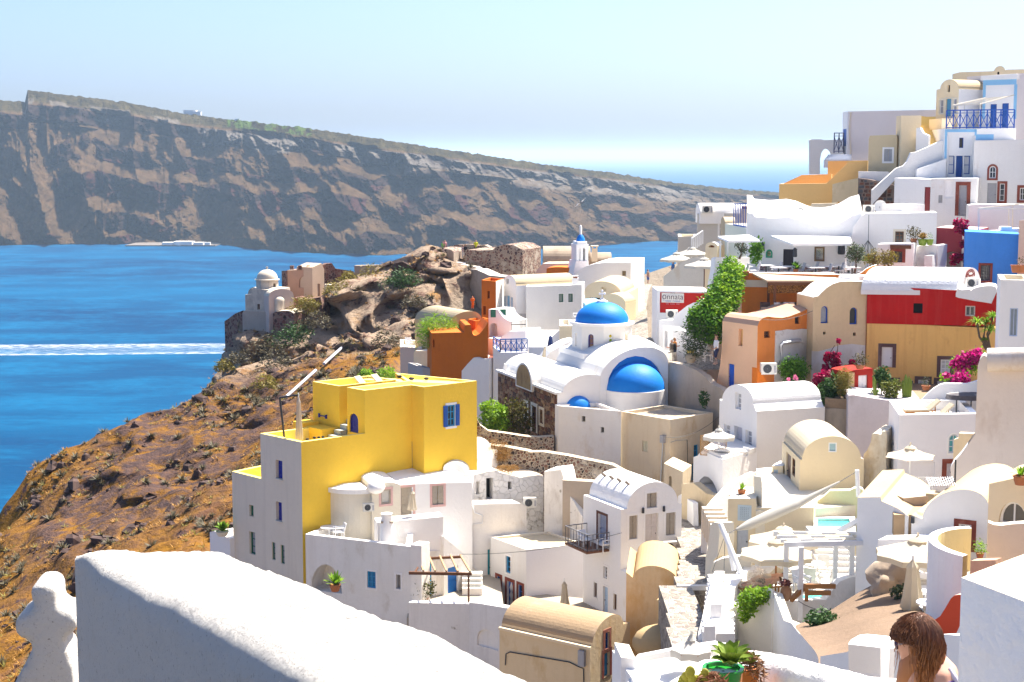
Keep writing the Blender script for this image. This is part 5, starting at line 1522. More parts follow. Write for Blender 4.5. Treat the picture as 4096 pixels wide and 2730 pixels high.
c0=at(tF(560,690),114);c1=at(tF(890,685),116);c2=at(tF(770,650),119);c3=at(tF(447,645),116.5)
canopy(Cb,[c0,c1,Vector((c2.x,c2.y,c0.z+.2)),Vector((c3.x,c3.y,c0.z+.2))],.14,[at(tF(552,695),114.2),at(tF(475,690),116.2)],zT)
Ot=house('orange_terrace_wall','orange terrace wall below the white restaurant','wall',tI(1300,560),112)
b=MB();P=[Vector((q.x,q.y,zT-.5))for q in(at(tF(440,1000),112.6),at(tF(1960,1040),110.9),at(tF(1990,1000),121),at(tF(420,900),124))]
b.slab(P,.5);b.build('floor',FLOORW,Ot)
A=at(tI(700,300),112.4);B=at(tI(1960,260),110.8)
e=Ext(Ot,A,B,[tI(702,240),tI(1000,244),tI(1500,256),tI(1900,262),tI(1950,240),tI(2000,200),tI(2060,170),tI(2110,158)],Z(-16),.5,ORANGE,WHITE2);e.build()
OF=e.F
A=at(tI(605,350),115);B=at(tI(708,260),112.5)
Ext(Ot,A,B,[tI(640,262),tI(706,242)],Z(-17),1.5,plaster('salmon',(.66,.38,.28),.1),WHITE2).build()
stonewall('white_curved_wall','white curved wall on the left edge of the restaurant terrace',[tF(385,1130),tF(410,1000),tF(418,880),tF(440,866),tF(780,862)],(115.4,118),-12,WHITE2,.4)
Rw2=house('white_big_wall','tall white wall with hanging lantern and small dark window','wall',tG(500,1000),119)
A=at(tG(40,700),119.3);B=at(tG(910,700),118.2)
e=Ext(Rw2,A,B,[tG(5,700),tG(35,540),tG(80,480),tG(120,430),tG(160,404),tG(500,402),tG(910,394)],Z(-11),3.0,WHITE2,WHITE2)
e.op('F',tG(474,592),tG(560,718),'win',mat=WOOD,grid=(2,3),trim=CREAML,tw=.16,dep=.2);e.build()
Rb2=house('roof_block','low white rooftop block behind the big white wall','house',tG(550,395),122)
box3(Rb2,tG(335,292),tG(548,312),tG(782,305),121.5,Z(-7.5),WHITE2,WHITE2,None,dl=123,dr=122.5).build()
Sb=house('sign_gate','white gate block with carved wooden sign above doorway','house',tG(480,915),115)
A=at(tG(285,800),115.4);B=at(tG(670,800),114.4)
e=Ext(Sb,A,B,[tG(286,726),tG(668,716)],Z(-13),1.6,WHITE2,WHITE2)
e.op('F',tG(455,800),tG(545,918),'door',mat=flat('charcoal_door',(.05,.05,.055),.5),grid=(2,2),trim=REDST,tw=.22,dep=.3);e.build()
b=MB();u0,z1=e.F.uv(tG(421,732));u1_,z0=e.F.uv(tG(638,776));b.fbox(e.F,u0,u1_,z0,z1,.01,.09);b.build('sign_board',WOOD,Sb)
Mw=house('white_pot_wall','pale stepped wall with potted cacti on top','wall',tG(800,940),116)
A=at(tG(668,850),116.2);B=at(tG(926,850),115)
Ext(Mw,A,B,[tG(668,745),tG(770,742),tG(880,732),tG(922,738)],Z(-13),1.6,plaster('white_grey',(.7,.69,.68)),WHITE2).build()
A=at(tG(775,900),114.5);B=at(tG(860,900),114.2)
Ext(Mw,A,B,[tG(776,846),tG(858,844),tG(862,940)],Z(-13),.9,plaster('white_grey',(.7,.69,.68)),WHITE2).build()
Cr=house('crimson_house','dark crimson wall with stone arch and bougainvillea','house',tG(1050,960),118)
A=at(tG(902,750),118.4);B=at(tG(1350,750),117)
e=Ext(Cr,A,B,[tG(901,552),tG(1350,572)],Z(-13),4,CRIM,plaster('crim_cap',(.6,.45,.42),.1))
e.op('F',tG(945,800),tG(1195,985),'niche',arch=True,dep=1.2,mat=plaster('niche_cement',(.45,.43,.41),.1),trim=REDST,tw=.22);e.build()
Bu=house('blue_house','bright blue house wall with red framed barred window','house',tG(1480,1130),113)
A=at(tG(1185,900),113.4);B=at(tG(1772,900),112.4)
e=Ext(Bu,A,B,[tG(1205,594),tG(1772,622)],Z(-13),4,BLUEW,BLUEW)
e.op('F',tG(1368,946),tG(1462,1108),'win',mat=IRON,grid=(4,5),trim=REDST,tw=.16,dep=.3);e.build()
stonewall('pale_wall','pale peach wall edge right of the blue house',[tG(1770,480),tG(1900,470)],(112,111.5),-13,plaster('pale_peach',(.72,.54,.42)),3)
stonewall('white_bench_wall','white ledge with blue chair behind the blue house',[tG(1200,600),tG(1580,585),tG(1590,545),tG(1690,545),tG(1700,565),tG(1840,560)],(116.5,116),-9,WHITE2,1.2)
Gv=house('grey_vault_house','grey walled house with white barrel roof and air conditioner','house',tF(400,690),150)
A=at(tF(235,500),151);B=at(tF(760,500),149.5)
e=Ext(Gv,A,B,[tF(233,404),tF(690,402),tF(760,404)],Z(-12),5,plaster('grey_cream',(.58,.54,.48),.05),WHITE2)
e.op('F',tF(462,490),tF(505,640),'win',mat=WHITEPT,grid=(1,2),pane=plaster('grey_cream',(.58,.54,.48)),trim=WHITE2,tw=.12,dep=.1);e.build()
sidevault(Gv,tF(262,404),tF(1085,404),150.2,3.6,tF(0,296)[1],Z(-6.5),WHITE2,WHITE2)
b=MB();q=at(tF(728,440),148.5);b.box((q.x-.42,q.y-.3,q.z-1),(q.x+.42,q.y+.3,q.z+.75));b.build('chimney',CREAM,Gv)
b=MB();b.box((q.x-.28,q.y-.2,q.z+.75),(q.x+.28,q.y+.2,q.z+1.0));b.build('chimney_pot',TERRA,Gv)
Gb2=house('grey_beige_block','small grey beige flat house beside the sea view','house',tF(130,790),153)
box3(Gb2,tF(30,640),tF(35,645),tF(235,635),152,Z(-16),plaster('grey_cream',(.58,.54,.48)),CREAML,(.3,.3),dl=157,dr=151.5).build()
Pg2=house('mint_house','pale green house with pink rounded corner and blue railing','house',tF(620,700),133)
A=at(tF(522,600),134);B=at(tF(775,600),131.5)
Ext(Pg2,A,B,[tF(524,512),tF(600,520),tF(690,540),tF(775,565)],Z(-13),4,plaster('mint',(.68,.72,.62),.05),CREAML).build()
sidevault(Pg2,tF(522,512),tF(640,510),134.5,2.6,tF(0,440)[1],Z(-8),ROOFC,ROOFC)
Rl3=house('balcony_rail','short bright blue picket railing near the restaurant roof','railing',tF(680,520),132.6)
a_=at(tF(612,522),133);c_=at(tF(752,548),131)
b=MB();b.bar(a_+Vector((0,0,1.75)),c_+Vector((0,0,1.95)),.1);b.bar(a_,c_,.1);b.build('rail',BLUEP,Rl3)
for i in range(9):
 q=a_.lerp(c_,i/8);b=MB();b.bar(q,q+Vector((0,0,1.78+i*.02)),.07,.07);b.build('baluster',BLUEP,Rl3)
Rsr=house('white_stair_rail','white balustrade stair beside the grey vault house','railing',tF(230,770),146)
a_=at(tF(175,770),146);c_=at(tF(290,690),147)
b=MB();b.bar(a_+Vector((0,0,.9)),c_+Vector((0,0,.9)),.14);b.build('rail',WHITEPT,Rsr)
for i in range(7):
 q=a_.lerp(c_,i/6);b=MB();b.bar(q-Vector((0,0,.3)),q+Vector((0,0,.9)),.12);b.build('baluster',WHITEPT,Rsr)
stonewall('beige_curved_wall','cream curved terrace wall with oven chimney beside umbrellas',[tF(-120,1060),tF(-20,985),tF(60,920),tF(150,875),tF(300,846),tF(420,850)],(140,135),-15,plaster('warm_white',(.76,.68,.56),.1,stain=(.62,.48,.32),amount=.2),.5)
Ov=house('oven_chimney','cream arched chimney block with white rim','chimney',tF(380,860),134)
A=at(tF(320,800),134);B=at(tF(440,800),133.4)
e=Ext(Ov,A,B,[tF(318,745),('arc',tF(320,742),tF(382,704),tF(442,742),10)],Z(-13),1.6,CREAM,WHITE2);e.op('F',tF(350,735),tF(412,762),'dark',arch=True,dep=.4,mat=TERRA);e.build()
A=at(tF(470,800),134.5);B=at(tF(530,800),134)
Ext(Ov,A,B,[tF(430,750),tF(470,705),tF(520,690),tF(530,700)],Z(-13),.8,CREAM,WHITE2).build()
Rp=house('red_panel_house','white flat roofed cafe with red front wall and sign','house',tW(650,760),123)
p=box3(Rp,tW(190,254),tW(270,322),tW(1095,296),123,Z(-17),WHITE2,FLOORW,(.35,.5,WHITE2),dl=127,dr=122)
p.op(1,tW(313,352),tW(1048,692),'niche',mat=plaster('signal_red',(.52,.025,.02),.06),dep=.1);p.build()
SF=p.faces[1]
Sg=thing('sign','cream cafe sign with dark lettering on the red wall','sign',SF.world(tW(512,520),0))
b=MB();u0,z1=SF.uv(tW(338,364));u1_,z0=SF.uv(tW(686,520));b.fbox(SF,u0,u1_,z0,z1,-.09,-.02);b.build('board',flat('sign_cream',(.74,.70,.62),.6,var=.04),Sg)
b=MB();ring(b,SF,rect_pts(u0+.12,u1_-.12,z0+.12,z1-.12),rect_pts(u0+.15,u1_-.15,z0+.15,z1-.15),-.02,-.012);b.build('border',flat('sign_line',(.45,.45,.52),.6),Sg)
def text(s,F,u,z,n,size,mat,parent,name='lettering',rot=0,ext=.004):
 cu=bpy.data.curves.new(name,'FONT');cu.body=s;cu.size=size;cu.align_x='CENTER';cu.align_y='CENTER';cu.extrude=ext;cu.resolution_u=3
 cu.materials.append(mat)
 o=bpy.data.objects.new(name,cu);C.objects.link(o)
 from mathutils import Matrix
 X=F.U;Zv=Vector((0,0,1));Y_=F.N
 if X.cross(Zv).dot(Y_)>0:pass
 Xr=X if X.cross(Zv).dot(F.N)>0 else-X
 M=Matrix(((Xr.x,0,F.N.x,0),(Xr.y,0,F.N.y,0),(0,1,0,0),(0,0,0,1)))
 if rot:M=M@Matrix.Rotation(rot,4,'Z')
 P=F.pt(u,z,n)
 L=Vector((0,0,0));q=parent
 while q is not None:L+=Vector(q.location);q=q.parent
 M.translation=P-L
 dg=bpy.context.evaluated_depsgraph_get()
 me=bpy.data.meshes.new_from_object(o.evaluated_get(dg))
 bpy.data.objects.remove(o);bpy.data.curves.remove(cu)
 o=bpy.data.objects.new(name,me);C.objects.link(o)
 o.parent=parent;o.matrix_local=M
 return o
uc,zc_=(u0+u1_)/2-.0,(z0+z1)/2
TXT=flat('sign_ink',(.10,.06,.08),.7)
text('cave',SF,uc,zc_+.42,-.015,.22,TXT,Sg);text('οnnaιa',SF,uc,zc_+.08,-.015,.62,TXT,Sg)
text('GREEK  CUISINE',SF,uc,zc_-.26,-.015,.16,flat('sign_blue',(.05,.07,.35),.7),Sg);text('coffee    breakfast    drinks',SF,uc,zc_-.47,-.015,.10,flat('sign_line',(.45,.45,.52)),Sg)
Wc=house('white_curve_house','white house with curved roofline in front of the red wall','house',tW(600,1300),118)
A=at(tW(300,1000),119.4);B=at(tW(1070,1000),117.2)
Ext(Wc,A,B,[tW(300,795),tW(515,790),tW(535,740),tW(575,690),tW(640,640),tW(740,562),tW(830,520),tW(922,500),tW(926,462),tW(1075,460)],Z(-19),2.5,WHITE2,WHITE2).build()
A=at(tW(365,1100),116.4);B=at(tW(505,1100),114.6)
p=box3(Wc,tW(362,885),tW(505,948),tW(755,940),114.8,Z(-19),WHITE2,WHITE2,None,dl=118,dr=114)
p.op(0,tW(388,945),tW(430,1240),'door',mat=GREYP,grid=(1,2),dep=.2);p.build()
# --- peach, orange, cream and red houses
Ph=house('peach_house','peach and orange house with flowing roof and blue door','house',tI(700,1400),104)
A=at(tI(864,795),104);B=at(tI(1436,700),107)
V_=onz(tI(498,742),at(tI(866,792),104).z)-at(tI(866,792),104);V_.z=0
e=Ext(Ph,A,B,[tI(864,795),tI(885,745),tI(920,712),tI(970,698),tI(1050,708),tI(1120,712),tI(1200,695),tI(1320,650),tI(1436,596)],Z(-22),V_,ORANGE,plaster('peach_roof',(.55,.34,.23),.06),side=PEACH)
e.op('F',tI(933,853),tI(995,918),'win',mat=WOOD,grid=(2,2),dep=.2)
e.op('F',tI(1254,702),tI(1304,774),'win',mat=WOOD,grid=(1,1),dep=.2)
e.op('L',tI(665,825),tI(706,1008),'niche',mat=plaster('peach_shade',(.70,.42,.16),.05),dep=.25)
e.op('L',tI(560,1190),tI(616,1450),'door',mat=flat('cobalt_door',(.01,.09,.50),.4),grid=(1,2),dep=.08)
e.build();EF=e.F
FLp=e.faces['L']
b=MB();P0,P1=[],[]
us,zs_=zip(*[FLp.uv(q)for q in(tI(500,760),tI(335,1330))])
for k in range(9):
 t=k/8;z=FLp.uv(tI(480,900))[1]+(Z(-20)-FLp.uv(tI(480,900))[1])*t
 P0.append(FLp.pt(e.lims['L'][1]-.02,z,.0));P1.append(FLp.pt(e.lims['L'][1]+2.9*t**2.2,z,.35*t*t))
vs=P0+P1+[q-FLp.N*.9 for q in P1]
b.add(vs,[(k,k+1,9+k+1,9+k)for k in range(8)]+[(9+k,9+k+1,18+k+1,18+k)for k in range(8)]);b.build('flared_foot',PEACH,Ph,60)
A=EF.pt(EF.uv(tI(1050,900))[0],0,.06);B=EF.pt(EF.uv(tI(1425,900))[0],0,.06)
e2_=Ext(Ph,A,B,[tI(1052,850),tI(1110,845),tI(1180,832),tI(1250,838),tI(1330,826),tI(1425,835)],Z(-22),.05,plaster('flaked_white',(.70,.67,.63),.15,stain=(.45,.38,.30),amount=.35,under=(.42,.37,.31),peel=.1),WHITE)
e2_.op('F',tI(1150,978),tI(1415,1420),'niche',arch=True,dep=1.0,mat=plaster('cave_grey',(.34,.30,.27),.25));
e2_.build()
b=MB();b.tube([EF.world(q,.25)for q in(tI(1285,945),tI(1105,972),tI(1082,995),tI(1078,1300))],.11,7);b.build('drain_pipe',STEEL,Ph)
b=MB();A=EF.world(tI(862,1240),.1)
Ext(Ph,EF.world(tI(860,1300),.9),EF.world(tI(1060,1300),.9),[tI(862,1235),tI(900,1290),tI(975,1385)],Z(-22),.5,RUST,plaster('peach_roof',(.74,.5,.36))).build()
Cg=house('cream_gable_house','old cream wall with rounded top and two blue arched windows','house',tI(1700,1300),106)
A=at(tI(1432,800),105.6);B=at(tI(2012,800),106.4)
CGM=plaster('cream_gable',(.72,.55,.33),.10,stain=(.50,.36,.20),amount=.15,streak=.15,under=(.66,.58,.46),peel=-.08)
e=Ext(Cg,A,B,[tI(1450,500),tI(1460,488),tI(1500,484),tI(1530,450),tI(1590,395),tI(1650,357),tI(1720,335),tI(1800,328),tI(2012,332)],Z(-22),3,CGM,WHITED)
e.op('F',tI(1527,590),tI(1600,768),'win',mat=flat('gable_blue',(.01,.08,.48),.4),arch=True,grid=(1,1),pane=flat('pane_sky',(.38,.42,.48),.2),dep=.25)
e.op('F',tI(1828,604),tI(1904,780),'win',mat=flat('gable_blue',(.01,.08,.48),.4),arch=True,grid=(1,1),dep=.25)
e.op('F',tI(1548,858),tI(1575,886),'dark',dep=.3);e.op('F',tI(1862,866),tI(1890,900),'dark',dep=.3)
e.build()
A=e.F.pt(e.F.uv(tI(1430,1000))[0],0,.05);B=e.F.pt(e.F.uv(tI(1990,1000))[0],0,.05)
Ext(Cg,A,B,[tI(1432,1060),tI(1500,1065),tI(1600,1040),tI(1720,1000),tI(1850,985),tI(1990,1000)],Z(-22),.045,plaster('flaked_white',(.7,.67,.63)),WHITE).build()
Rd=house('red_house','red and ochre house with white vaulted roof and stone window','house',tJ(1100,1400),106)
A=at(tJ(442,500),106.2);B=at(tJ(1800,500),104.4)
e=Ext(Rd,A,B,[tJ(446,205),tJ(472,200),tJ(478,258),tJ(780,262),tJ(1380,292),tJ(1400,370),tJ(1560,405),tJ(1740,430),tJ(1800,300)],FL.pt(0,0).z*0+at(tJ(1000,655),105.3).z,5,REDW,WHITE2)
e.op('F',tJ(925,428),tJ(1020,535),'dark',trim=plaster('red_stone_pink',(.46,.24,.17),.3,stain=(.25,.10,.07),amount=.3),tw=.22,dep=.3)
e.op('F',tJ(1468,455),tJ(1568,565),'win',mat=flat('pale_frame',(.62,.62,.58),.5),grid=(2,1),dep=.14)
e.build()
zs0=at(tJ(1000,655),105.3).z
A=e.F.pt(0,0,.0);B=e.F.pt(5,0,.0)
e3=Ext(Rd,A,B,[tJ(440,640),tJ(1000,655),tJ(1800,690)],Z(-22),5,OCHRE,OCHRE)
e3.op('F',tJ(595,885),tJ(702,1100),'door',mat=WHITEPT,grid=(1,3),trim=PURPST,tw=.24,dep=.16)
e3.op('F',tJ(1210,1016),tJ(1305,1165),'win',mat=WHITEPT,grid=(2,3),pane=flat('pane_white',(.58,.58,.60),.3),trim=PURPST,tw=.24,dep=.14)
e3.op('F',tJ(975,1228),tJ(1072,1375),'win',mat=WHITEPT,grid=(2,3),pane=flat('pane_white',(.58,.58,.60),.3),trim=PURPST,tw=.24,dep=.14)
e3.op('F',tJ(1172,1240),tJ(1300,1330),'door',mat=WHITEPT,grid=(2,2),trim=PURPST,tw=.22,dep=.14)
e3.op('F',tJ(700,1220),tJ(765,1300),'shut',mat=flat('slate_blue',(.20,.22,.30),.5),trim=PURPST,tw=.1,dep=.1)
e3.op('F',tJ(893,1236),tJ(922,1302),'win',mat=WHITEPT,grid=(1,1),dep=.1)
e3.build();OCF=e3.F
A=at(tJ(1378,330),105.2);B=at(tJ(1625,240),108.8)
ev=Ext(Rd,A,B,[tJ(1374,300),('arc',tJ(1376,296),tJ(1505,58),tJ(1624,225),20)],zs0+2.0,Vector((-6.2,.9,0)),plaster('vault_gable',(.80,.76,.74),.04),plaster('snow_plaster',(.82,.82,.82),.03,bumps=.9))
ev.build();VF=ev.F
u,z=VF.uv(tJ(1514,150));
Mg=thing('sign','dark red arched sign with white lettering on the white gable','sign',VF.pt(u,z,.05))
uL,_=VF.uv(tJ(1468,150));uR,_=VF.uv(tJ(1561,145));zTop=VF.uv(tJ(1512,72))[1]
b=MB();ap=arch_pts(uL,uR,z,zTop,(zTop-z)*.8);fill(b,VF,ap,.05)
for i in range(len(ap)):
 j=(i+1)%len(ap);b.quad(VF.pt(*ap[i],.05),VF.pt(*ap[j],.05),VF.pt(*ap[j],0),VF.pt(*ap[i],0))
b.build('board',flat('maroon',(.20,.035,.03),.6),Mg)
WTX=flat('white_ink',(.75,.72,.68),.7);w_s=uR-uL;h_s=zTop-z;uc=(uL+uR)/2
sgn=1 if VF.U.cross(Vector((0,0,1))).dot(VF.N)>0 else-1
for i,ch in enumerate('MARIA'):
 a=R(58-29*i)
 text(ch,VF,uc-sgn*w_s*.36*math.sin(a),z+h_s*.28+h_s*.47*math.cos(a),.056,h_s*.26,WTX,Mg,rot=a)
text('BABA',VF,uc-sgn*w_s*.3,z+h_s*.12,.056,h_s*.15,WTX,Mg);text('VIDA',VF,uc+sgn*w_s*.28,z+h_s*.12,.056,h_s*.15,WTX,Mg)
b=MB();pp=[(uc+w_s*.2*math.cos(t)*(1+.15*math.cos(5*t)),z+h_s*.42+h_s*.17*math.sin(t)*(1+.15*math.cos(5*t)))for t in[2*math.pi*k/20 for k in range(20)]]
fill(b,VF,pp,.057);b.build('emblem',WTX,Mg)
A=at(tJ(1365,400),104.4);B=at(tJ(1800,400),103.6)
Ext(Rd,A,B,[tJ(1368,320),tJ(1390,275),tJ(1430,290),tJ(1520,280),('arc',tJ(1525,300),tJ(1590,262),tJ(1790,268),10),tJ(1798,300)],Z(-12),2.5,WHITE2,WHITE2,bot=[tJ(1740,432),tJ(1560,402),tJ(1395,372),tJ(1366,360)]).build()
stonewall('vault_kerb','white kerb behind the red house vault with round basin',[tJ(300,160),tJ(360,142),tJ(560,146),tJ(560,190)],(107.5,108.5),-10,WHITE2,1.6)
Wx=house('white_edge_house','tall white house with blue framed window at right edge','house',tJ(1950,950),86)
p=box3(Wx,tJ(1803,108),tJ(1835,182),tJ(2160,215),86,Z(-16),WHITE2,WHITE2,(.3,.7,CREAML,CREAML),dl=90,dr=85.5)
p.op(1,tJ(1935,478),tJ(2008,775),'win',mat=flat('pale_blue_frame',(.45,.55,.75),.4),grid=(2,1),pane=flat('pane_bluegrey',(.20,.26,.30),.12),dep=.12)
p.build()
# --- white vaulted house with umbrella balcony
Vh=house('white_barrel_house','smooth white barrel vaulted house with grey shuttered front','house',tM(850,1000),100)
A=at(tM(848,512),97);Lp=Vector((13.386,101.56,0))
V_=onz(tM(1560,466),at(tM(850,510),97).z)-at(tM(850,510),97);V_.z=0
e=Ext(Vh,Lp,A,[tM(466,385),tM(488,404),('arc',tM(490,402),tM(645,232),tM(818,430),22),tM(845,508),tM(857,512)],Z(-24),V_,WHITE2,plaster('vault_clean',(.80,.79,.77),.04),side=plaster('side_white',(.79,.76,.72),.03))
GS=flat('grey_shutter',(.42,.42,.44),.5)
e.op('F',tM(630,312),tM(690,500),'win',mat=WHITEPT,grid=(1,3),pane=GS,dep=.25)
e.op('F',tM(618,660),tM(698,1000),'door',mat=flat('pale_door',(.58,.57,.62),.5),grid=(1,4),dep=.28)
e.op('F',tM(512,640),tM(574,852),'win',mat=WHITEPT,grid=(1,3),pane=GS,dep=.22)
e.op('F',tM(738,702),tM(800,924),'win',mat=WHITEPT,grid=(1,3),pane=GS,dep=.22)
e.op('R',tM(1174,722),tM(1232,788),'win',mat=WHITEPT,grid=(1,1),pane=flat('pane_taupe',(.35,.31,.26),.4),trim=WHITE2,tw=.08,dep=.1)
e.build()
A=at(tM(193,1000),98.0);B=at(tM(502,1015),93.1)
V2=at(tM(860,1000),96.6)-B;V2.z=0
e=Ext(Vh,A,B,[tM(193,992),tM(230,982),tM(262,945),tM(292,924),tM(330,940),tM(400,975),tM(500,1018)],Z(-26),V2,WHITE2,WHITE2)
e.op('F',tM(205,1120),tM(492,1420),'niche',arch=True,dep=2.0,mat=BEIGE,rise=2.4);e.build();AF=e.F
b=MB();q=[at(tM(300,1000),96.4),at(tM(500,1030),93.4),at(tM(850,1010),96.4),at(tM(520,960),101.4)]
b.slab([Vector((v.x,v.y,at(tM(500,1030),93.4).z+.25))for v in q],.3);b.build('floor',FLOORW,Vh)
Bg=house('beige_barrel_house','plain beige barrel vaulted house with small blue window','house',tM(1600,1400),84)
A=at(tM(1308,1018),84);B=at(tM(1978,1015),84)
e=Ext(Bg,A,B,[tM(1308,1018),tM(1326,1018),('arc',tM(1328,1014),tM(1640,772),tM(1944,1004),26),tM(1978,1016)],Z(-22),Vector((-.05,5.4,0)),plaster('house_beige',(.74,.62,.42),.04),plaster('roof_pale',(.58,.49,.35),.06))
e.op('F',tM(1606,840),tM(1690,940),'win',mat=WHITEPT,grid=(1,1),pane=flat('pane_aqua',(.35,.52,.56),.3),dep=.08)
e.op('L',tM(1165,935),tM(1206,1340),'door',mat=flat('dark_brown_door',(.07,.03,.025),.4),grid=(1,2),dep=.1)
e.op('L',tM(1226,990),tM(1254,1208),'win',mat=WOOD,grid=(1,2),dep=.1)
e.build()
zt2=at(tM(1150,1400),82.5).z
b=MB();P=[Vector((q.x,q.y,zt2))for q in(at(tM(845,1530),79),at(tM(1450,1500),79.5),at(tM(1990,1430),80.5),at(tM(1985,1300),84.2),at(tM(1290,1390),84.1),at(tM(1130,1290),90),at(tM(850,1200),90))]
b.slab(P,4.5);b.build('terrace',CREAML,Bg)
A=at(tM(840,1350),80.2);B=at(tM(900,1350),79.4)
Ext(Bg,A,B,[tM(834,1192),tM(898,1196),tM(910,1260),tM(912,1540)],Z(-23),Vector((0,.4,0)),CREAML,WHITE2).build()
A=at(tM(830,1250),90.4);B=at(tM(1140,1250),89.8)
Ext(Bg,A,B,[tM(830,1160),tM(905,1150),tM(1040,1148),tM(1042,1080),tM(1128,1082)],Z(-22),1.5,CREAM,WHITE2).build()
A=at(tM(1033,1150),88.6);B=at(tM(1128,1150),88.4)
e=Ext(Bg,A,B,[tM(1016,1084),tM(1128,1084)],Z(-22),1.0,CREAM,WHITE2)
e.op('F',tM(1034,1122),tM(1074,1284),'shut',mat=flat('blue_grey',(.50,.60,.66),.5),dep=.05);e.build()
Lc=house('cream_terrace_house','cream house under the terrace with lattice window and grey door','house',tR(620,470),79)
A=at(tR(455,200),79.6);B=at(tR(1195,200),78.4)
e=Ext(Lc,A,B,[tR(455,-10),tR(690,-10),tR(700,68),tR(1192,68)],Z(-24),3,plaster('house_beige',(.74,.62,.42)),CREAML)
e.op('F',tR(540,42),tR(655,186),'win',mat=flat('blue_grey',(.50,.60,.66)),grid=(7,9),pane=flat('lattice_back',(.30,.33,.36),.6),dep=.06)
e.op('F',tR(532,222),tR(625,478),'door',mat=flat('grey_blue_door',(.44,.48,.55),.5),grid=(2,3),dep=.1)
e.build()
Ls=house('white_stair','narrow white stair rising beside the cream terrace house','stairs',tR(400,480),80)
for i in range(12):
 b=MB();q=at(tR(415+(i-6)*4-(0 if i<7 else(i-6)*22),470-i*36),78.5+i*.45);b.box((q.x-.55,q.y,q.z-1.4),(q.x+.55,q.y+.5,q.z));b.build('step',plaster('step_beige',(.70,.62,.50),.06),Ls)
stonewall('stair_side_wall','white wall with curved sloping top beside the narrow stair',[tM(340,1580),tM(440,1450),tM(560,1320),tM(700,1220),tM(840,1150)],(84,92),-23,WHITE2,.35)
stonewall('cream_stair_wall','cream rounded wall at the foot of the narrow stair',[tR(262,500),tR(285,400),tR(300,225),tR(330,192),tR(375,200),tR(380,300),tR(370,480),tR(330,520)],(77.5,76.5),-24,CREAML,.8)
Pb=house('planter_block','beige planter block carrying a potted agave','wall',tM(700,1560),81)
A=at(tM(562,1450),81.5);B=at(tM(835,1450),81)
Ext(Pb,A,B,[tM(564,1385),tM(830,1385)],Z(-23),1.2,plaster('house_beige',(.74,.62,.42)),WHITE2).build()
stonewall('breeze_block_wall','white pierced block wall by the rubbish corner',[tM(30,1400),tM(60,1380),tM(190,1470),tM(195,1700)],(97,93),-25,WHITE2,.3)
stonewall('low_cream_wall','low cream wall in front of the arch store',[tM(70,1275),tM(190,1262),tM(330,1375),tM(450,1400),tM(455,1600)],(95,92.6),-25,CREAMP,.6)
Pw=house('pool_wall','cream and pale green wall behind the small pool','wall',tR(1350,130),77.5)
A=at(tM(1440,1500),80.8);B=at(tM(1995,1400),80.2)
Ext(Pw,A,B,[tM(1448,1480),tM(1560,1400),tM(1620,1345),tM(1830,1342),tM(1870,1320),tM(1915,1308),tM(1960,1330),tM(1995,1400)],Z(-24),.5,plaster('pale_olive',(.68,.66,.40),.06),CREAML).build()
Wp=house('swimming_pool','small turquoise plunge pool with white rim','pool',tR(1360,220),75)
zp_=at(tR(1350,250),77).z
P=[onz(tR(1190,278),zp_),onz(tR(1550,280),zp_),onz(tR(1545,145),zp_),onz(tR(1195,142),zp_)]
I_=[onz(tR(1225,252),zp_),onz(tR(1520,254),zp_),onz(tR(1498,158),zp_),onz(tR(1226,156),zp_)]
b=MB()
for i in range(4):
 j=(i+1)%4;b.quad(P[i],P[j],I_[j],I_[i]);b.quad(I_[i],I_[j],I_[j]-Vector((0,0,1.2)),I_[i]-Vector((0,0,1.2)));b.quad(P[i],P[j],P[j]-Vector((0,0,3)),P[i]-Vector((0,0,3)))
b.build('rim',FLOORW,Wp)
b=MB();b.poly([q-Vector((0,0,.15))for q in I_]);b.build('water',flat('pool_water',(.08,.62,.56),.08,var=.15,scale=1.5),Wp)
zT3_=at(tR(1000,790),70).z
Ps=house('terrace_steps','wide white steps below the small pool','stairs',tR(1390,550),72)
for i in range(6):
 zz=zT3_+.2*(i+1);q0=at(tR(1200,500),73.4+i*.38);q1=at(tR(1590,500),73.2+i*.38);q0.z=q1.z=zz
 b=MB();b.slab([q0,q1,q1+Vector((0,2.5,0)),q0+Vector((0,2.5,0))],1.5);b.build('step',FLOORW,Ps)
 # --- loungers' house, peeling walls, right-hand walls
Lh=house('lounger_house','white house with sun loungers on its roof terrace','house',tN(1100,1240),82)
p=box3(Lh,tN(670,302),tN(776,420),tN(1600,412),82,Z(-21),plaster('white_lilac',(.79,.77,.79),.03),FLOORW,(.35,.55,WHITE2),dl=87,dr=82.4)
p.op(1,tN(1294,622),tN(1394,818),'win',mat=flat('turq_frame',(.55,.60,.66),.4),arch=True,grid=(2,3),pane=flat('pane_turq',(.10,.38,.42),.15),trim=WHITE2,tw=.08,dep=.12)
p.op(1,tN(1272,928),tN(1330,1110),'door',mat=flat('lilac_door',(.60,.58,.66),.5),grid=(2,3),trim=REDST,tw=.25,dep=.2)
p.op(1,tN(805,915),tN(1140,1190),'niche',mat=plaster('white_lilac',(.79,.77,.79)),dep=.1)
p.op(0,tN(695,645),tN(716,748),'dark',arch=True,dep=.15,mat=GREYP)
p.build();LF=p.faces[1]
stonewall('white_sweep_wall','white terrace wall with sweeping curve behind the loungers',[tN(960,310),tN(1010,260),tN(1070,195),tN(1130,145),tN(1190,108),tN(1240,93),tN(1480,95),tN(1600,60)],(88,87),-20,WHITE2,.4)
stonewall('white_sweep_wall','short white wall left of the loungers in front of cacti',[tN(740,318),tN(980,304),tN(1000,320)],(88.5,88.3),-18,WHITE2,.5)
Bw2=house('cream_big_wall','huge plain cream house wall with white coping at right','wall',tN(1800,1000),73)
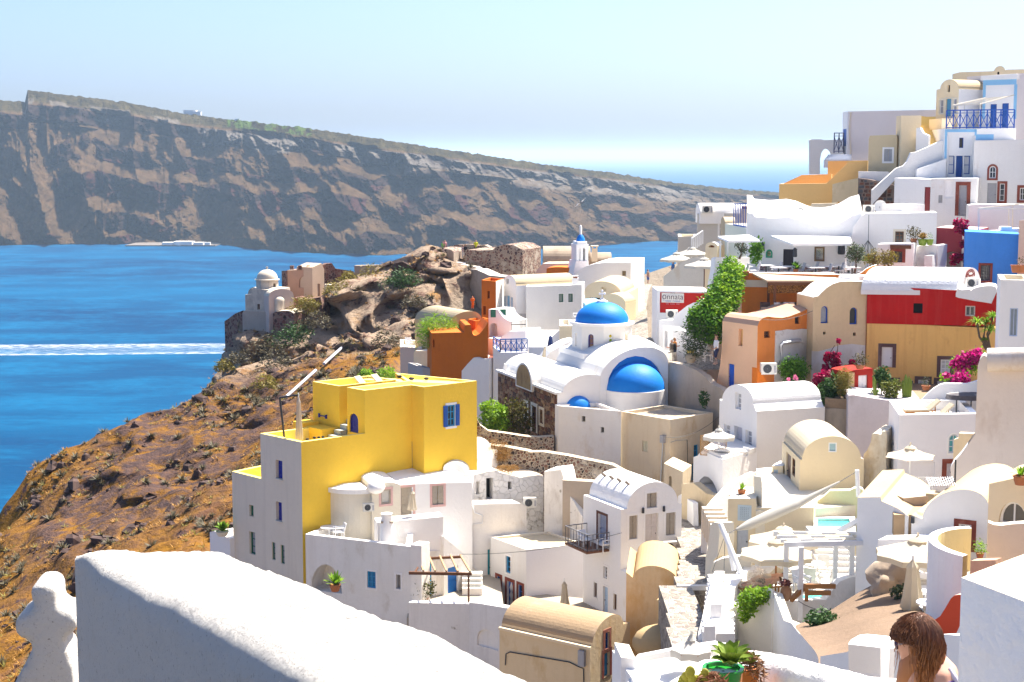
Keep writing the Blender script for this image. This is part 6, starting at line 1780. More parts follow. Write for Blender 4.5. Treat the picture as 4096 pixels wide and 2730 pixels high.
A=at(tN(1570,500),73.4);B=at(tN(2160,500),72.6)
Ext(Bw2,A,B,[tJ(1598,1080),tJ(1618,1020),tJ(1640,985),tJ(1662,970),tJ(1690,985),tJ(1712,1078),tJ(2160,1070)],Z(-22),1.0,plaster('rose_cream',(.80,.70,.60),.06,stain=(.60,.48,.38),amount=.08,streak=.12),WHITE2,bot=[tN(2160,1300),tN(1330,1300),tN(1318,1180),tN(1312,970),tN(1340,920),tN(1420,830),tN(1490,735),tN(1568,625)]).build()
b=MB();q0=at(tJ(1700,1020),73.0);q1=at(tJ(2160,1012),72.3);b.tube([q0,q1],.55,14);b.build('coping',plaster('coping_worn',(.74,.66,.58),.1,stain=(.45,.30,.16),amount=.3),Bw2,60)
stonewall('gap_wall','flaked ochre wall glimpsed behind the cream wall',[tN(1345,680),tN(1395,665),tN(1400,612),tN(1590,620)],(78,77.5),-20,CREAMP,.5)
stonewall('peeling_buttress','flaking cream buttress wall left of the lounger house',[tN(405,830),tN(440,790),tN(480,700),tN(490,625),tN(520,612),tN(585,625),tN(600,592),tN(640,590),tN(645,640)],(84.5,84),-22,plaster('flaking_buttress',(.74,.66,.52),.1,stain=(.42,.28,.12),amount=.3,streak=.4,under=(.55,.45,.32),peel=.05),3.0)
stonewall('cactus_terrace_wall','purple white flaking wall below the cactus garden',[tN(245,215),tN(300,212),tN(470,240),tN(640,265),tN(800,270),tN(1000,262)],(97.5,97),-22,plaster('lilac_peel',(.66,.60,.62),.12,stain=(.46,.40,.40),amount=.2,streak=.25,under=(.42,.36,.32),peel=.08),5)
stonewall('grey_garden_wall','rough grey retaining wall of the flower garden',[tN(-12,352),tN(100,352),tN(245,362)],(98.8,98.5),-22,plaster('grey_rough',(.36,.31,.25),.2,stain=(.22,.19,.16),amount=.4),6)
Rs2=house('red_shed','small red shed with white double door in the cactus garden','shed',tJ(380,1390),101)
A=at(tJ(243,1300),101.2);B=at(tJ(510,1300),102)
e=Ext(Rs2,A,B,[tJ(246,1150),tJ(290,1135),tJ(440,1112),tJ(500,1108)],Z(-17.5),2,plaster('shed_red',(.40,.03,.02),.15,streak=.2),plaster('shed_red',(.40,.03,.02)))
e.op('F',tJ(350,1184),tJ(442,1395),'door',mat=WHITEPT,grid=(2,3),dep=.12);e.build()
b=MB();u0,z1=e.F.uv(tJ(246,1152));u1_,z0=e.F.uv(tJ(298,1395));b.fbox(e.F,u0,u1_,z0-.4,z1-.02,-.05,.05);b.build('pilaster',plaster('peach_pil',(.72,.46,.26),.08),Rs2)
b=MB();P=[Vector((q.x,q.y,at(tJ(600,1420),99).z))for q in(at(tJ(0,1430),98.9),at(tJ(250,1430),98.5),at(tJ(1050,1430),97.6),at(tJ(1800,1400),98),at(tJ(1800,1400),106),at(tJ(0,1400),106))]
b.slab(P,1.2);tag(b.build('garden_ground',plaster('garden_soil',(.28,.20,.13),.2)),'soil of the cactus garden','ground',kind='structure')
Wgv=house('white_gable_house','white house with broad vaulted gable and red framed window','house',tT(1000,300),64)
A=at(tT(745,300),65);B=at(tT(1405,300),63.4)
e=Ext(Wgv,A,B,[tT(745,130),tT(835,165),('arc',tT(838,160),tN(1385,1202),tN(1712,1400),24)],Z(-21),Vector((3.0,5.5,0)),WHITE2,plaster('roof_sand',(.52,.40,.24),.08))
e.op('F',tT(1150,205),tT(1252,405),'win',mat=WHITEPT,grid=(2,2),pane=flat('pane_mirror',(.34,.34,.38),.12),trim=REDST,tw=.2,dep=.16);e.build()
GF=e.F
A=at(tT(455,300),66.6);B=at(tT(760,300),65)
e=Ext(Wgv,A,B,[tN(340,1282),tN(580,1278),tN(590,1320),tN(770,1400),tN(860,1470),tN(870,1480)],Z(-21),Vector((2.5,6,.0)),WHITE2,plaster('roof_sand',(.52,.40,.24)))
e.op('F',tT(552,300),tT(578,345),'win',mat=WHITEPT,grid=(1,1),dep=.15)
e.build()
b=MB();q=at(tN(930,1430),66);b.slab([q+Vector((x,y,0))for x,y in((-1.0,-.6),(.9,-.6),(1.1,1.6),(-.7,1.6))],.9);b.build('roof_lump',plaster('lump_tan',(.46,.32,.19),.1),Wgv)
b=MB();q=at(tN(915,1330),67.5);b.box((q.x-.45,q.y-.35,q.z-.4),(q.x+.45,q.y+.35,q.z+.3));b.v=[tuple(Vector(v)+Vector((noise.noise(Vector(v)*3),0,noise.noise(Vector(v)*2+Vector((5,0,0)))))*.35)for v in b.v];b.build('roof_stone',TUFF,Wgv)
b=MB()
for(x0,y0,x1,y1,d0_,d1_)in((590,1290,1190,1275,71,71.5),(1080,1300,1170,1290,70,71)):
 b.bar(at(tN(x0,y0),d0_),at(tN(x1,y1),d1_),.5,.5)
b.build('roof_parapet',plaster('roof_sand',(.52,.40,.24)),Wgv)
Lw=house('white_cave_house','white lower wall with dark window and red stone doorway','house',tT(900,800),63)
A=at(tT(500,700),64);B=at(tT(1180,700),62)
e=Ext(Lw,A,B,[tT(455,345),tT(1180,330)],Z(-21),1.0,WHITE2,WHITE2)
e.op('F',tT(920,560),tT(1012,655),'niche',dep=.3,mat=flat('pane_slate',(.08,.10,.14),.2))
e.op('F',tT(1112,545),tT(1172,860),'door',mat=flat('lilac_door',(.6,.58,.66)),grid=(1,3),trim=REDST,tw=.3,dep=.25)
e.build()
b=MB()
q=at(tT(590,720),62.4);b.ball((q.x,q.y,q.z),(.95,.7,.75),22,16);b.v=[tuple(Vector(v)+(Vector(v)-q)*.55*noise.fractal(Vector(v)*1.3,.9,2.1,5))for v in b.v]
b.build('rock_base',plaster('rock_tan',(.48,.38,.28),.2,stain=(.3,.22,.16),amount=.3),Lw,40)
b=MB();q=at(tT(600,640),62.9);b.ball((q.x,q.y,q.z-.1),(1.0,.7,.8),14,9);b.build('white_bulge',WHITE2,Lw,60)
Bx=house('beige_arch_house','beige house with big arched grey window at right edge','house',tN(1900,1560),54)
A=at(tN(1712,1300),54.4);B=at(tN(2160,1300),53.6)
e=Ext(Bx,A,B,[tN(1714,1140),tN(1990,1080),tN(2160,1150)],Z(-19),4,CREAM,ROOFC)
e.op('F',tN(1822,1312),tN(2110,1600),'win',mat=WHITEPT,arch=True,grid=(2,1),pane=flat('pane_charcoal',(.10,.10,.11),.25),dep=.25,rise=.75);e.build()
A=at(tT(1400,250),51.4);B=at(tT(1800,250),51)
Ext(Bx,A,B,[tT(1405,196),tT(1450,215),tT(1520,222),tT(1600,210),tT(1800,196)],Z(-18),.4,plaster('rose_beige',(.74,.60,.48),.06),CREAML).build()
Rbal=house('round_balcony','curved white balcony wall with cream inside and flowers','wall',tT(1250,800),50)
cb=at(tT(1420,330),50.8);pts_o=[];pts_i=[]
for k in range(15):
 t=math.pi*(.5+.75*k/14);pts_o.append(Vector((cb.x+1.95*math.cos(t)*1.0,cb.y+2.4*math.sin(t),0)));pts_i.append(Vector((cb.x+1.65*math.cos(t),cb.y+2.1*math.sin(t),0)))
zb1=at(tT(1250,520),48.6).z
b=MB()
for k in range(14):
 a,c,d_,e_=pts_o[k],pts_o[k+1],pts_i[k+1],pts_i[k]
 f=lambda v,z:Vector((v.x,v.y,z))
 b.quad(f(a,Z(-20)),f(c,Z(-20)),f(c,zb1),f(a,zb1));b.quad(f(a,zb1),f(c,zb1),f(d_,zb1),f(e_,zb1))
b.build('wall',WHITE2,Rbal,50)
b=MB()
for k in range(14):
 d_,e_=pts_i[k+1],pts_i[k];b.quad(f(e_,zb1),f(d_,zb1),f(d_,zb1-1.6),f(e_,zb1-1.6))
b.build('inner_wall',plaster('balcony_cream',(.80,.66,.34),.04),Rbal,50)
b=MB();b.poly([f(q,zb1-1.5)for q in pts_i]);b.build('floor',FLOORC,Rbal)
stonewall('stained_wall','short stained orange wall beneath the flower balcony',[tT(1252,525),tT(1465,518),tT(1470,560)],(47.6,47),-16,plaster('stained_peach',(.66,.42,.28),.12,stain=(.40,.24,.16),amount=.4),.4)
stonewall('red_stair_wall','smooth terracotta red stair wall with curved sides',[tT(880,1170),tT(930,1040),tT(990,1000),tT(1040,920),tT(1080,850),tT(1110,822),tT(1150,815),tT(1248,826)],(47,46),-17,plaster('slide_red',(.52,.07,.03),.06),.5,plaster('slide_cap',(.72,.40,.32),.06))
stonewall('white_side_wall','white wall edge beside the terracotta stair',[tT(1120,1165),tT(1160,1080),tT(1200,980),tT(1240,860),tT(1262,830)],(44.5,43.5),-17,WHITE,.4)
b=MB()
gp=[[(R_,d_)for R_,d_ in r]for r in([(tR(1000,1070),60),(tR(1200,1040),61),(tR(1380,920),63),(tR(1600,780),65),(tT(500,680),65),(tT(800,640),64)],[(tR(1060,1130),57),(tR(1250,1090),57.5),(tR(1420,1000),59),(tR(1620,880),61),(tT(560,830),61),(tT(800,780),61)],[(tR(1130,1220),53),(tR(1300,1190),53),(tR(1450,1110),54),(tR(1650,1000),55.5),(tT(600,960),56),(tT(820,900),57)],[(tR(1200,1290),49),(tR(1350,1280),49),(tR(1500,1230),49.5),(tR(1680,1130),50.5),(tT(640,1080),51),(tT(900,1080),52)],[(tR(1250,1380),44),(tR(1400,1380),44),(tR(1550,1360),44),(tR(1720,1300),45),(tT(640,1260),45),(tT(950,1260),46)],[(tR(1200,1560),38),(tR(1400,1560),38),(tR(1600,1560),38),(tR(1800,1560),38),(tT(700,1560),38),(tT(1000,1560),38)])]
b.add([at(*q)for r in gp for q in r],[(i*6+j,i*6+j+1,(i+1)*6+j+1,(i+1)*6+j)for i in range(5)for j in range(5)])
o=tag(b.build('bare_ground',plaster('brown_render',(.235,.16,.105),.22,stain=(.22,.15,.10),amount=.35,bumps=1.0)),'bare brown ground sloping below the pergola terrace','ground',kind='structure')
md=o.modifiers.new('s','SUBSURF');md.levels=3;md.render_levels=3
# --- pegged vault house, white cube, tan and ochre vaults
Ph2=house('pegged_vault_house','white barrel vaulted house with iron balcony and roof pegs','house',tQ(990,1100),88)
A=at(tQ(985,402),88);V_=onz(tQ(732,304),A.z)-A;V_.z=0
B=A+Vector((V_.y,-V_.x,0)).normalized()*4
e=Ext(Ph2,A,B,[tQ(984,402),tQ(1024,400),('arc',tQ(1026,396),tQ(1215,216),tQ(1366,350),24),tQ(1394,366)],Z(-29),V_,WHITE2,WHITE2)
e.op('F',tQ(1158,295),tQ(1226,388),'shut',mat=TAUPE,trim=WHITE2,tw=.14,dep=.16)
e.op('F',tQ(1040,447),tQ(1094,598),'shut',mat=TAUPE,trim=WHITE2,tw=.16,dep=.14)
e.op('F',tQ(1287,427),tQ(1350,572),'shut',mat=TAUPE,trim=WHITE2,tw=.16,dep=.14)
e.op('F',tQ(1148,436),tQ(1233,680),'door',mat=flat('cream_door',(.66,.60,.56),.5),grid=(2,3),trim=WHITE2,tw=.14,dep=.14)
e.op('L',tQ(828,425),tQ(886,640),'door',mat=flat('slate_door',(.30,.34,.45),.5),grid=(2,4),trim=plaster('wood_jamb',(.16,.07,.05),.2),tw=.14,dep=.18)
e.op('L',tQ(868,782),tQ(892,872),'win',mat=WHITEPT,grid=(1,3),trim=WHITE2,tw=.12,dep=.15)
e.op('L',tQ(866,915),tQ(897,1110),'door',mat=flat('pale_blue_door',(.42,.56,.72),.5),grid=(1,3),trim=WHITE2,tw=.1,dep=.12)
e.op('L',tQ(803,890),tQ(823,1000),'win',mat=WOOD,grid=(1,1),trim=WHITE2,tw=.1,dep=.15)
e.op('L',tQ(936,967),tQ(956,1085),'win',mat=WOOD,grid=(1,1),trim=WHITE2,tw=.1,dep=.15)
e.build();PL=e.faces['L'];PF=e.F
for x,y in((868,170),(936,190),(1003,218),(1074,245)):
 v=ray(tQ(x,y));dmin=None
 t=((x-868)/206)
 top_=PF.pt(PF.uv(tQ(1110,262))[0],PF.uv(tQ(1110,262))[1])+V_*(.86-t*.62)
 b=MB();b.tube([top_,top_+Vector((-.28,-.05,.22))],.085,6);b.build('roof_peg',flat('peg_brown',(.20,.15,.11),.8),Ph2)
p_=[PF.world(tQ(980,678),.02),PF.world(tQ(1440,690),.02)]
Poly(Ph2,[p_[0],p_[0]+PF.N*1.6,p_[1]+PF.N*1.5,p_[1]+PF.N*.9+PF.U*.35,p_[1]],Z(-29),PF.uv(tQ(1200,676))[1]-.9,WHITE2,FLOORW,(.25,.45,WHITE2)).build()
Ib=house('iron_balcony','rusty iron balcony with table on the vaulted house','balcony',tQ(830,690),89)
u0,zf_=PL.uv(tQ(905,672));u1_,_=PL.uv(tQ(760,618));u0,u1_=sorted((u0,u1_));u1_+=.1
b=MB();b.fbox(PL,u0,u1_,zf_-.12,zf_,0,1.5);b.build('slab',flat('rust',(.20,.09,.05),.9),Ib)
c=[PL.pt(u0,zf_,.0),PL.pt(u0,zf_,1.45),PL.pt(u1_,zf_,1.45),PL.pt(u1_,zf_,0)]
GI=flat('grey_iron',(.16,.16,.17),.5)
for i in range(3):
 b=MB();b.bar(c[i]+Vector((0,0,1.0)),c[i+1]+Vector((0,0,1.0)),.05);b.bar(c[i]+Vector((0,0,.1)),c[i+1]+Vector((0,0,.1)),.04);b.build('rail',GI,Ib)
 L=(c[i+1]-c[i]).length;n=max(2,int(L/.3))
 for k in range(n+1):
  q=c[i].lerp(c[i+1],k/n);b=MB();b.bar(q,q+Vector((0,0,1.0)),.035);b.build('baluster',GI,Ib)
Wcu=house('white_cube_house','white cubic house with blue diamond door and flat cream roof','house',tQ(345,1050),93)
p=box3(Wcu,tQ(105,587),tQ(346,674),tQ(745,634),93,Z(-30),{0:plaster('annex_white',(.78,.76,.73)),1:plaster('white_lilac',(.79,.77,.79)),2:WHITE2,3:WHITE2},plaster('roof_cream2',(.60,.50,.34),.08),(.18,.12,plaster('rim_cream',(.78,.70,.56),.08)))
p.op(0,tQ(208,712),tQ(241,838),'win',mat=BLUEB,grid=(1,3),trim=WHITE2,tw=.1,dep=.16)
p.op(0,tQ(147,848),tQ(174,950),'win',mat=BLUEP,grid=(1,2),trim=REDST,tw=.16,dep=.14)
p.op(0,tQ(215,880),tQ(256,1064),'door',mat=BLUEP,grid=(1,1),trim=REDST,tw=.2,dep=.14)
p.op(0,tQ(291,905),tQ(321,1012),'win',mat=BLUEP,grid=(1,2),trim=REDST,tw=.16,dep=.14)
p.build();F=p.faces[0]
for y in(935,985,1035):
 u,z=F.uv(tQ(236,y));b=MB();fill(b,F,[(u-.2,z),(u,z-.42),(u+.2,z),(u,z+.42)],-.105);b.build('diamond',WHITEPT,Wcu)
b=MB();q=[at(tQ(345,1075),92),at(tQ(1010,1140),87),at(tQ(760,1020),92.5),at(tQ(345,1040),94)]
b.slab([Vector((v.x,v.y,at(tQ(700,1085),90).z))for v in q],.5);b.build('courtyard_floor',FLOORC,Wcu)
Tv=house('tan_vault_house','tan barrel vaulted house with blue door and stone jambs','house',tQ(780,1560),76)
A=at(tQ(775,1332),76);V_=onz(tQ(164,1196),A.z)-A;V_.z=0
B=A+Vector((V_.y,-V_.x,0)).normalized()*3
TANW=plaster('tan_wall',(.72,.56,.35),.08,stain=(.52,.33,.13),amount=.15,streak=.3)
e=Ext(Tv,A,B,[tQ(776,1332),tQ(788,1328),('arc',tQ(790,1322),tQ(915,1118),tQ(1000,1180),22),tQ(1006,1172),tQ(1046,1164)],Z(-33),V_,TANW,plaster('tan_roof',(.42,.29,.17),.10,stain=(.45,.34,.25),amount=.15))
e.op('F',tQ(877,1236),tQ(904,1336),'win',mat=BLUEP,grid=(1,2),trim=REDST,tw=.18,dep=.16)
e.op('F',tQ(870,1372),tQ(908,1520),'door',mat=BLUEB,grid=(1,2),trim=REDST,tw=.18,dep=.16)
e.build();F=e.faces['L']
b=MB();L_=e.lims['L'];b.fbox(F,-.05,L_[1],A.z-.12,A.z+.02,-.05,.1);b.build('eave_band',plaster('band_cream',(.76,.62,.42),.08),Tv)
b=MB();b.tube([F.world(q,.05)for q in(tQ(208,1450),tQ(212,1375),tQ(240,1362),tQ(640,1430),tQ(700,1460),tQ(735,1475),tQ(738,1600))],.03,5);b.build('cable',IRON,Tv)
b=MB();u,z=F.uv(tQ(728,1402));b.fbox(F,u-.18,u+.18,z-.4,z+.4,.01,.2);b.build('meter_box',GREYP,Tv)
Oc=house('ochre_vault_house','ochre stained vaulted house with rounded buttress','house',tQ(1200,1320),80)
A=at(tQ(1020,900),80.4);B=at(tQ(1388,900),79.4)
e=Ext(Oc,A,B,[tQ(1020,828),tQ(1040,842),tQ(1068,866),('arc',tQ(1070,860),tQ(1235,786),tQ(1376,905),18),tQ(1390,950)],Z(-27),Vector((.6,5.2,.05)),TAN,plaster('ochre_roof',(.52,.36,.18),.08));e.build()
A=at(tQ(1120,1250),77.6);B=at(tQ(1392,1250),77)
Ext(Oc,A,B,[tQ(1130,1310),tQ(1150,1260),tQ(1190,1200),tQ(1222,1140),tQ(1224,1015),tQ(1250,1008),tQ(1330,1020),tQ(1362,1030),tQ(1372,1120),tQ(1385,1260),tQ(1390,1290)],Z(-27),1.6,TAN,plaster('ochre_roof',(.52,.36,.18))).build()
b=MB();b.tube([at(q,77.2)for q in(tQ(1362,1040),tQ(1340,1100),tQ(1318,1165),tQ(1300,1200))],[.3,.36,.4,.3],12);b.build('buttress',plaster('ochre_roof',(.52,.36,.18)),Oc,60)
b=MB();q=at(tQ(1260,1300),76);b.ball((q.x,q.y,q.z),(1.5,1.2,.9),16,9);b.build('dome_lump',plaster('ochre_roof',(.52,.36,.18)),Oc,60)
# --- stepped alley
Al=house('alley_steps','cobbled alley steps with white edged treads','stairs',tR(170,690),78)
lv=[(1330,165,63),(1200,150,66.5),(1130,130,68),(1030,110,70.5),(740,160,76),(690,180,77.5),(640,185,79),(590,190,80.5),(545,195,82),(440,190,85),(380,165,88),(260,150,92)]
for i,(y,x,d)in enumerate(lv):
 q=at(tR(x,y),d);nx_d=lv[i+1][2]if i+1<len(lv)else d+6
 hw=.8
 b=MB();b.box((q.x-hw,d,q.z-6),(q.x+hw,nx_d+.3,q.z));b.build('step',PAVE,Al)
 if i>3:
  b=MB();b.box((q.x-hw-.02,d-.03,q.z-.22),(q.x+hw+.02,d+.16,q.z+.025));b.build('nosing',WHITE,Al)
  # --- pergola terrace
zT3=at(tR(1000,790),70).z
Te=house('pergola_terrace','white hotel terrace with curved front walls','terrace',tR(900,860),67)
b=MB();b.slab([onz(tR(x,y),zT3)for x,y in((440,950),(560,905),(850,835),(940,850),(1300,845),(1420,720),(1720,630),(1700,540),(1000,560),(600,560),(520,700))],1.5);b.build('floor',FLOORW,Te)
A=at(tR(490,1000),68);B=at(tR(850,850),66.2)
Ext(Te,A,B,[tR(480,1180),tR(520,1000),tR(548,930),tR(570,905),tR(640,886),tR(760,862),tR(852,843)],Z(-26),.5,plaster('terr_white',(.80,.75,.66),.04),WHITE2).build()
A=at(tR(850,850),66.3);B=at(tR(1720,640),69)
Ext(Te,A,B,[tR(838,768),tR(870,790),tR(935,866),tR(1010,868),tR(1300,858),tR(1330,815),tR(1365,755),tR(1420,700),tR(1500,668),tR(1600,650),tR(1720,640)],Z(-26),.4,WHITE2,WHITE2).build()
A=at(tR(850,1000),66);B=at(tR(1290,1340),57)
Ext(Te,A,B,[tR(850,800),tR(935,1035),tR(1000,1060),tR(1060,1140),tR(1130,1200),tR(1220,1280),tR(1290,1345)],Z(-26),.35,WHITE2,CREAML).build()
for i in range(13):
 d=64+i*.72;q=at(tR(400+i*3,1150-i*39),d);b=MB();b.box((q.x-.75,d,q.z-1.6),(q.x+.55,d+.9,q.z));b.build('step',FLOORW,Te)
A=at(tR(205,1000),65);B=at(tR(345,700),73)
Ext(Te,A,B,[tR(196,1200),tR(200,1150),tR(270,870),tR(325,640),tR(345,612)],Z(-26),Vector((.45,0,0)),WHITE2,WHITE2).build()
A=at(tR(310,1000),65.4);B=at(tR(560,620),73)
Ext(Te,A,B,[tR(248,1090),tR(300,1020),tR(305,900),tR(335,855),tR(360,840),tR(420,760),tR(480,690),tR(540,612),tR(565,600)],Z(-26),Vector((.5,.1,0)),WHITE2,WHITE2).build()
A=at(tR(300,600),75);B=at(tR(1045,600),73.6)
Ext(Te,A,B,[tR(300,600),tR(330,540),tR(400,505),tR(520,485),tR(650,490),tR(655,600),tR(1040,625)],Z(-25),.4,CREAML,WHITE2).build()
A=at(tR(640,560),74.5);B=at(tR(700,560),74.4)
def lattice(name,label,F,u0,u1,z0,z1,n,mat,grp=None):
 r=thing(name,label,'lattice',F.pt(u0,z0));b=MB();ring(b,F,rect_pts(u0,u1,z0,z1),rect_pts(u0+.05,u1-.05,z0+.05,z1-.05),-.02,.02);b.build('frame',mat,r)
 H=z1-z0;W=u1-u0;st=W/n;b=MB()
 for s in(1,-1):
  for k in range(-int(H/st)-1,n+int(H/st)+2):
   ua,za,ub,zb=u0+k*st,z0,u0+k*st+s*H,z1
   def clipu(u,za,ub,zb,lim):
    return za+(zb-za)*(lim-u)/(ub-u)
   pts=[]
   for(u,z,o1,o2)in((ua,za,ub,zb),(ub,zb,ua,za)):
    if u<u0:z=clipu(u,z,o1,o2,u0);u=u0
    elif u>u1:z=clipu(u,z,o1,o2,u1);u=u1
    pts.append((u,z))
   if abs(pts[0][0]-pts[1][0])>.05 and z0-.01<=min(pts[0][1],pts[1][1])and max(pts[0][1],pts[1][1])<=z1+.01:
    b.bar(F.pt(*pts[0],.01*s),F.pt(*pts[1],.01*s),.035,.015)
 o=b.build('slats',mat,r);o['kind']='stuff'
 return r
F=Face(at(tR(690,560),74.2),(1,-.05),(-.05,-1));lattice('lattice_screen','white diamond lattice under the cream umbrella',F,0,1.9,F.uv(tR(700,572))[1],F.uv(tR(700,480))[1],8,WHITEPT)
F=Face(at(tN(757,1160),80.6),(1,-.03),(-.03,-1));lattice('lattice_screen','white plastic lattice behind the terrace table',F,0,1.85,F.uv(tN(800,1250))[1],F.uv(tN(800,1068))[1],14,WHITEPT)
F=Face(at(tM(262,980),95.9),(1,-.5),(-.5,-1));lattice('lattice_screen','brown diamond lattice screen on the balcony',F,0,1.7,F.uv(tM(300,940))[1]-.2,F.uv(tM(300,765))[1],10,flat('lattice_wood',(.40,.22,.07),.7))
Pe=house('pergola','white pergola with canvas strips on the hotel terrace','pergola',tR(1085,850),66.5)
zpg=at(tR(1080,385),67).z
def pz(x,y,dz=0):return onz(tR(x,y),zpg+dz)
c=[pz(940,384),pz(1708,366),pz(1640,300),pz(845,290)]
b=MB();b.bar(c[0],c[1],.14,.22);b.build('beam',WHITEPT,Pe);b=MB();b.bar(c[3],c[2],.14,.22);b.build('beam',WHITEPT,Pe)
for k in(1,2):
 b=MB();b.bar(c[0].lerp(c[3],k/3),c[1].lerp(c[2],k/3),.12,.16);b.build('beam',WHITEPT,Pe)
for k in range(3):
 for j in range(6):
  if(j+k)%2:continue
  f=lambda s,t:c[0].lerp(c[1],s).lerp(c[3].lerp(c[2],s),t)+Vector((0,0,.12))
  b=MB();b.slab([f(.04+j*.155,k/3+.02),f(.04+j*.155+.15,k/3+.02),f(.04+j*.155+.15,(k+1)/3-.02),f(.04+j*.155,(k+1)/3-.02)],.02);b.build('canvas_strip',CANVAS,Pe)
for(x,y,d)in((957,390,68.5),(1085,388,66.6),(1380,390,69.5),(1522,380,68.8)):
 q=at(tR(x,y),d);b=MB();b.bar((q.x,q.y,zpg),(q.x,q.y,zT3-.3),.2,.2);b.build('post',WHITEPT,Pe)
b=MB();b.bar(at(tR(1460,392),68.8),at(tR(1515,445),68.8),.12);b.build('brace',WHITEPT,Pe)
Bm=house('white_beam','long slanting white beam above the plunge pool','beam',tR(1550,190),70);b=MB();b.bar(at(tR(1400,275),70),at(tR(1725,98),67.5),.28,.2);b.build('timber',WHITEPT,Bm)
Sl=house('rolled_sail','long rolled white sail shade stretched over the terrace','awning',tR(850,130),76)
b=MB();b.tube([at(tR(525,256),74.5),at(tR(640,215),74.8),at(tR(850,120),75.5),at(tR(1050,40),76),at(tM(1720,1250),77)],[.06,.26,.30,.22,.05],8);b.build('canvas',CANVASW,Sl,60)
b=MB();b.tube([at(tR(525,256),74.5),at(tR(430,300),74)],.02,4);b.tube([at(tM(1720,1250),77),at(tM(1905,1140),79)],.02,4);b.build('rope',IRON,Sl)
Ms=house('leaning_mast','leaning white wooden mast with ropes on the terrace','mast',tR(590,700),72)
b=MB();b.tube([at(tR(388,205),73),at(tR(595,700),71.5)],.12,8);b.build('mast',WHITEPT,Ms);b=MB();b.tube([at(tR(440,290),73),at(tR(505,610),72.5)],.1,8);b.build('mast',WHITEPT,Ms)
for x,y in((320,620),(418,715)):
 b=MB();b.tube([at(tR(430,300),73),at(tR(x,y),72)],.012,4);b.build('rope',IRON,Ms)
Pm=house('white_pole','white mast pole behind the pool wall','pole',tN(345,1280),78);b=MB();b.tube([at(tN(335,995),78),at(tN(348,1275),78)],.11,8);b.build('shaft',WHITEPT,Pm)
Tk=house('teak_rail','teak handrail at the edge of the terrace tub','railing',tR(1130,850),66.4)
for a,c_ in(((995,862),(1125,738)),((1115,742),(1372,742)),((1140,800),(1330,798)),((1130,745),(1130,858))):
 b=MB();b.bar(at(tR(*a),66.2),at(tR(*c_),66.8),.16,.2);b.build('rail',WOODL,Tk)
b=MB();b.slab([onz(tR(x,y),zT3+.06)for x,y in((1035,850),(1290,846),(1310,818),(1080,818))],.1);tag(b.build('hot_tub',flat('pool_water',(.08,.62,.56))),'pale turquoise water of the terrace tub','pool')
# --- parasols
def parasol(label,top,rad,drop,zfoot,n=8,mat=CANVAS,pole=WHITEPT,val=.22,vent=True,rz=.2,grp='open parasols'):
 r=thing('parasol',label,'parasol',(top.x,top.y,zfoot),grp)
 ring_=[Vector((top.x+rad*math.cos(rz+2*math.pi*k/n),top.y+rad*math.sin(rz+2*math.pi*k/n),top.z-drop))for k in range(n)]
 for k in range(n):
  a,c=ring_[k],ring_[(k+1)%n];m_=(a+c)/2+Vector((0,0,.0));m_=m_+(top-m_)*.03
  b=MB();q1=top.lerp(a,.55)-Vector((0,0,.05));q2=top.lerp(c,.55)-Vector((0,0,.05));q3=top.lerp(m_,.55)-Vector((0,0,.10))
  dn=Vector((0,0,-val))
  b.add([top,q1,q3,q2,a,m_,c,a+dn,m_+dn*.9,c+dn],[(0,1,2),(0,2,3),(1,4,5,2),(2,5,6,3)]+([(4,7,8,5),(5,8,9,6)]if val else[]))
  b.build('canopy_panel',mat,r,60)
  b=MB();b.tube([top-Vector((0,0,.1)),a-Vector((0,0,.04))],.018,4);b.build('rib',WOODL,r)
 if vent:
  b=MB();b.lathe([(rad*.24,top.z-drop*.14),(rad*.19,top.z-drop*.03),(.05,top.z+.09),(.04,top.z+.22)],(top.x,top.y,0),n);b.build('vent_cap',mat,r,40)
 b=MB();b.tube([(top.x,top.y,zfoot),(top.x,top.y,top.z+.12)],.045,8);b.build('pole',pole,r)
 return r
parasol('large cream parasol nearest the pergola over the sunbathers',at(tR(872,345),70),1.72,.62,zT3,pole=WOODL)
parasol('large cream parasol behind another beside the pergola',at(tR(936,236),73.5),1.75,.62,zT3,pole=WOODL)
parasol('large cream parasol with valance by the white cave house',at(tT(798,330),60),1.68,.6,at(tT(800,940),60).z)
parasol('cream parasol without valance below the lounger house',at(tN(893,752),79.3),1.36,.5,at(tN(872,1160),79).z,6,val=0)
parasol('small scalloped white parasol on the arch balcony',at(tM(460,698),95),1.02,.45,at(tM(470,1000),95).z,mat=CANVASW)
parasol('white parasol on brown pole beside the restaurant terrace',at(tF(308,872),131),1.75,.6,at(tF(308,1185),131).z,mat=CANVASW,pole=WOOD)
parasol('white parasol nearest the sea among the upper terraces',at(tF(175,760),146),1.7,.6,at(tF(175,930),146).z,mat=CANVASW)
parasol('white parasol half hidden behind the curved cream wall',at(tF(20,815),143),1.6,.6,at(tF(20,980),143).z,mat=CANVASW)
parasol('white parasol top low beside the foreground terrace',at(tR(140,1190),44),.62,.3,at(tR(140,1400),43).z,mat=CANVASW)
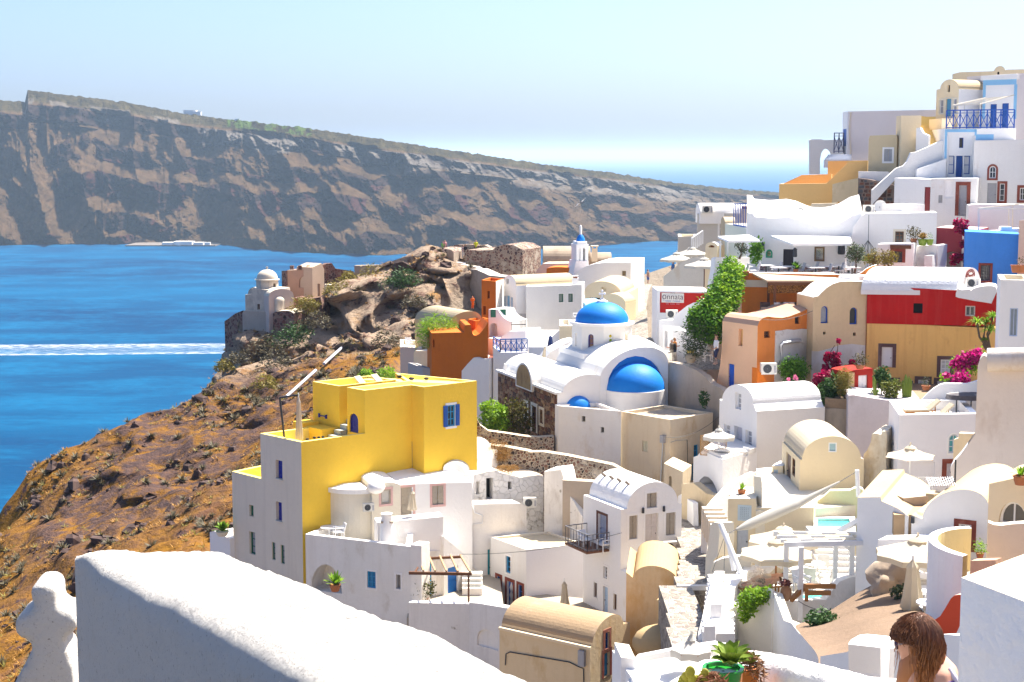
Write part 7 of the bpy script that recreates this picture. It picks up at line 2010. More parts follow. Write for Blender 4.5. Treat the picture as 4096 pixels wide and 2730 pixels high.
def closed_parasol(label,top,bot,r,zfoot,mat=CANVAS,pole=WHITEPT):
 t=thing('closed_parasol',label,'parasol',(bot.x,bot.y,zfoot),'closed parasols')
 b=MB();n=16;H=top.z-bot.z;prof=[(.05,0),(.42,.12),(.55,.16),(.48,.2),(.62,.45),(.80,.75),(1.0,.97),(.85,1.0)]
 vs=[]
 for(q,s)in prof:
  for k in range(n):
   rr=r*q*(1+(.16 if k%2 else-.12));a=2*math.pi*k/n
   vs.append((top.x+(bot.x-top.x)*s+rr*math.cos(a),top.y+rr*math.sin(a),top.z-H*s))
 b.add(vs,[(i*n+k,i*n+(k+1)%n,(i+1)*n+(k+1)%n,(i+1)*n+k)for i in range(len(prof)-1)for k in range(n)]);b.build('folded_canopy',mat,t,50)
 b=MB();b.tube([(bot.x,bot.y,zfoot),(top.x,top.y,top.z+.15)],.04,6);b.build('pole',pole,t)
 return t
def cpar(label,t0,x0,y0,x1,y1,d,wpx,yf,sc_,**k):
 closed_parasol(label,at(t0(x0,y0),d),at(t0(x1,y1),d),wpx*sc_/2/FPX*d,at(t0(x1,yf),d).z,**k)
cpar('folded cream parasol in front of the big cream one',tT,755,512,752,945,56,195,1050,.4655)
cpar('tall folded beige parasol on the yellow house terrace',tK,542,245,548,575,94,56,590,.542,mat=cloth('grey_canvas',(.62,.54,.46)))
cpar('folded cream parasol before the taupe double door',tO,943,118,941,265,91.8,72,345,.5294)
cpar('folded cream parasol in the blue shaded courtyard',tQ,602,885,606,1055,90,66,1095,.5933)
cpar('folded white parasol beside the beige chapel doorway',tH,1503,680,1500,800,143,50,860,.425)
cpar('folded navy striped parasol left of the church drum',tH,1180,1042,1180,1150,124,62,1175,.425,mat=flat('navy_cloth',(.02,.04,.14),.9))
cpar('folded beige parasol leaning beside the white ramp',tH,1132,1140,1115,1258,121,40,1275,.425)
Pa=house('parasol_stand','dark cantilever parasol arm on the yellow terrace','parasol stand',tK(440,555),94.2)
b=MB();b.bar(at(tK(438,560),94.3),at(tK(405,265),94.3),.11);b.build('mast',IRON,Pa);b=MB();b.bar(at(tK(403,262),94.3),at(tK(542,240),94),.09);b.build('arm',IRON,Pa)
# --- furniture
WK=flat('white_wicker',(.72,.70,.66),.6)
def make_chair(nm,label,grp,mat,hb=.92,arm=True):
 t=thing(nm,label,'chair',(0,0,0),grp)
 b=MB();b.box((-.25,-.25,.40),(.25,.25,.46));b.build('seat',mat,t)
 b=MB();b.add([(-.25,.22,.44),(.25,.22,.44),(.25,.34,hb),(-.25,.34,hb),(-.25,.27,.44),(.25,.27,.44),(.25,.39,hb),(-.25,.39,hb)],[(0,1,2,3),(7,6,5,4),(0,4,5,1),(1,5,6,2),(2,6,7,3),(3,7,4,0)]);b.build('backrest',mat,t)
 for x in(-.22,.22):
  for y in(-.22,.24):
   b=MB();b.bar((x,y,0),(x,y,.42),.045);b.build('leg',mat,t)
  if arm:
   b=MB();b.box((x-.04,-.25,.62),(x+.04,.3,.67));b.bar((x,-.22,.4),(x,-.22,.64),.045);b.build('armrest',mat,t)
 return t
def make_table(nm,label,grp,mat,r=.4,h=.72):
 t=thing(nm,label,'table',(0,0,0),grp)
 b=MB();b.lathe([(.01,h-.035),(r,h-.035),(r,h),(.01,h)],(0,0,0),20);b.build('tabletop',mat,t)
 b=MB();b.tube([(0,0,.02),(0,0,h-.03)],.035,8);b.build('stem',mat,t)
 b=MB();b.lathe([(.26,0),(.24,.03),(.03,.05)],(0,0,0),12);b.build('base',mat,t)
 return t
def place(proto,first,q,rz,label=None,sc_=1):
 if first:proto.location=q;proto.rotation_euler=(0,0,rz);proto['label']=label or proto['label'];proto.scale=(sc_,)*3;return proto
 return dup(proto,q,rz,label,None,sc_)
ch=make_chair('wicker_chair','white wicker armchair','wicker armchairs on the hotel terrace',WK,.98)
tb=make_table('round_table','small round white table','round white tables',WHITEPT,.45)
zL=at(tT(870,960),57).z
for i,(q,rz,lb)in enumerate([(onz(tR(1265,640),zT3),3.0,'white wicker armchair at the back of the pergola terrace'),(onz(tR(1290,735),zT3),-1.9,'tall white wicker armchair right of the pergola post'),(onz(tR(1100,700),zT3),.6,'white wicker armchair left of the terrace table'),(onz(tR(1165,765),zT3),2.8,'low white wicker armchair behind the teak rail'),(onz(tR(1000,740),zT3),1.2,'white wicker armchair under the large parasol'),(at(tT(855,760),61.5),.2,'wicker armchair against the white cave house wall'),(at(tT(940,905),58.5),-1.4,'wicker armchair beside the lower round table'),(at(tT(930,1030),55),2.9,'wicker armchair nearest the terracotta stair'),(at(tT(870,1030),55.6),3.3,'wicker armchair half behind the folded parasol'),(at(tT(850,860),59.5),1.6,'wicker armchair between the two lower tables')]):
 place(ch,i==0,q,rz,lb,1.1)
for i,(q,lb)in enumerate([(onz(tR(1190,690),zT3),'round white table behind the pergola post'),(onz(tR(1080,745),zT3),'round white table under the pergola front beam'),(at(tT(875,830),60.5),'round white table near the cave house wall'),(at(tT(870,950),58),'round white table beside folded parasol'),(at(tT(905,1075),54.5),'round white table half hidden behind the woman'),(at(tN(865,1235),79),'round table below the plain cream parasol'),(at(tO(315,495),92),'round metal table on the white terrace'),(at(tM(505,1050),95),'round table on the arch balcony')]):
 place(tb,i==0,q,0,lb,1.15)
dk=make_chair('deck_chair','chair','terrace chairs',WHITEPT,.85)
for i,(q,rz,lb)in enumerate([(at(tO(385,490),91.6),-1.2,'white folding chair beside the metal table'),(at(tO(340,480),93),.4,'dark blue backed chair on the white terrace'),(at(tM(690,1060),95.5),-1.0,'chair near the grey shuttered door'),(at(tQ(740,660),90),.5,'chair on the iron balcony left of table'),(at(tQ(865,690),89.2),-.9,'beige chair on the iron balcony'),(at(tW(1060,1440),109),.1,'white bistro chair on the blue alley step'),(at(tR(1090,800),68),.4,'white chair beside the terrace tub'),(at(tH(1435,920),129),-1.0,'folding wooden chair on the beige block'),(at(tD(1790,1060),141),.3,'pale deck chair on the pink terrace'),(at(tD(1870,1060),141),.1,'grey deck chair at the right of the pink terrace')]):
 place(dk,i==0,q,rz,lb,1.15)
rt_=thing('dining_table','restaurant table','table',(0,0,0),'restaurant tables on the terrace')
b=MB();b.box((-.45,-.4,.70),(.45,.4,.74));b.build('tabletop',WHITEPT,rt_);b=MB();b.tube([(0,0,0),(0,0,.7)],.05,6);b.build('stem',IRON,rt_)
rc=make_chair('bistro_chair','bistro chair','bistro chairs on the restaurant terrace',flat('bistro_grey',(.45,.47,.52),.5),.9,False)
lbs=['left of the leaning white pole','under the smaller canopy','below the green mirror','left of the dark door','in front of the dark door','right of the canopy post','below the bronze mirror','right of the bronze mirror','beside the right canopy post','next to the olive tree']
for i,x in enumerate((600,720,950,1080,1190,1330,1470,1600,1710,1850)):
 q=at(tF(x,1050),113.2+(i%3)*1.1);q.z=zT-.5
 place(rt_,i==0,q,(i*.7)%.5,'restaurant table '+lbs[i],1.15)
 place(rc,i==0,q+Vector((.75,.2,0)),-1.5,'grey bistro chair '+lbs[i],1.2)
lo_=thing('sun_lounger','lounger','sun lounger',(0,0,0),'sun loungers on the roof terrace')
b=MB();b.box((-1.0,-.33,.26),(.35,.33,.32))
for y in(-.33,.29):b.box((-1.0,y,.2),(.95,y+.05,.27))
b.build('frame',WOODL,lo_)
for x in(-.85,.75):
 for y in(-.3,.3):
  b=MB();b.bar((x,y,0),(x,y,.25),.06);b.build('leg',WOODL,lo_)
b=MB();b.box((-1.0,-.31,.32),(.32,.31,.41));b.build('cushion',CANVAS,lo_)
b=MB();b.add([(.30,-.31,.34),(.30,.31,.34),(.95,.31,.92),(.95,-.31,.92),(.36,-.31,.28),(.36,.31,.28),(1.0,.31,.86),(1.0,-.31,.86)],[(0,1,2,3),(7,6,5,4),(0,4,5,1),(1,5,6,2),(2,6,7,3),(3,7,4,0)]);b.build('back_cushion',CANVAS,lo_)
b=MB();b.bar((.8,0,.22),(.78,0,.7),.05);b.build('prop',WOODL,lo_)
zrt=at(tN(776,420),82).z-.55
lo_.location=(at(tN(1000,360),85).x,84.9,zrt);lo_.rotation_euler=(0,0,.1);lo_['label']='teak sun lounger at the back of the roof terrace'
dup(lo_,(at(tN(1150,400),83.4).x,83.5,zrt),.12,'teak sun lounger at the front parapet of the roof terrace')
dup(lo_,(-9.0,98.2,zu-.55),2.6,'white deck lounger on the yellow roof near the stair');dup(lo_,(-8.0,99.0,zu-.55),2.6,'white deck lounger on the yellow roof nearer the lava stones')
dup(lo_,onz(tR(720,790),zT3),.3,'low white sunbed carrying the two sunbathers',None,1.1)
q=at(tN(1450,230),85.5);Jc=house('hot_tub_cover','dark round hot tub cover on an iron stand','tub',tN(1450,400),85.5)
b=MB();b.lathe([(.01,.28),(1.35,.25),(1.4,0),(.01,0)],(q.x+.4,q.y,q.z-.1),24,1,.6);b.build('cover',plaster('cover_dark',(.10,.09,.10),.3,stain=(.7,.66,.6),amount=.5),Jc)
for x in(-.5,.3):b=MB();b.bar((q.x+x,q.y-.4,q.z-.1),(q.x+x,q.y-.4,zrt),.06);b.build('leg',IRON,Jc)
ac=thing('air_conditioner','ac','air conditioner',(0,0,0),'outdoor air conditioning units')
b=MB();b.box((-.45,-.17,0),(.45,.17,.65));b.build('casing',flat('ac_white',(.66,.64,.58),.5),ac)
b=MB();b.lathe([(.01,0),(.25,0),(.25,.02)],(0,0,0),18);b.v=[(x-.1,-.172-z,.33+y)for x,y,z in b.v];b.build('fan_grille',IRON,ac)
b=MB();b.box((.28,-.18,.1),(.4,-.17,.5));b.build('side_panel',GREYP,ac)
for i,(p_,d_,rz,s_,lb)in enumerate([(tI(975,1300),103.2,.1,1.15,'air conditioner at the foot of the orange wall'),(tW(498,760),120.4,0,1.0,'air conditioner below the red cafe wall'),(tL(685,1560),98.2,0,.95,'air conditioner on the ruined white house'),(tG(1290,1178),106,-.6,.95,'air conditioner on the white gable of the red house'),(tF(1270,438),123,0,1.1,'square air conditioner on the restaurant roof'),(tF(338,402),150,0,1.1,'air conditioner on the grey vault house'),(tG(195,400),122,.1,.95,'air conditioner beside the rooftop dish'),(tQ(1318,686),87.6,.2,.9,'air conditioner by the cream double door'),(tO(612,275),92.2,.3,.75,'small air conditioner on the rounded wall')]):
 place(ac,i==0,at(p_,d_),rz,lb,s_)
def lantern(q,s,lb):
 t=thing('lantern',lb,'lantern',q,'lanterns');b=MB();b.lathe([(.02,.62),(.16,.5),(.13,.48),(.15,.05),(.12,0),(.01,0)],(q.x,q.y,q.z),6);b.build('cage',IRON,t);t.scale=(s,)*3
lantern(RF.world(tF(920,800),.35),1.2,'iron wall lantern left of the green mirror');lantern(at(tF(1253,860),113.9),1.1,'hanging lantern on the canopy post');lantern(RF.world(tF(1743,830),.3),1.9,'large dark lantern at the end of the restaurant wall');lantern(GF.world(tT(955,640),.1),1.0,'black lantern in the cave house window')
q=at(tG(310,330),124);Ds=thing('satellite_dish','white satellite dish on the roof above the restaurant','dish',q);b=MB();b.lathe([(.0,0),(.3,.06),(.5,.18)],(0,0,0),16);b.v=[(q.x+x,q.y-z,q.z+y)for x,y,z in b.v];b.build('reflector',WHITEPT,Ds);b=MB();b.bar(q,q-Vector((0,0,1)),.06);b.build('mast',STEEL,Ds)
q=at(tN(1355,1200),66);An=thing('tv_antenna','metal television antenna beside the cream wall','antenna',q);b=MB();b.bar(q,q+Vector((0,0,1.3)),.06);b.build('mast',IRON,An);b=MB();a=at(tN(1080,1118),66);c_=at(tN(1370,1112),66);b.bar(a,c_,.03);b.build('boom',STEEL,An)
for k in range(12):b=MB();m_=a.lerp(c_,k/12);b.bar(m_-Vector((0,.3,.12)),m_+Vector((0,.3,.12)),.02);b.build('element',STEEL,An)
ca_=tag(MB().tube([at(tG(197,420),118.6),at(tG(190,800),118.6)],.02,4).build('hanging_chain',IRON),'thin chain hanging down the big white wall','chain')
q=at(tG(183,900),118.5);Bc_=thing('bird_cage','green bird cage hanging on the big white wall','cage',q);b=MB()
for k in range(10):
 a=2*math.pi*k/10;b.tube([(q.x+.42*math.cos(a),q.y+.42*math.sin(a),q.z+.3),(q.x+.42*math.cos(a),q.y+.42*math.sin(a),q.z+1.0),(q.x,q.y,q.z+1.55)],.015,4)
o=b.build('bars',IRON,Bc_);o['kind']='stuff';b=MB();b.lathe([(.01,0),(.45,0),(.45,.35),(.01,.35)],q,14);b.build('tray',flat('cage_green',(.12,.30,.05),.6),Bc_)
Rx=house('balcony_rail','blue wooden balcony rail below the white vaulted house','railing',tH(800,1200),127)
xrail(Rx,at(tH(643,1165),128.4),at(tH(708,1200),127),.95,2,flat('rail_mid_blue',(.02,.15,.50),.4));xrail(Rx,at(tH(708,1200),127),at(tH(962,1195),126.4),1.05,5,flat('rail_mid_blue',(.02,.15,.50)))
Ig=house('iron_railing','dark iron spike railing on the white terrace house','railing',tH(880,995),130)
for k in range(12):
 q=at(tH(815,995),130.4).lerp(at(tH(945,995),129.6),k/11);b=MB();b.bar(q,q+Vector((0,0,1.4)),.04);b.build('bar',IRON,Ig)
b=MB();b.bar(at(tH(812,940),130.4),at(tH(948,938),129.6),.06);b.build('rail',IRON,Ig)
tag(MB().fbox(Face(at(tH(617,870),131.9),(1,.1),(.1,-1)),0,1.3,at(tH(617,870),131.9).z,at(tH(617,795),131.9).z,0,.12).build('green_board',GREENP),'green painted board on the white terrace house','board')
Ws2=house('wooden_shelter','brown wooden bar shelter with lattice frieze against orange wall','shelter',tI(1050,640),110)
za=at(tI(960,320),109.6);zb_=at(tI(1690,322),110.2);za2=OF.world(tI(930,310),.1);c4=[za,zb_,Vector((zb_.x+.3,112.6,za.z+.35)),Vector((za.x-.7,112.6,za.z+.35))]
b=MB();b.slab(c4,.12);b.build('roof',plaster('shelter_roof',(.58,.44,.32),.12),Ws2)
b=MB();b.bar(za+Vector((.1,.1,-.22)),zb_+Vector((-.1,.1,-.22)),.14,.22);b.build('beam',WOOD,Ws2)
b=MB();b.bar(za+Vector((.1,.12,-.62)),zb_+Vector((-.1,.12,-.62)),.08,.55);b.build('lattice_frieze',rubble('lattice_weave',(.10,.05,.02),[(.34,.18,.06),(.30,.15,.05)],9,.12),Ws2)
for x,y in((1040,640),(975,545),(1342,560)):
 q=at(tI(x,y),109.8 if x==1040 else 111.5);b=MB();b.bar(q-Vector((0,0,.5)),(q.x,q.y,za.z-.1),.16);b.build('post',WOOD,Ws2)
b=MB();q=at(tI(905,600),109.4);b.box((q.x,q.y,q.z-1),(q.x+4.2,q.y+.6,q.z));b.build('counter',plaster('counter_tan',(.55,.38,.26),.1),Ws2)
for k,(x,c_)in enumerate(((950,(.05,.03,.03)),(1090,(.75,.73,.7)),(1150,(.7,.7,.72)),(1240,(.6,.6,.62)),(1300,(.7,.7,.72)),(1330,(.12,.06,.25)))):
 q=at(tI(x,590),109.6);o=MB().box((q.x-.35,q.y,q.z-.3),(q.x+.3,q.y+.4,q.z+.25)).build('bar_box',flat('bar_%d'%k,c_,.5));tag(o,['dark wooden crate on the bar counter','white box on the bar counter beside the crate','white stacked plates box on the bar counter','grey metal box on the bar counter','white box near the shelter post','violet box at the end of the bar counter'][k],'box')
 # --- plants
def leaves(root,name,blobs,n,size,mat,asp=.5,seed=1,shell=.55):
 """many small leaf faces through a set of ellipsoid clumps"""
 rnd=random.Random(seed);b=MB();vs=[];fs=[]
 tot=sum(q[1]**2 for q in blobs)
 for c,r,*sq in blobs:
  m=max(6,int(n*r*r/tot));sz=sq[0]if sq else 1.0
  for _ in range(m):
   v=Vector((rnd.gauss(0,1),rnd.gauss(0,1),rnd.gauss(0,1))).normalized()*r*(shell+(1-shell)*rnd.random()**.6)*(1+.3*rnd.gauss(0,.5))
   v.z*=sz;p=Vector(c)+v
   a=Vector((rnd.gauss(0,1),rnd.gauss(0,1),rnd.gauss(0,.6))).normalized();d=a.cross(Vector((rnd.gauss(0,1),rnd.gauss(0,1),rnd.gauss(0,1)))).normalized()
   s=size*rnd.uniform(.6,1.4);k=len(vs)
   vs+=[p-a*s,p+d*s*asp,p+a*s,p-d*s*asp];fs.append((k,k+1,k+2,k+3))
 b.add(vs,fs);return b.build(name,mat,root)
GRN=leafmat('leaf_green',(.15,.32,.025),(.05,.15,.012),.35);GRNY=leafmat('leaf_lime',(.30,.46,.03),(.13,.28,.015),.4);GRND=leafmat('leaf_dark',(.03,.085,.02),(.06,.12,.03),.2)
OLV=leafmat('leaf_olive',(.12,.15,.07),(.05,.08,.04),.2);DRY=leafmat('dry_twigs',(.36,.20,.05),(.24,.13,.04),.2);SAGE=leafmat('sage_scrub',(.14,.115,.06),(.085,.075,.045),.15);YSC=leafmat('yellow_scrub',(.28,.22,.035),(.16,.14,.03),.25)
MAG=leafmat('magenta_bract',(.42,.004,.08),(.28,.004,.06),.35);PNKL=leafmat('pink_bract',(.62,.02,.25),(.45,.02,.18),.35);BARK=flat('bark',(.12,.085,.06),.9)
def bush(label,blobs,n,size,mat,stem=None,name='bush',cat='bush',asp=.5,seed=1,grp=None,shell=.4):
 q=Vector(blobs[0][0]);t=thing(name,label,cat,(q.x,q.y,q.z-blobs[0][1]),grp)
 leaves(t,'foliage',blobs,n,size,mat,asp,seed,shell)
 if stem:
  b=MB()
  for s in stem:b.tube(s,[.05-.03*k/(len(s)-1)for k in range(len(s))],5)
  b.build('stem',BARK,t)
 return t
def pxm(px,d,s):return px*s/FPX*d
vb=[(at(tF(x,y),d),r)for x,y,d,r in((540,960,113.5,.75),(600,1040,113,.9),(520,1080,112,1.0),(600,1130,111.5,1.0),(480,1200,111,1.15),(570,1250,110.6,1.1),(430,1310,110,1.2),(540,1370,109.8,1.1),(350,1400,109.5,1.1),(460,1450,109.2,1.2),(250,1470,109.3,.95),(330,1530,108.8,1.2),(200,1540,109,.9),(430,1560,108.6,1.2),(250,1620,108.8,1.0),(480,1640,108.4,1.0),(350,1650,108.5,1.1))]
vb=[(c_,r_*.8)for c_,r_ in vb]
vn=bush('big climbing vine spilling down from the restaurant terrace',vb,9000,.13,GRN,[[at(tF(520,1700),108.5),at(tF(470,1500),109.5),at(tF(560,1100),112),at(tF(560,950),113.5)]],'climbing_vine','vine',seed=3)
leaves(vn,'sunlit_leaves',[(Vector(c)+Vector((.35,.2,.55*r)),r*.8)for c,r in vb],4500,.12,GRNY,seed=4)
bush('feathery olive green bush below the vine',[(at(tI(220,930),108.6),1.15,1.3),(at(tI(200,1010),108.4),.8)],1600,.13,OLV,None,seed=5,asp=.2)
bush('trailing green vine beside the restaurant column',[(at(tF(850,760),119.5),.55,1.4),(at(tF(840,840),119.3),.5,1.6)],700,.12,GRN,seed=6)
def tree(label,base,top,blobs,n,size,mat,grp='small trees',seed=1):
 t=thing('olive_tree',label,'tree',base,grp);b=MB();m_=base.lerp(top,.5)+Vector((.08,0,0));b.tube([base,m_,top],[.1,.07,.05],6)
 for k in range(5):
  a=2.4*k;b.tube([m_.lerp(top,.4+.1*k),top+Vector((.5*math.cos(a),.5*math.sin(a),.3+.15*k))],.03,4)
 b.build('trunk',BARK,t);leaves(t,'crown',blobs,n,size,mat,.35,seed,.3)
tree('slender olive tree beside the restaurant canopy post',at(tF(1875,1030),113),at(tF(1890,880),113),[(at(tF(x,y),113),r)for x,y,r in((1885,820,.65),(1840,850,.45),(1930,830,.5),(1870,770,.45),(1910,880,.35),(1950,775,.3))],900,.10,OLV)
tree('pale olive shrub in front of the carved sign gate',at(tG(390,990),112.6),at(tG(390,900),112.6),[(at(tG(x,y),112.6),r)for x,y,r in((385,860,.6),(330,880,.45),(440,860,.5),(400,920,.4))],700,.10,YSC,seed=2)
tree('yellowish shrub left of the carved sign gate',at(tG(230,990),114),at(tG(240,910),114),[(at(tG(x,y),114),r)for x,y,r in((250,850,.55),(200,890,.5),(270,900,.4))],600,.10,YSC,seed=3)
tree('bare twisted tree under the smaller canopy',at(tF(670,880),117),at(tF(690,790),117),[(at(tF(690,750),117),.5),(at(tF(720,790),117),.35)],220,.1,OLV,seed=4)
bush('lime green shrub between yellow house and stone church wall',[(at(tL(x,y),110.5),r)for x,y,r in((370,760,.95),(330,840,.8),(420,850,.8),(440,740,.5),(300,700,.4))],2200,.12,GRNY,seed=7)
bush('tall sparse yellow flowering shrub before the church doors',[(at(tL(x,y),111),r)for x,y,r in((560,800,1.2),(520,720,.8),(600,720,.8),(640,860,.8),(500,860,.8))],1500,.11,leafmat('church_shrub',(.14,.12,.02),(.05,.055,.015),.2),seed=8)
bush('dry orange bush on the lower field stone wall',[(at(tL(390,1080),102.4),1.0,.8),(at(tL(330,1110),102.2),.6,.7),(at(tL(450,1110),102),.6,.7)],3000,.12,DRY,asp=.08,seed=9)
bush('small green weed at the corner of the yellow house',[(at(tL(195,1010),102.6),.45,1.3)],260,.1,GRN,seed=10)
bush('tuft of dry grass on the ruined roof',[(at(tL(470,1235),100.5),.7,.4),(at(tL(540,1225),100.5),.5,.4)],700,.12,DRY,asp=.08,seed=11)
bush('spiky green yucca clump behind the rust house',[(at(tH(x,y),132),r)for x,y,r in((130,980,1.5),(230,1000,1.1),(50,1060,1.2),(30,960,.9),(310,1005,.6))],1800,.3,GRNY,asp=.08,seed=12)
bush('pink flowering oleander below the orange wall',[(at(tI(x,y),104.4),r)for x,y,r in((1230,1230,.85),(1170,1260,.6),(1300,1240,.7),(1250,1320,.8))],1900,.15,GRN,asp=.22,seed=13)
leaves(bpy.data.objects['bush']if False else thing('blossom','pale pink oleander blossoms','flower',at(tI(1240,1340),102.2)),'petals',[(at(tI(1255,1330),102.2),.14),(at(tI(1275,1355),102.2),.1),(at(tI(1190,1355),102.2),.12)],90,.06,leafmat('oleander_pink',(.72,.22,.38),(.6,.15,.3),.3),.8)
def bougain(label,pts,n,mat,seed=1,d=None,stem=None):
 return bush(label,pts,n,.11,mat,stem,'bougainvillea','flower',.75,seed,'bougainvillea',.2)
bougain('crimson bougainvillea sprays on the old cream wall',[(at(tI(x,y),104),r)for x,y,r in((1680,1110,.35),(1675,1190,.4),(1600,1100,.25),(1590,1150,.25),(1580,1240,.3),(1850,1180,.25),(1710,955,.2),(1720,1250,.25),(1820,1240,.3))],1100,MAG,2,stem=[[at(tI(1690,1380),104),at(tI(1690,1200),104),at(tI(1705,960),104)],[at(tI(1600,1380),104),at(tI(1600,1110),104),at(tI(1670,1000),104)]])
bougain('dark magenta bougainvillea low in the flower garden',[(at(tI(x,y),102.6),r)for x,y,r in((1560,1340,.55),(1500,1370,.4),(1600,1400,.4))],700,MAG,3)
bougain('crimson bougainvillea hanging over the crimson house',[(at(tG(x,y),116.8),r)for x,y,r in((1170,520,.45),(1150,560,.4),(1190,590,.35),(1100,500,.2),(1220,490,.15),(1180,730,.3),(1100,870,.4),(1160,860,.3),(1080,915,.25))],1100,MAG,4)
bougain('pink bougainvillea above the white pergola at right',[(at(tJ(x,y),90),r)for x,y,r in((1570,990,.55),(1480,1030,.5),(1420,1060,.45),(1610,960,.3),(1350,1060,.25))],900,PNKL,5)
bougain('bright pink bougainvillea under the white pergola',[(at(tJ(x,y),89),r)for x,y,r in((1420,1220,.45),(1370,1240,.3),(1460,1240,.3),(1270,1180,.2))],600,PNKL,6)
bush('yellow green leaves around the pink bougainvillea',[(at(tJ(x,y),90.4),r)for x,y,r in((1480,1060,.7),(1600,980,.5),(1350,1070,.4),(1570,1060,.5),(1250,1200,.3))],1000,.1,GRNY,seed=14)
def blades(root,c,n,L,w,mat,seed=1,up_=.6,droop=.3,name='leaves'):
 rnd=random.Random(seed);b=MB();c=Vector(c)
 for k in range(n):
  a=rnd.uniform(0,6.283);e=rnd.uniform(up_-.5,up_+.6);d=Vector((math.cos(a)*math.cos(e),math.sin(a)*math.cos(e),math.sin(e)));s=d.cross(Vector((0,0,1)))
  s=s.normalized()if s.length>.01 else Vector((1,0,0));l=L*rnd.uniform(.7,1.1)
  p=[c,c+d*l*.5,c+d*l+Vector((0,0,-droop*l))];b.add([p[0]-s*w*.5,p[0]+s*w*.5,p[1]+s*w,p[2],p[1]-s*w],[(0,1,2,4),(4,2,3)])
 return b.build(name,mat,root)
Yu=thing('yucca','tall yucca with spiky heads before the red house','plant',at(tJ(1720,920),100))
b=MB();q0=at(tJ(1720,920),100)
for x,y in((1590,640),(1680,640),(1755,580),(1665,810),(1730,720)):
 q=at(tJ(x,y),100);b.tube([q0+Vector((random.uniform(-.2,.2),0,0)),q0.lerp(q,.5)+Vector((-.25,0,0)),q],.07,6);blades(Yu,q,60,.95 if y!=810 else .4,.035,GRNY,int(x),.5,.35,'leaf_head')
b.build('trunk',BARK,Yu)
cg=99.5
for(x,y,L,n,lb)in((150,1330,1.1,60,'dark green agave clump in the flower garden'),(60,1450,.9,50,'dark leafy clump left of the feathery shrub'),(100,1240,.9,50,'dark agave higher in the flower garden'),(520,1400,.8,26,'arching yellow green aloe beside the red shed'),(740,1430,.6,26,'small yellow green aloe below the prickly bush')):
 t=thing('agave',lb,'plant',at(tJ(x,y),cg),'garden succulents');blades(t,at(tJ(x,y),cg),n,L,.07,GRND if x<400 else GRNY,x,.7,.2)
bush('dense dark shrubs of the flower garden',[(at(tJ(x,y),100.4),r,.8)for x,y,r in((0,1380,.9),(90,1400,.8),(60,1300,.7),(150,1420,.7),(190,1380,.7),(30,1480,.6))],1900,.14,GRND,seed=15)
bush('feathery yellow green shrub in the flower garden',[(at(tJ(x,y),98.9),r,1.3)for x,y,r in((205,1190,.5),(170,1260,.5),(230,1240,.4),(190,1330,.35))],1300,.14,YSC,[[at(tJ(130,1530),98.9),at(tJ(170,1350),98.9),at(tJ(200,1200),98.9)],[at(tJ(170,1530),98.9),at(tJ(210,1380),98.9),at(tJ(230,1240),98.9)]],asp=.1,seed=16)
bush('gnarled prickly green bush on the cactus terrace',[(at(tJ(x,y),98.3),r)for x,y,r in((690,1330,.6),(640,1300,.4),(740,1290,.4),(690,1400,.5))],800,.13,leafmat('prickly',(.20,.22,.03),(.09,.11,.02),.15),asp=.3,seed=17)
bush('small dark leaved tree beside the red shed',[(at(tJ(x,y),99.6),r)for x,y,r in((590,1180,.5),(620,1220,.4),(560,1220,.35),(600,1290,.3))],650,.12,GRND,[[at(tJ(590,1400),99.6),at(tJ(585,1200),99.6)]],seed=18)
CAC=flat('cactus_green',(.17,.24,.03),.6)
def column_cactus(label,stems,d):
 t=thing('column_cactus',label,'cactus',at(stems[0][0],d),'column cacti')
 for a,c,r in stems:
  b=MB();q0,q1=at(a,d),at(c,d);n=12;vs=[]
  for i in range(7):
   f=i/6;rr=r*(1 if i<5 else(.85 if i==5 else .15))
   p=q0.lerp(q1,f)
   vs+=[(p.x+rr*(1.15 if k%2 else .8)*math.cos(6.283*k/n),p.y+rr*(1.15 if k%2 else .8)*math.sin(6.283*k/n),p.z)for k in range(n)]
  b.add(vs,[(i*n+k,i*n+(k+1)%n,(i+1)*n+(k+1)%n,(i+1)*n+k)for i in range(6)for k in range(n)]);b.build('stem',CAC,t,50)
column_cactus('cluster of tall green column cacti by the ochre wall',[(tJ(850,1420),tJ(845,1170),.12),(tJ(825,1420),tJ(815,1230),.1),(tJ(875,1420),tJ(880,1190),.1),(tJ(860,1420),tJ(865,1240),.1),(tJ(890,1420),tJ(900,1215),.08)],98.4)
column_cactus('single pale column cactus near the red shed',[(tJ(525,1390),tJ(512,1190),.11)],98.4);column_cactus('short column cactus behind the prickly bush',[(tJ(725,1330),tJ(725,1205),.11)],98.8)
def pot(q,r,h,mat,parent,name='pot'):
 b=MB();b.lathe([(.01,0),(r*.7,0),(r*.92,h*.5),(r,h*.88),(r*1.1,h*.9),(r*1.1,h),(r*.9,h),(r*.85,h*.85),(.01,h*.84)],q,18);return b.build(name,mat,parent,50)
def potted(label,q,r,h,pm,kind,L,n,lm,seed=1):
 t=thing('potted_plant',label,'potted plant',q,'potted plants');pot(q,r,h,pm,t);c=Vector(q)+Vector((0,0,h))
 if kind=='blade':blades(t,c,n,L,L*.12,lm,seed,.8,.1)
 elif kind=='bush':leaves(t,'foliage',[(c+Vector((0,0,L*.7)),L)],n,L*.16,lm,.4,seed,.3)
 return t
GPOT=flat('lime_pot',(.22,.36,.04),.5)
potted('agave in terracotta bowl on the beige planter block',at(tM(697,1388),80.6),.21,.28,TERRA,'blade',.45,22,GRNY)
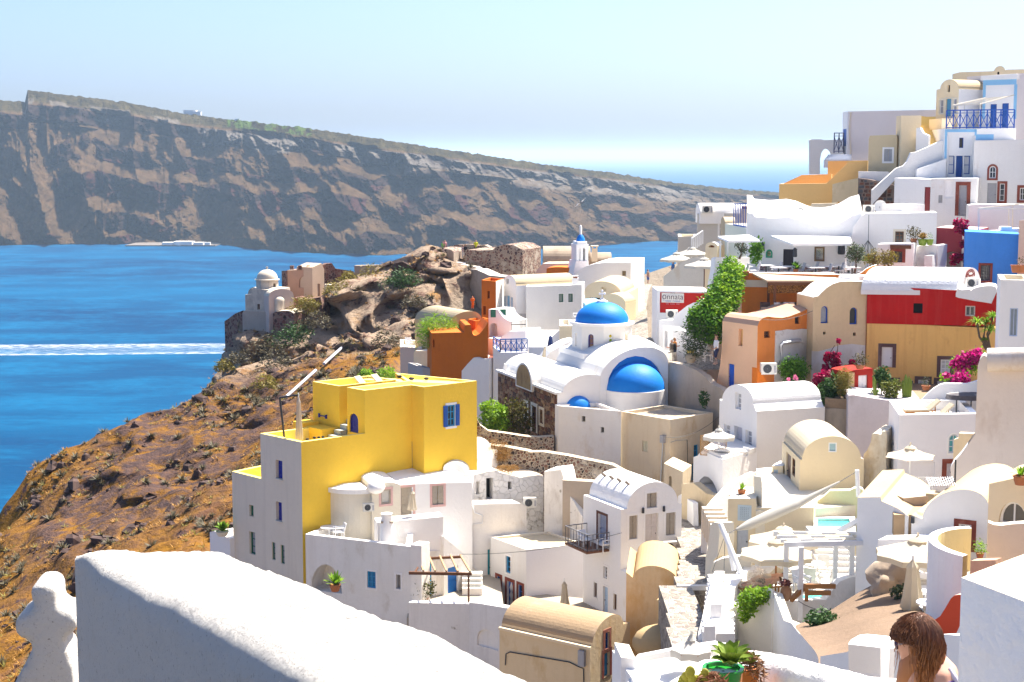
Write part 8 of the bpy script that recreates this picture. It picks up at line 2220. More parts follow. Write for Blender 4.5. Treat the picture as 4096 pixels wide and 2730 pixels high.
potted('lime green pot with dry grassy cactus on the stepped wall',at(tG(757,740),115.6),.33,.47,GPOT,'blade',.65,70,leafmat('straw',(.42,.28,.08),(.30,.2,.06),.2),3);potted('smaller lime green pot at the right on the stepped wall',at(tG(835,735),115.4),.25,.42,GPOT,'bush',.3,60,GRN);potted('terracotta jar with dark cactus on the stepped wall',at(tG(665,745),115.6),.22,.55,TERRA,'bush',.55,260,leafmat('brownish',(.12,.10,.03),(.07,.06,.02),.1),4)
potted('small palm in a pot beside the canopy post',at(tF(1260,1030),113.2),.2,.3,TERRA,'blade',.7,34,GRN,5);potted('terracotta pot with succulent at the orange wall corner',at(tI(737,288),112.2),.28,.42,TERRA,'bush',.2,60,GRN);potted('terracotta bowl with trailing plant on the red shed',at(tJ(365,1115),101.4),.3,.25,TERRA,'bush',.5,240,leafmat('brownish',(.12,.10,.03),(.07,.06,.02)),6)
potted('terracotta urn on a cream pedestal below the ochre wall',at(tJ(1053,1335),97.6),.26,.28,TERRA,'bush',.35,90,OLV,7);potted('wide terracotta pot with agave at the right edge',at(tN(2040,1150),53.5),.24,.32,TERRA,'blade',.5,24,GRNY,8);potted('orange pot on the roof beside the mustard house',at(tF(1712,395),127),.4,.55,flat('orange_pot',(.52,.13,.03),.6),'blade',.5,30,DRY,9)
potted('terracotta pot on the edge house parapet',at(tJ(1995,108),87),.28,.42,TERRA,'bush',.1,20,GRN);potted('terracotta trough with flowers on the edge house parapet',at(tJ(2055,108),87),.36,.4,TERRA,'bush',.3,90,leafmat('brownish',(.12,.10,.03),(.07,.06,.02)))
potted('pink geraniums on the round balcony',at(tT(1330,500),48.2),.12,.16,TERRA,'bush',.24,200,GRNY,10);potted('small potted shrub beside the wide steps',at(tR(1580,480),70),.32,.5,CREAM,'bush',.4,150,GRND,11);potted('leafy plant in the arch niche of terrace house',at(tO(360,880),87.6),.3,.4,TERRA,'blade',.9,30,GRNY,12);potted('green plant on the small wall left of yellow house',at(tU(1495,410),97),.4,.3,CREAML,'blade',.8,60,GRNY,13)
potted('dark leafy shrub beside the turquoise door',at(tO(1020,965),88.5),.35,.3,TERRA,'bush',.75,500,leafmat('box_shrub',(.10,.09,.02),(.05,.06,.015),.15),14)
stonewall('small_white_wall','small white terrace wall left of the yellow house',[tU(1410,385),tU(1440,378),tU(1545,430)],(99,97),-27,WHITE,1.5)
def jar(label,q,prof,mat,band=None):
 t=thing('clay_jar',label,'jar',q);b=MB();b.lathe(prof,q,20);b.build('body',mat,t,60)
 if band:b=MB();b.lathe(band,q,20);b.build('rim',flat('jar_band',(.55,.42,.10),.6),t,60)
jar('large grey clay jar with yellow neck in the alley',at(tW(790,1460),108.5),[(.01,0),(.24,0),(.36,.22),(.39,.45),(.32,.64),(.24,.7)],plaster('jar_grey',(.36,.30,.22),.15),[(.24,.7),(.25,.82),(.34,.86),(.33,.89),(.2,.85)])
jar('brown amphora urn on the terrace corner',at(tR(952,862),66.2),[(.01,0),(.14,0),(.22,.18),(.25,.36),(.21,.52),(.12,.6),(.12,.7),(.16,.75),(.11,.76)],plaster('urn_brown',(.40,.20,.10),.25,stain=(.55,.42,.28),amount=.3))
bush('dried succulent rosette in the amphora urn',[(at(tR(952,715),66.2),.25,.5)],120,.09,leafmat('maroon_leaf',(.16,.05,.04),(.10,.03,.03),.1),seed=19)
bush('trailing green succulent over the curved terrace wall',[(at(tR(x,y),66.6),r)for x,y,r in((650,850,.5),(610,900,.45),(720,830,.4),(790,815,.35),(600,980,.3),(650,940,.3),(600,1020,.2))],1500,.09,GRNY,seed=20)
bush('bare pale twiggy shrub beside the sunbathers',[(at(tR(715,700),68),.5,1.2),(at(tR(720,640),68),.3,1.2)],900,.12,leafmat('twig_pale',(.50,.40,.30),(.38,.3,.22),.1),asp=.04,seed=21)
bush('round green shrub on the bare brown ground',[(at(tR(1265,1030),58.5),.6,.7),(at(tR(1240,1050),58.3),.4,.6)],700,.09,GRND,seed=22);bush('low green shrub at the foot of the rock',[(at(tT(660,800),59.5),.42,.8)],350,.08,OLV,seed=23)
bush('green weed hanging on the stained tan wall',[(at(tM(302,380),105.2),.35,1.8)],220,.1,GRND,seed=24)
rnd=random.Random(5)
for k,(x,y,d,r,m_)in enumerate(((870,690,187.5,2.6,YSC),(930,660,187.5,1.8,YSC),(1470,395,199,2.6,YSC),(1190,520,192,2.4,YSC),(1150,560,191,2.0,YSC),(560,1015,178,3.2,SAGE),(650,1145,171,2.8,SAGE),(1590,965,164,2.2,SAGE),(740,950,180,3.0,GRND),(830,900,180,2.6,GRND),(555,1335,163,2.0,YSC),(1000,800,180,2.4,SAGE),(1945,315,199,2.2,YSC),(1270,435,196,1.4,YSC),(1830,640,178,2.0,SAGE),(1680,460,191,3.0,GRND),(1760,440,190,2.6,GRND),(330,1130,177,2.0,SAGE),(200,1200,176,1.6,YSC),(1600,1270,148,1.6,GRNY),(1420,1270,152,1.0,GRNY))):
 q=at(tD(x,y),d);g=HILL
 bush(['yellowish scrub','grey green scrub','dark scrub','lime scrub'][[YSC,SAGE,GRND,GRNY].index(m_)]+' clump on the cliff '+['right of the chapel','above the chapel hut','below the long low wall','beside the pink facade','left of the tuff face','under the chapel base','below the tuff hollow','near the beige vault','under the stone hut','right of the stone hut','on the dark gully','at the top of the gully','left of the bastion','beside the jagged wall','in the pale tuff face','in the shadowed cleft','deeper in the shadowed cleft','left of the chapel base','at the cliff foot by the sea','behind the yellow roof','left behind the yellow roof'][k],[(q,r*.6,.7),(q+Vector((r*.4,0,-r*.2)),r*.42,.7),(q+Vector((-r*.4,0,-r*.25)),r*.4,.7)],420,.22,m_,None,'scrub_bush','bush',.25,k,'scrub on the cliff')
hv=HV.reshape(-1,3);wv=HC.reshape(-1,4)[:,0];idx=[i for i in range(len(hv))if wv[i]>.5 and(noise.noise(Vector(hv[i])*.13)>-.05 or i%9==0)and hv[i][2]>60 and hv[i][1]>70 and abs(hv[i][0])<75]
def tufts(name,label,n,size,mat,seed,k=7):
 r_=random.Random(seed);b=MB();vs=[];fs=[]
 for _ in range(n):
  p=Vector(hv[r_.choice(idx)])+Vector((r_.uniform(-.3,.3),r_.uniform(-.3,.3),0));s=size*r_.uniform(.5,1.6)
  for j in range(k):
   v=Vector((r_.gauss(0,1),r_.gauss(0,1),abs(r_.gauss(0,.8)))).normalized()*s;w=Vector((-v.y,v.x,0))*.13;q=len(vs)
   vs+=[p-w+v*.15,p+w+v*.15,p+v];fs.append((q,q+1,q+2))
 b.add(vs,fs);tag(b.build(name,mat),label,'grass',kind='stuff')
tufts('dry_grass','dry orange grass tufts over the slope',6500,.34,leafmat('dry_grass',(.42,.22,.04),(.28,.14,.03),.3),1);tufts('grey_scrub','low grey green scrub over the slope',1100,.6,SAGE,2,40);tufts('yellow_grass','pale yellow grass tufts over the slope',1500,.4,YSC,3,9)
r_=random.Random(9);b=MB()
for _ in range(1100):
 p=Vector(hv[r_.choice(idx)]);s=r_.choice((.15,.2,.3,.4,.7))*r_.uniform(.6,1.3);k=len(b.v);b.ball((p.x,p.y,p.z),(s*r_.uniform(.7,1.4),s*r_.uniform(.7,1.3),s*r_.uniform(.5,1)),5,4)
 b.v[k:]=[tuple(Vector(v)+(Vector(v)-p)*r_.uniform(-.3,.35))for v in b.v[k:]]
tag(b.build('loose_rocks',flat('slope_rock',(.10,.06,.05),.95,var=.5,scale=1)),'loose dark rocks over the slope','rocks',kind='stuff')
# --- foreground: lookout wall, cross, pillar, parapet
ROUGH=plaster('rough_whitewash',(.76,.72,.66),.06,stain=(.62,.56,.46),amount=.05,bumps=1.0,sscale=6)
nt=ROUGH.node_tree;bs=nt.nodes['Principled BSDF']
sp_=ramp(nt,noi(nt,coords(nt),42,6,.8),.585,.66);kk=bs.inputs['Base Color'].links[0].from_socket
nt.links.new(mixc(nt,mul(nt,sp_,.85),kk,(.26,.21,.16)),bs.inputs['Base Color'])
bp=[n for n in nt.nodes if n.type=='BUMP'][0];bp.inputs['Distance'].default_value=.05;nt.links.new(noi(nt,coords(nt),24,8,.75),bp.inputs['Height'])
def resample(P,n):
 L=[0]
 for a,c in zip(P,P[1:]):L.append(L[-1]+(c-a).length)
 o=[]
 for k in range(n):
  s=L[-1]*k/(n-1);i=max(j for j in range(len(L))if L[j]<=s+1e-9);i=min(i,len(P)-2);o.append(P[i].lerp(P[i+1],(s-L[i])/max(1e-9,L[i+1]-L[i])))
 return o
def thickwall(name,label,far,near,drop,mat,n=300,rnd_=.12,wob=.02,cat='wall'):
 """wall with a broad rounded top between two edge lines, uneven like trowelled lime"""
 t=thing(name,label,cat,near[len(near)//2]-Vector((0,0,drop)))
 f=resample(far,n);g=resample(near,n)
 for _ in range(3):
  f=[f[0]]+[(f[i-1]+f[i]*2+f[i+1])/4 for i in range(1,n-1)]+[f[-1]];g=[g[0]]+[(g[i-1]+g[i]*2+g[i+1])/4 for i in range(1,n-1)]+[g[-1]]
 rows=[]
 for i in range(n):
  a,c=f[i],g[i];w=(c-a);wl=max(w.length,.05);wn=w/wl;r=min(rnd_,wl*.3);dn=Vector((0,0,-1))
  e=0
  pr=[a+dn*drop,a+dn*r*1.2,a+wn*r*.12+dn*r*.45,a+wn*r*.5+dn*r*.1]+[a.lerp(c,r/wl+(1-2*r/wl)*k/40)for k in range(41)]+[c-wn*r*.5+dn*r*.1,c-wn*r*.12+dn*r*.45]+[c+dn*(r*1.2+(drop-r)*k/14)for k in range(15)]
  rows.append([p+Vector((1,1,1))*0+Vector((noise.noise(p*2.1),noise.noise(p*2.1+Vector((9,0,0))),noise.noise(p*2.3+Vector((0,9,0)))))*wob+Vector((0,0,noise.noise(p*7)*wob*.4+noise.fractal(p*17,.8,2.1,3)*wob*.3))for p in pr])
 m=len(rows[0]);b=MB();b.add([p for r in rows for p in r],[(i*m+j,(i+1)*m+j,(i+1)*m+j+1,i*m+j+1)for i in range(n-1)for j in range(m-1)]+[tuple(range(m))[::-1],tuple((n-1)*m+k for k in range(m))])
 b.build('masonry',mat,t,70);return t
far=[at(q,d)for q,d in((tU(528,545),9.2),(tU(620,500),9.15),(tU(760,482),9.0),(tU(1150,472),8.6),(tU(1400,476),8.35),(tU(1560,490),8.2),(tU(1650,522),8.0),(tU(1750,556),7.85),(tU(1900,598),7.5),(tU(2120,690),7.05),(tU(2353,790),6.6),(tV(1020,1440),6.0),(tV(1260,1568),5.5),(tV(1420,1655),5.1))]
near=[at(q,d)for q,d in((tU(505,560),9.0),(tU(545,552),8.9),(tU(600,585),8.6),(tU(700,655),8.3),(tU(1000,820),7.5),(tU(1350,1008),6.75),(tU(1700,1180),6.15),(tU(2000,1332),5.65),(tU(2130,1400),5.45),(tU(2500,1600),5.0),(tU(2700,1720),4.8))]
thickwall('lookout_wall','thick rough whitewashed wall sweeping across the near corner',far,near,3.2,ROUGH)
Gx=thing('stone_cross','chunky whitewashed stone cross beside the rough wall','cross',at(tU(330,1500),10.4))
Fx=Face(at(tU(330,1000),10.4),(1,.1),(.1,-1))
ol=[Fx.uv(tU(x,y))for x,y in((90,1430),(150,1310),(215,1190),(255,1110),(262,1070),(190,1058),(145,1020),(130,960),(150,905),(205,882),(252,855),(262,830),(240,780),(233,725),(260,695),(320,685),(380,690),(415,720),(420,770),(408,830),(405,852),(440,858),(500,862),(540,900),(550,960),(530,1020),(470,1030),(450,1050),(465,1100),(500,1150),(560,1430))]
b=MB();n=len(ol);tri=tessellate_polygon([[Vector((u,z,0))for u,z in ol]])
b.add([Fx.pt(u,z,.2)for u,z in ol]+[Fx.pt(u,z,-.2)for u,z in ol],list(tri)+[tuple(n+k for k in reversed(t))for t in tri]+[(i,(i+1)%n,n+(i+1)%n,n+i)for i in range(n)])
o=b.build('body',ROUGH,Gx)
md=o.modifiers.new('r','REMESH');md.mode='VOXEL';md.voxel_size=.035;md=o.modifiers.new('s','SMOOTH');md.iterations=5;md.factor=.5
for p in o.data.polygons:p.use_smooth=True
o.modifiers['r'].use_smooth_shade=True
Pi=thing('white_pillar','plain white pillar with sandy top at the near right edge','pillar',at(tT(1262,1500),6))
pt_=[at(tT(1262,668),6.0),at(tT(1232,1450),5.0)]
zp2=at(tT(1262,668),6.0).z
Poly(Pi,[(1.755,6.0),(2.3,4.7),(3.4,5.2),(2.75,7.0)],Z(-5),zp2,plaster('pillar_white',(.84,.82,.80),.03,bumps=.7),plaster('pillar_top',(.78,.68,.52),.15,stain=(.55,.36,.16),amount=.35,bumps=1.0,sscale=3)).build()
far=[at(q,d)for q,d in((tR(-500,1790),8.6),(tR(-200,1640),9.2),(tR(0,1500),9.9),(tR(300,1345),10.5),(tR(540,1255),10.9),(tR(620,1248),10.9),(tR(760,1268),10.7),(tR(1000,1312),10.3),(tR(1400,1405),9.7),(tR(1718,1478),9.3),(tT(680,1500),8.9),(tT(1000,1580),8.5))]
near=[p_+Vector((0,-.42,-.0))+Vector((-.06,0,0))for p_ in far]
thickwall('planter_parapet','smooth white rounded parapet behind the potted agave',far,near,2.5,plaster('parapet_white',(.85,.82,.76),.05,stain=(.74,.66,.50),amount=.1,bumps=.8),n=90,rnd_=.2,wob=.012)
stonewall('white_deck_wall','white terrace wall with tiled floor at bottom centre',[tQ(1080,1400),tQ(1415,1335),tQ(1600,1310),tQ(1700,1330)],(47,46),-20,WHITE2,.35)
stonewall('white_deck_wall','white low wall corner left of the tiled deck',[tQ(925,1352),tQ(1060,1540),tQ(1100,1640)],(47.5,42),-20,WHITE2,.45)
Bk=house('white_box','white box planter with flat lid on the tiled deck','box',tQ(1040,1520),44.6)
p=box3(Bk,tQ(940,1338),tQ(985,1398),tQ(1085,1395),44.6,Z(-19),WHITE2,CREAML,None,dl=46,dr=44.4);p.build()
b=MB();b.slab([onz(tQ(x,y),Z(-14.9))for x,y in((1000,1640),(1500,1520),(1700,1400),(1420,1380),(1080,1440))],1);b.build('deck_floor',FLOORW,Bk)
for lb,pts,d in(('white wall below the planter parapet with blue recess',[tT(-40,1345),tT(180,1310),tT(230,1290),tT(475,1285),tT(480,1460)],(27,25)),('curved white stair wall in front of the woman',[tT(480,1500),tT(478,1270),tT(500,1230),tT(560,1190),tT(620,1180)],(24,26)),('white wall with flat top right of the woman',[tT(960,1180),tT(1000,1155),tT(1235,1172)],(22,21)),('white wall filling the corner below the woman',[tT(600,1300),tT(760,1250),tT(1000,1250)],(23,22.5))):
 stonewall('white_lower_wall',lb,pts,d,-14,WHITE2,.5)
Gp=thing('potted_agave','green glazed pot with fleshy agave on the parapet','potted plant',at(tR(410,1500),10.0))
q=at(tR(410,1640),9.9);rp=170*.4657/FPX*9.9
pot(q,rp,(1640-1425)*.4657/FPX*9.9,flat('green_glaze',(.02,.24,.03),.2),Gp)
AGV=flat('agave_leaf',(.26,.36,.05),.45,var=.3,scale=14);c0=at(tR(480,1410),9.9)
def fleshy(root,c,yaw,el,L,w,mat,name='leaf'):
 d=Vector((math.cos(yaw)*math.cos(el),math.sin(yaw)*math.cos(el),math.sin(el)));s=d.cross(Vector((0,0,1)));s=s.normalized()if s.length>.05 else Vector((1,0,0));up2=s.cross(d)
 b=MB();prof=[(0,.45),(.2,.6),(.45,1.0),(.65,1.0),(.85,.55),(1.0,.02)];vs=[]
 for f_,ww in prof:
  p=c+d*L*f_+Vector((0,0,.35*L*f_*(1-f_)))+up2*.10*L*f_*f_
  vs+=[p-s*w*ww+up2*w*ww*.35,p-s*w*ww*.5-up2*.05*w,p-up2*.22*w,p+s*w*ww*.5-up2*.05*w,p+s*w*ww+up2*w*ww*.35]
 b.add(vs,[(i*5+k,i*5+k+1,(i+1)*5+k+1,(i+1)*5+k)for i in range(5)for k in range(4)]);b.build(name,mat,root,60)
for k in range(22):
 ring_=k//8;fleshy(Gp,c0,k*2.4,[.25,.65,1.15][ring_],[.155,.16,.15][ring_]*(1+.1*math.sin(k)),.036,AGV)
Tp=thing('potted_succulent','square terracotta pot with straggly succulent on the parapet','potted plant',at(tR(630,1600),10.1))
a=at(tR(560,1430),10.2);c_=at(tR(700,1440),10.2);b=MB();w=c_.x-a.x;b.box((a.x,a.y-w,a.z-.4),(c_.x,a.y,a.z));b.build('pot',flat('orange_clay',(.55,.16,.03),.7),Tp)
for k in range(7):fleshy(Tp,at(tR(640,1415),10.1),k*.9-.8,.5+.1*k,.10,.022,flat('succulent_green',(.20,.26,.03),.5))
leaves(Tp,'dry_stems',[(at(tR(640,1390),10.1),.07),(at(tR(720,1480),10.0),.06,2.0),(at(tR(700,1400),10.1),.05)],260,.035,leafmat('dry_stem',(.24,.12,.05),(.15,.06,.03),.1),.15,31,.2)
Cc=thing('prickly_pear','yellow green prickly pear in front of the green pot','cactus',at(tR(160,1560),9.3))
for k,(x,y,rx,rz)in enumerate(((130,1480,.032,.04),(100,1520,.034,.036),(75,1550,.034,.036),(255,1490,.026,.032),(240,1530,.032,.036),(190,1540,.024,.028),(150,1540,.03,.032),(60,1590,.035,.04),(220,1580,.04,.04),(270,1570,.035,.035))):
 q=at(tR(x,y),9.3+.02*(k%3));b=MB();b.ball(q,(rx,.012,rz),12,8);b.build('pad',flat('pear_pad',(.36,.34,.03),.6,var=.35,scale=25),Cc,60)
bush('reddish dry weeds beside the prickly pear',[(at(tR(330,1560),9.3),.09,.6)],300,.035,leafmat('weed_red',(.26,.10,.05),(.16,.07,.03),.1),asp=.12,seed=33)
# --- people
SKIN=flat('skin',(.52,.28,.19),.55,var=.08)
def body(name,parts,mat,parent,vox=.03,it=4):
 b=MB()
 for pts,rr in parts:b.tube(pts,rr,10)
 for pts,rr in parts:
  for p,r in zip(pts,rr):b.ball(p,r,10,6)
 o=b.build(name,mat,parent)
 md=o.modifiers.new('r','REMESH');md.mode='VOXEL';md.voxel_size=vox;md.use_smooth_shade=True
 md=o.modifiers.new('s','SMOOTH');md.iterations=it;md.factor=.5
 return o
def person(label,foot,h,rz,shirt,pants,hair,short=False,pose=0,hat=None,pack=None,grp='visitors'):
 """standing figure; pose bends the arms forward"""
 t=thing('person',label,'person',foot,grp,0);s=h/1.75
 M=lambda x,y,z:Vector((foot.x+s*(x*math.cos(rz)-y*math.sin(rz)),foot.y+s*(x*math.sin(rz)+y*math.cos(rz)),foot.z+s*z))
 S=lambda*r:[q*s for q in r]
 legs=[([M(k*.10,.0,.92),M(k*.11,-.02-.06*(k>0),.5),M(k*.11,.02*k,.09),M(k*.12,-.13,.04)],S(.095,.062,.042,.04))for k in(-1,1)]
 arms=[([M(k*.2,0,1.42),M(k*.27,-.03-.02*pose,1.14),M(k*(.25 if not pose else .12),-.1-.2*pose,.9+.25*pose),M(k*(.24 if not pose else .06),-.14-.24*pose,.82+.36*pose)],S(.06,.048,.036,.04))for k in(-1,1)]
 tor=([M(0,0,.9),M(0,-.01,1.12),M(0,0,1.36),M(0,0,1.46)],S(.15,.135,.155,.08));sh=([M(-.19,0,1.42),M(.19,0,1.42)],S(.07,.07))
 head=([M(0,0,1.44),M(0,-.01,1.56),M(0,-.02,1.66)],S(.052,.085,.092));nose=([M(0,-.10,1.63),M(0,-.125,1.6)],S(.014,.016))
 body('body',legs+arms+[tor,sh,head,nose],SKIN,t)
 up_arm=[([a[0][0],a[0][1]],[a[1][0]+.016,a[1][1]+.016])for a in arms]
 body('shirt',[([q for q in tor[0][:3]],[r+.02 for r in tor[1][:3]]),(sh[0],[r+.016 for r in sh[1]])]+up_arm,shirt,t)
 lg=[(a[0][:2]if short else a[0][:3],[r+.02 for r in(a[1][:2]if short else a[1][:3])])for a in legs]
 body('trousers',lg+[([M(0,0,.9),M(0,0,1.0)],S(.168,.16))],pants,t)
 body('hair',[([M(0,.02,1.70),M(0,.05,1.62)],S(.088,.085))]if not hat else[([M(0,0,1.73),M(0,-.1,1.70)],S(.09,.05))],hat or hair,t)
 if pack:body('backpack',[([M(0,.2,1.35),M(0,.22,1.1)],S(.12,.13))],pack,t)
 return t
cl_=lambda n,c:flat('cloth_'+n,c,.9)
BLK,WHT,NVY,BRN=cl_('black',(.015,.015,.018)),cl_('white',(.72,.72,.72)),cl_('navy',(.02,.025,.07)),cl_('brown',(.10,.05,.025))
person('visitor in white trousers on the castle lookout',at(tH(360,318),203),1.72,.6,cl_('pinkish',(.6,.45,.42)),WHT,BRN);person('visitor in black shirt beside the white trousers',at(tH(380,314),202.6),1.78,2.4,BLK,cl_('khaki',(.35,.30,.22)),BRN)
person('visitor in bright yellow shirt behind the bastion wall',at(tH(480,270),206),1.72,0,cl_('neon',(.62,.62,.02)),NVY,BRN);person('visitor in pink shirt behind the left bastion',at(tH(188,268),205),1.7,.4,cl_('rose',(.6,.30,.28)),NVY,BRN);person('visitor in green shirt behind the left bastion',at(tH(172,272),205),1.6,-.4,cl_('green',(.15,.5,.08)),NVY,BRN)
person('man in black shirt and teal shorts in the upper alley',at(tW(50,250),178),1.8,1.2,BLK,cl_('teal',(.05,.30,.28)),BRN,True,1);person('woman in blue shorts behind the man in black',at(tW(122,215),186),1.65,1.0,cl_('tan',(.45,.28,.2)),cl_('blue',(.05,.12,.4)),BRN,True);person('photographer in blue shirt on the upper terrace',at(tH(2333,520),150),1.78,-1.4,cl_('denim',(.06,.16,.38)),NVY,BRN,False,1)
person('man with white cap and backpack in the alley',at(tW(495,1470),112.4),1.75,-1.9,cl_('grey',(.16,.13,.11)),cl_('stone',(.4,.35,.28)),BRN,True,1,WHT,BLK);person('woman in orange cardigan beside the man with cap',at(tW(540,1440),113),1.72,1.7,cl_('orange',(.55,.20,.03)),NVY,cl_('blond',(.30,.17,.07)),False,1)
person('man in white shirt and dark shorts by the menu board',at(tI(430,1200),106.5),1.95,-1.3,WHT,NVY,BRN,True,.4);person('woman half hidden beside the man in white shirt',at(tI(420,1120),108),1.6,-1.5,cl_('dusk',(.12,.08,.08)),BLK,BRN);person('figure in bright orange clothes by the beige vault',at(tH(448,790),132),1.05,.3,cl_('vivid',(.72,.13,.01)),cl_('vivid',(.72,.13,.01)),cl_('vivid',(.72,.13,.01)))
def lying(label,q0,q1,mat,hairm):
 t=thing('person',label,'person',q0,'sunbathers');v=q1-q0;L=v.length;v/=L;s=L/1.7;n_=Vector((-v.y,v.x,0)).normalized();P=lambda a,b_,z:q0+v*a*s+n_*b_*s+Vector((0,0,z*s))
 body('body',[([P(.05,k*.1,.08),P(.45,k*.1,.16+.08*(k>0)),P(.85,k*.09,.16)],[.05,.065,.1])for k in(-1,1)]+[([P(.85,0,.17),P(1.1,0,.17),P(1.38,0,.2)],[.17,.16,.17]),([P(1.35,.2,.2),P(1.1,.3,.12),P(.9,.25,.12)],[.06,.05,.04]),([P(1.35,-.2,.2),P(1.15,-.3,.12),P(.95,-.25,.16)],[.06,.05,.04]),([P(1.4,0,.22),P(1.62,0,.28)],[.06,.1])],SKIN,t)
 body('swimwear',[([P(.8,0,.17),P(.95,0,.17)],[.19,.185])],mat,t);body('hair',[([P(1.66,0,.30),P(1.7,0,.26)],[.095,.09])],hairm,t)
lying('sunbather lying on the sunbed under the cream parasol',onz(tR(565,750),zT3+.45),onz(tR(905,735),zT3+.5),BLK,BRN);lying('second sunbather behind on the sunbed with bent arm',onz(tR(650,700),zT3+.5),onz(tR(935,690),zT3+.55),cl_('cream',(.6,.5,.4)),BRN)
Wm=thing('person','woman with long auburn hair and sunglasses in the foreground','person',at(tT(830,2600),7.4))
hd_=at(tT(775,1190),7.4);k_=.4655/FPX*7.4
X=lambda px,py,dy=0.0:at(tT(px,py),7.4+dy)
SKW=flat('skin_fair',(.62,.34,.24),.5,var=.06)
body('body',[([X(775,1170),X(770,1230)],[.085,.08]),([X(705,1225),X(715,1295)],[.062,.047]),([X(645,1265),X(652,1300)],[.012,.014]),([X(690,1345),X(740,1340)],[.028,.04]),([X(820,1330),X(860,1420),X(880,1500)],[.055,.055,.07]),([X(700,1640),X(900,1560),X(1080,1610)],[.05,.085,.06]),([X(690,1620),X(640,1900),X(620,2200)],[.05,.045,.04]),([X(1100,1600),X(1150,1850),X(1130,2200)],[.055,.048,.04]),([X(900,1560),X(900,1900),X(890,2200)],[.15,.145,.16])],SKW,Wm,.012,6)
body('dress',[([X(905,1640),X(900,1900),X(890,2300)],[.165,.158,.175]),([X(740,1655),X(905,1590),X(1060,1635)],[.062,.09,.068])],flat('violet_stripe',(.16,.10,.30),.9),Wm,.014,4)
for a,c_ in(((1060,1450),(1110,1560)),((870,1520),(1090,1530)),((1085,1475),(1130,1600))):
 b=MB();b.tube([X(*a,-.075),X((a[0]+c_[0])/2+10,(a[1]+c_[1])/2+8,-.09),X(*c_,-.085)],.016,8);b.build('strap',flat('strap_white',(.62,.58,.68),.8),Wm,60)
HAIRM,nt,bs,out=newmat('auburn_hair')
g=nd(nt,'ShaderNodeNewGeometry');sp_=nd(nt,'ShaderNodeSeparateXYZ');nt.links.new(g.outputs['Position'],sp_.inputs[0])
tz=ramp(nt,sp_.outputs['Z'],hd_.z-.20,hd_.z+.06)  # hair turns orange towards the ends, their sunlit auburn put into the colour
k1=mixc(nt,g.outputs['Random Per Island'],(.72,.27,.06),(.34,.12,.03));k2=mixc(nt,g.outputs['Random Per Island'],(.24,.10,.045),(.10,.042,.022));nt.links.new(mixc(nt,tz,k1,k2),bs.inputs['Base Color']);bs.inputs['Roughness'].default_value=.5;bs.inputs['Specular IOR Level'].default_value=.5
cap=MB();cap.ball(hd_+Vector((.012,.0,.012)),(.108,.108,.112),20,14)
cap.f=[f for f in cap.f if not(sum(cap.v[i][0]for i in f)/4<hd_.x-.035 and sum(cap.v[i][2]for i in f)/4<hd_.z+.02)];cap.build('hair_cap',HAIRM,Wm,80)
body('hair_mass',[([X(800,1140,.01),X(835,1260,.0),X(830,1380),X(770,1500),X(720,1640)],[.085,.098,.10,.085,.07]),([X(900,1250),X(930,1350),X(950,1420)],[.05,.045,.02])],HAIRM,Wm,.012,4)
rh=random.Random(4);b=MB()
for i in range(3600):
 th=rh.uniform(0,6.283);ph=math.acos(rh.uniform(.05,1));d=Vector((math.sin(ph)*math.cos(th),math.sin(ph)*math.sin(th),math.cos(ph)))
 if d.x<-.45 and d.z<.35 and d.y<.5:continue
 p=hd_+Vector((.012,0,.012))+Vector((d.x*.11,d.y*.11,d.z*.114));part=Vector((hd_.x,hd_.y,0));pts=[p];v=Vector((d.x*.5,d.y*.5,-.35 if d.z<.8 else .05));L=rh.uniform(.26,.40)if not d.x<-.22 else max(.03,(p.z-hd_.z-.005)*1.25);n=12;ph0=rh.uniform(0,6);am=rh.uniform(.002,.009)
 for s in range(n):
  r2=Vector((pts[-1].x-hd_.x,pts[-1].y-hd_.y,0));rl=r2.length;zz=pts[-1].z-hd_.z
  tgt=.118+(.03 if zz<-.1 else 0)+.012*math.sin(i)
  v=v*.55+Vector((0,0,-.75))+(r2.normalized()*(tgt-rl)*9 if rl>1e-4 else Vector((0,0,0)))+Vector((-.03 if zz<-.12 and r2.x<.02 else .02,0,0))
  q=pts[-1]+v.normalized()*(L/n)+Vector((math.sin(ph0+s*1.1),math.cos(ph0+s*.9),0))*am
  if(q-hd_).length<.108 and q.z>hd_.z-.06:q=hd_+(q-hd_).normalized()*.112
  if q.x<hd_.x-.072 and q.z<hd_.z-.01:break
  pts.append(q)
 if len(pts)<n+1:pts+=[pts[-1]+Vector((.001,0,-.001))*(k+1)for k in range(n+1-len(pts))]
 b.tube(pts,[.0021]*(n-1)+[.0016,.0006],3,False)
o=b.build('hair',HAIRM,Wm,80);o['kind']='stuff'
b=MB();q=X(618,1238);b.ball(q,(.012,.03,.027),12,8);b.build('sunglass_lens',flat('lens_violet',(.05,.008,.03),.1),Wm,60)
b=MB();b.tube([q+Vector((0,-.03,.006)),X(660,1238,-.09),X(760,1225,-.108)],.004,6);b.build('sunglass_arm',flat('frame_grey',(.25,.22,.24),.3),Wm)
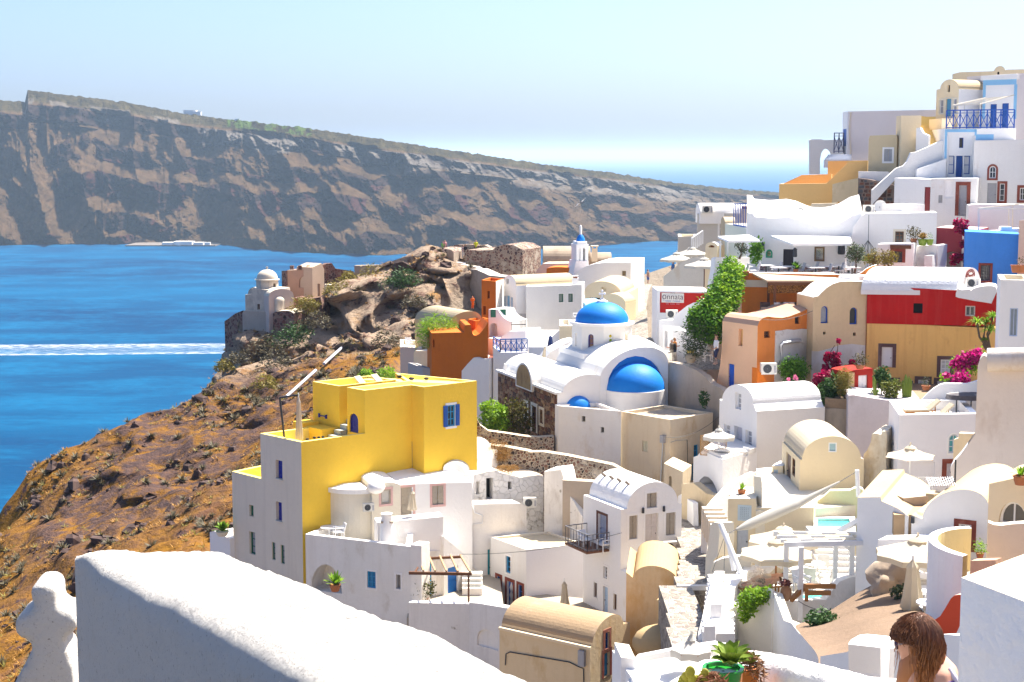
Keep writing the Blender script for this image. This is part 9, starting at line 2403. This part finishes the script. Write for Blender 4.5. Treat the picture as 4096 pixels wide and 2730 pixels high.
# --- far shore details
def hut(lb,px,d,w,h,base=None):
 q=at(px,d);q.z=base if base is not None else q.z;t=thing('far_house',lb,'house',q,'tiny houses on the far island')
 b=MB();b.box((q.x-w/2,q.y,q.z-3),(q.x+w/2,q.y+w*.7,q.z+h));b.build('wall',WHITE2,t)
 b=MB();b.box((q.x-w/2-.4,q.y-.4,q.z+h),(q.x+w/2+.4,q.y+w*.7+.4,q.z+h+.5));b.build('roof',WHITE,t)
for k,(x,w)in enumerate(((385,16),(420,26),(455,14),(476,8))):
 q=onz((x*1.7407,562*1.7407),2.0);hut(['white boathouse at the left of the far harbour','longest white boathouse in the far harbour','white boathouse right of the longest one','smallest white hut at the far harbour'][k],(x*1.7407,556*1.7407),q.y-12,w,3 if k!=1 else 4,2.0)
b=MB();q0=onz((300*1.7407,563.5*1.7407),0);q1=onz((500*1.7407,565*1.7407),0)
b.box((q0.x,q0.y-34,-3),(q1.x,q0.y+40,1.6));tag(b.build('quay',plaster('quay_stone',(.20,.17,.15),.3)),'dark stone quay of the far harbour','quay',kind='structure')
Bo=thing('motor_boat','tiny white motor boat off the far harbour','boat',onz((409*1.7407,566.5*1.7407),0));q=Bo.location.copy()
b=MB();b.add([(q.x-6,q.y,1.2),(q.x+4,q.y-1.6,1.2),(q.x+6.5,q.y,1.6),(q.x+4,q.y+1.6,1.2),(q.x-6,q.y+1.6,1.2),(q.x-5,q.y,-.2),(q.x+4,q.y,-.2)],[(0,1,2,3,4),(0,5,6,1),(1,6,2),(2,6,3),(3,6,5,4),(4,5,0)]);b.build('hull',WHITEPT,Bo)
b=MB();b.box((q.x-2,q.y-1,1.2),(q.x+2,q.y+1,3.2));b.build('cabin',WHITEPT,Bo)
for k,(x,y,w)in enumerate(((436,261,22),(452,264,14),(545,281,8))):
 S0=onz((x*1.7407,np.interp(x,[p[0]for p in SHO],[p[1]for p in SHO])*1.7407),0);hut(['larger white house on the far island ridge','smaller white house on the far island ridge','lone white hut right along the far ridge'][k],(x*1.7407,y*1.7407),S0.y+462,w,5)
Gl=thing('seagull','white seagull gliding before the far cliffs','bird',at((2322,812),120));q=Gl.location.copy()
b=MB();b.add([q+Vector(v)for v in((-.25,0,0),(.28,0,.03),(0,0,.08),(0,0,-.05),(.05,.1,.05),(-.42,.1,-.35),(-.15,.15,.0),(.42,.1,.40),(.15,.15,.06))],[(0,2,4),(4,2,1),(0,3,1),(4,5,6),(4,7,8),(2,5,4),(2,4,7),(0,4,1,3)]);b.build('body',WHITEPT,Gl)
Pp=thing('water_pipe','long pale pipe running down the rocky slope','pipe',at(tD(740,1470),147))
for a,c in(((tD(1210,1055),178.5),(tD(1060,1190),166.5)),((tD(990,1245),163.5),(tD(740,1470),155.5))):
 b=MB();b.tube([at(*a),at(*c)],.16,8);b.build('section',plaster('pipe_pale',(.50,.50,.56),.1),Pp)
for lb,a,c,sag in(('thin cable strung from the beige house to the white barrel house',(tL(1832,960),101.5),(tM(470,560),103.5),.5),('thin cable strung over the courtyard to the pegged vault house',(tO(1300,600),91),(tQ(990,560),88),.35),('thin cable across the orange wall to the cream gable',(tI(880,720),103.8),(tI(1440,640),105.4),.3),('thin cable hanging below the pergola terrace',(tR(1060,870),66),(tR(1590,840),67.5),.5)):
 p,q=at(*a),at(*c);b=MB();b.tube([p.lerp(q,k/10)-Vector((0,0,sag*4*(k/10)*(1-k/10)))for k in range(11)],.014,4);tag(b.build('cable',IRON),lb,'cable')
for k,(F_,px)in enumerate(((PF,tQ(1127,408)),(PF,tQ(1268,397)),(GF,tT(760,168)),(LF,tN(905,1150)))):
 lantern(F_.world(px,.1)-Vector((0,0,.15)),.55,['small round wall lamp left of the cream double door','small round wall lamp right of the cream double door','small wall lamp on the white gable corner','small wall lamp above the terrace table'][k])
 # --- air over the caldera
m,nt,bs,out=newmat('sea_haze')
nt.nodes.remove(bs)
pv=nd(nt,'ShaderNodeVolumePrincipled')
pv.inputs['Color'].default_value=(.58,.78,1.0,1)
pv.inputs['Density'].default_value=.00007
pv.inputs['Anisotropy'].default_value=.3
nt.links.new(pv.outputs[0],out.inputs['Volume'])
b=MB()
b.box((-95000,-95000,-12),(95000,95000,252))
tag(b.build('haze',m),'pale blue haze over the sea and the far island','haze',kind='stuff')
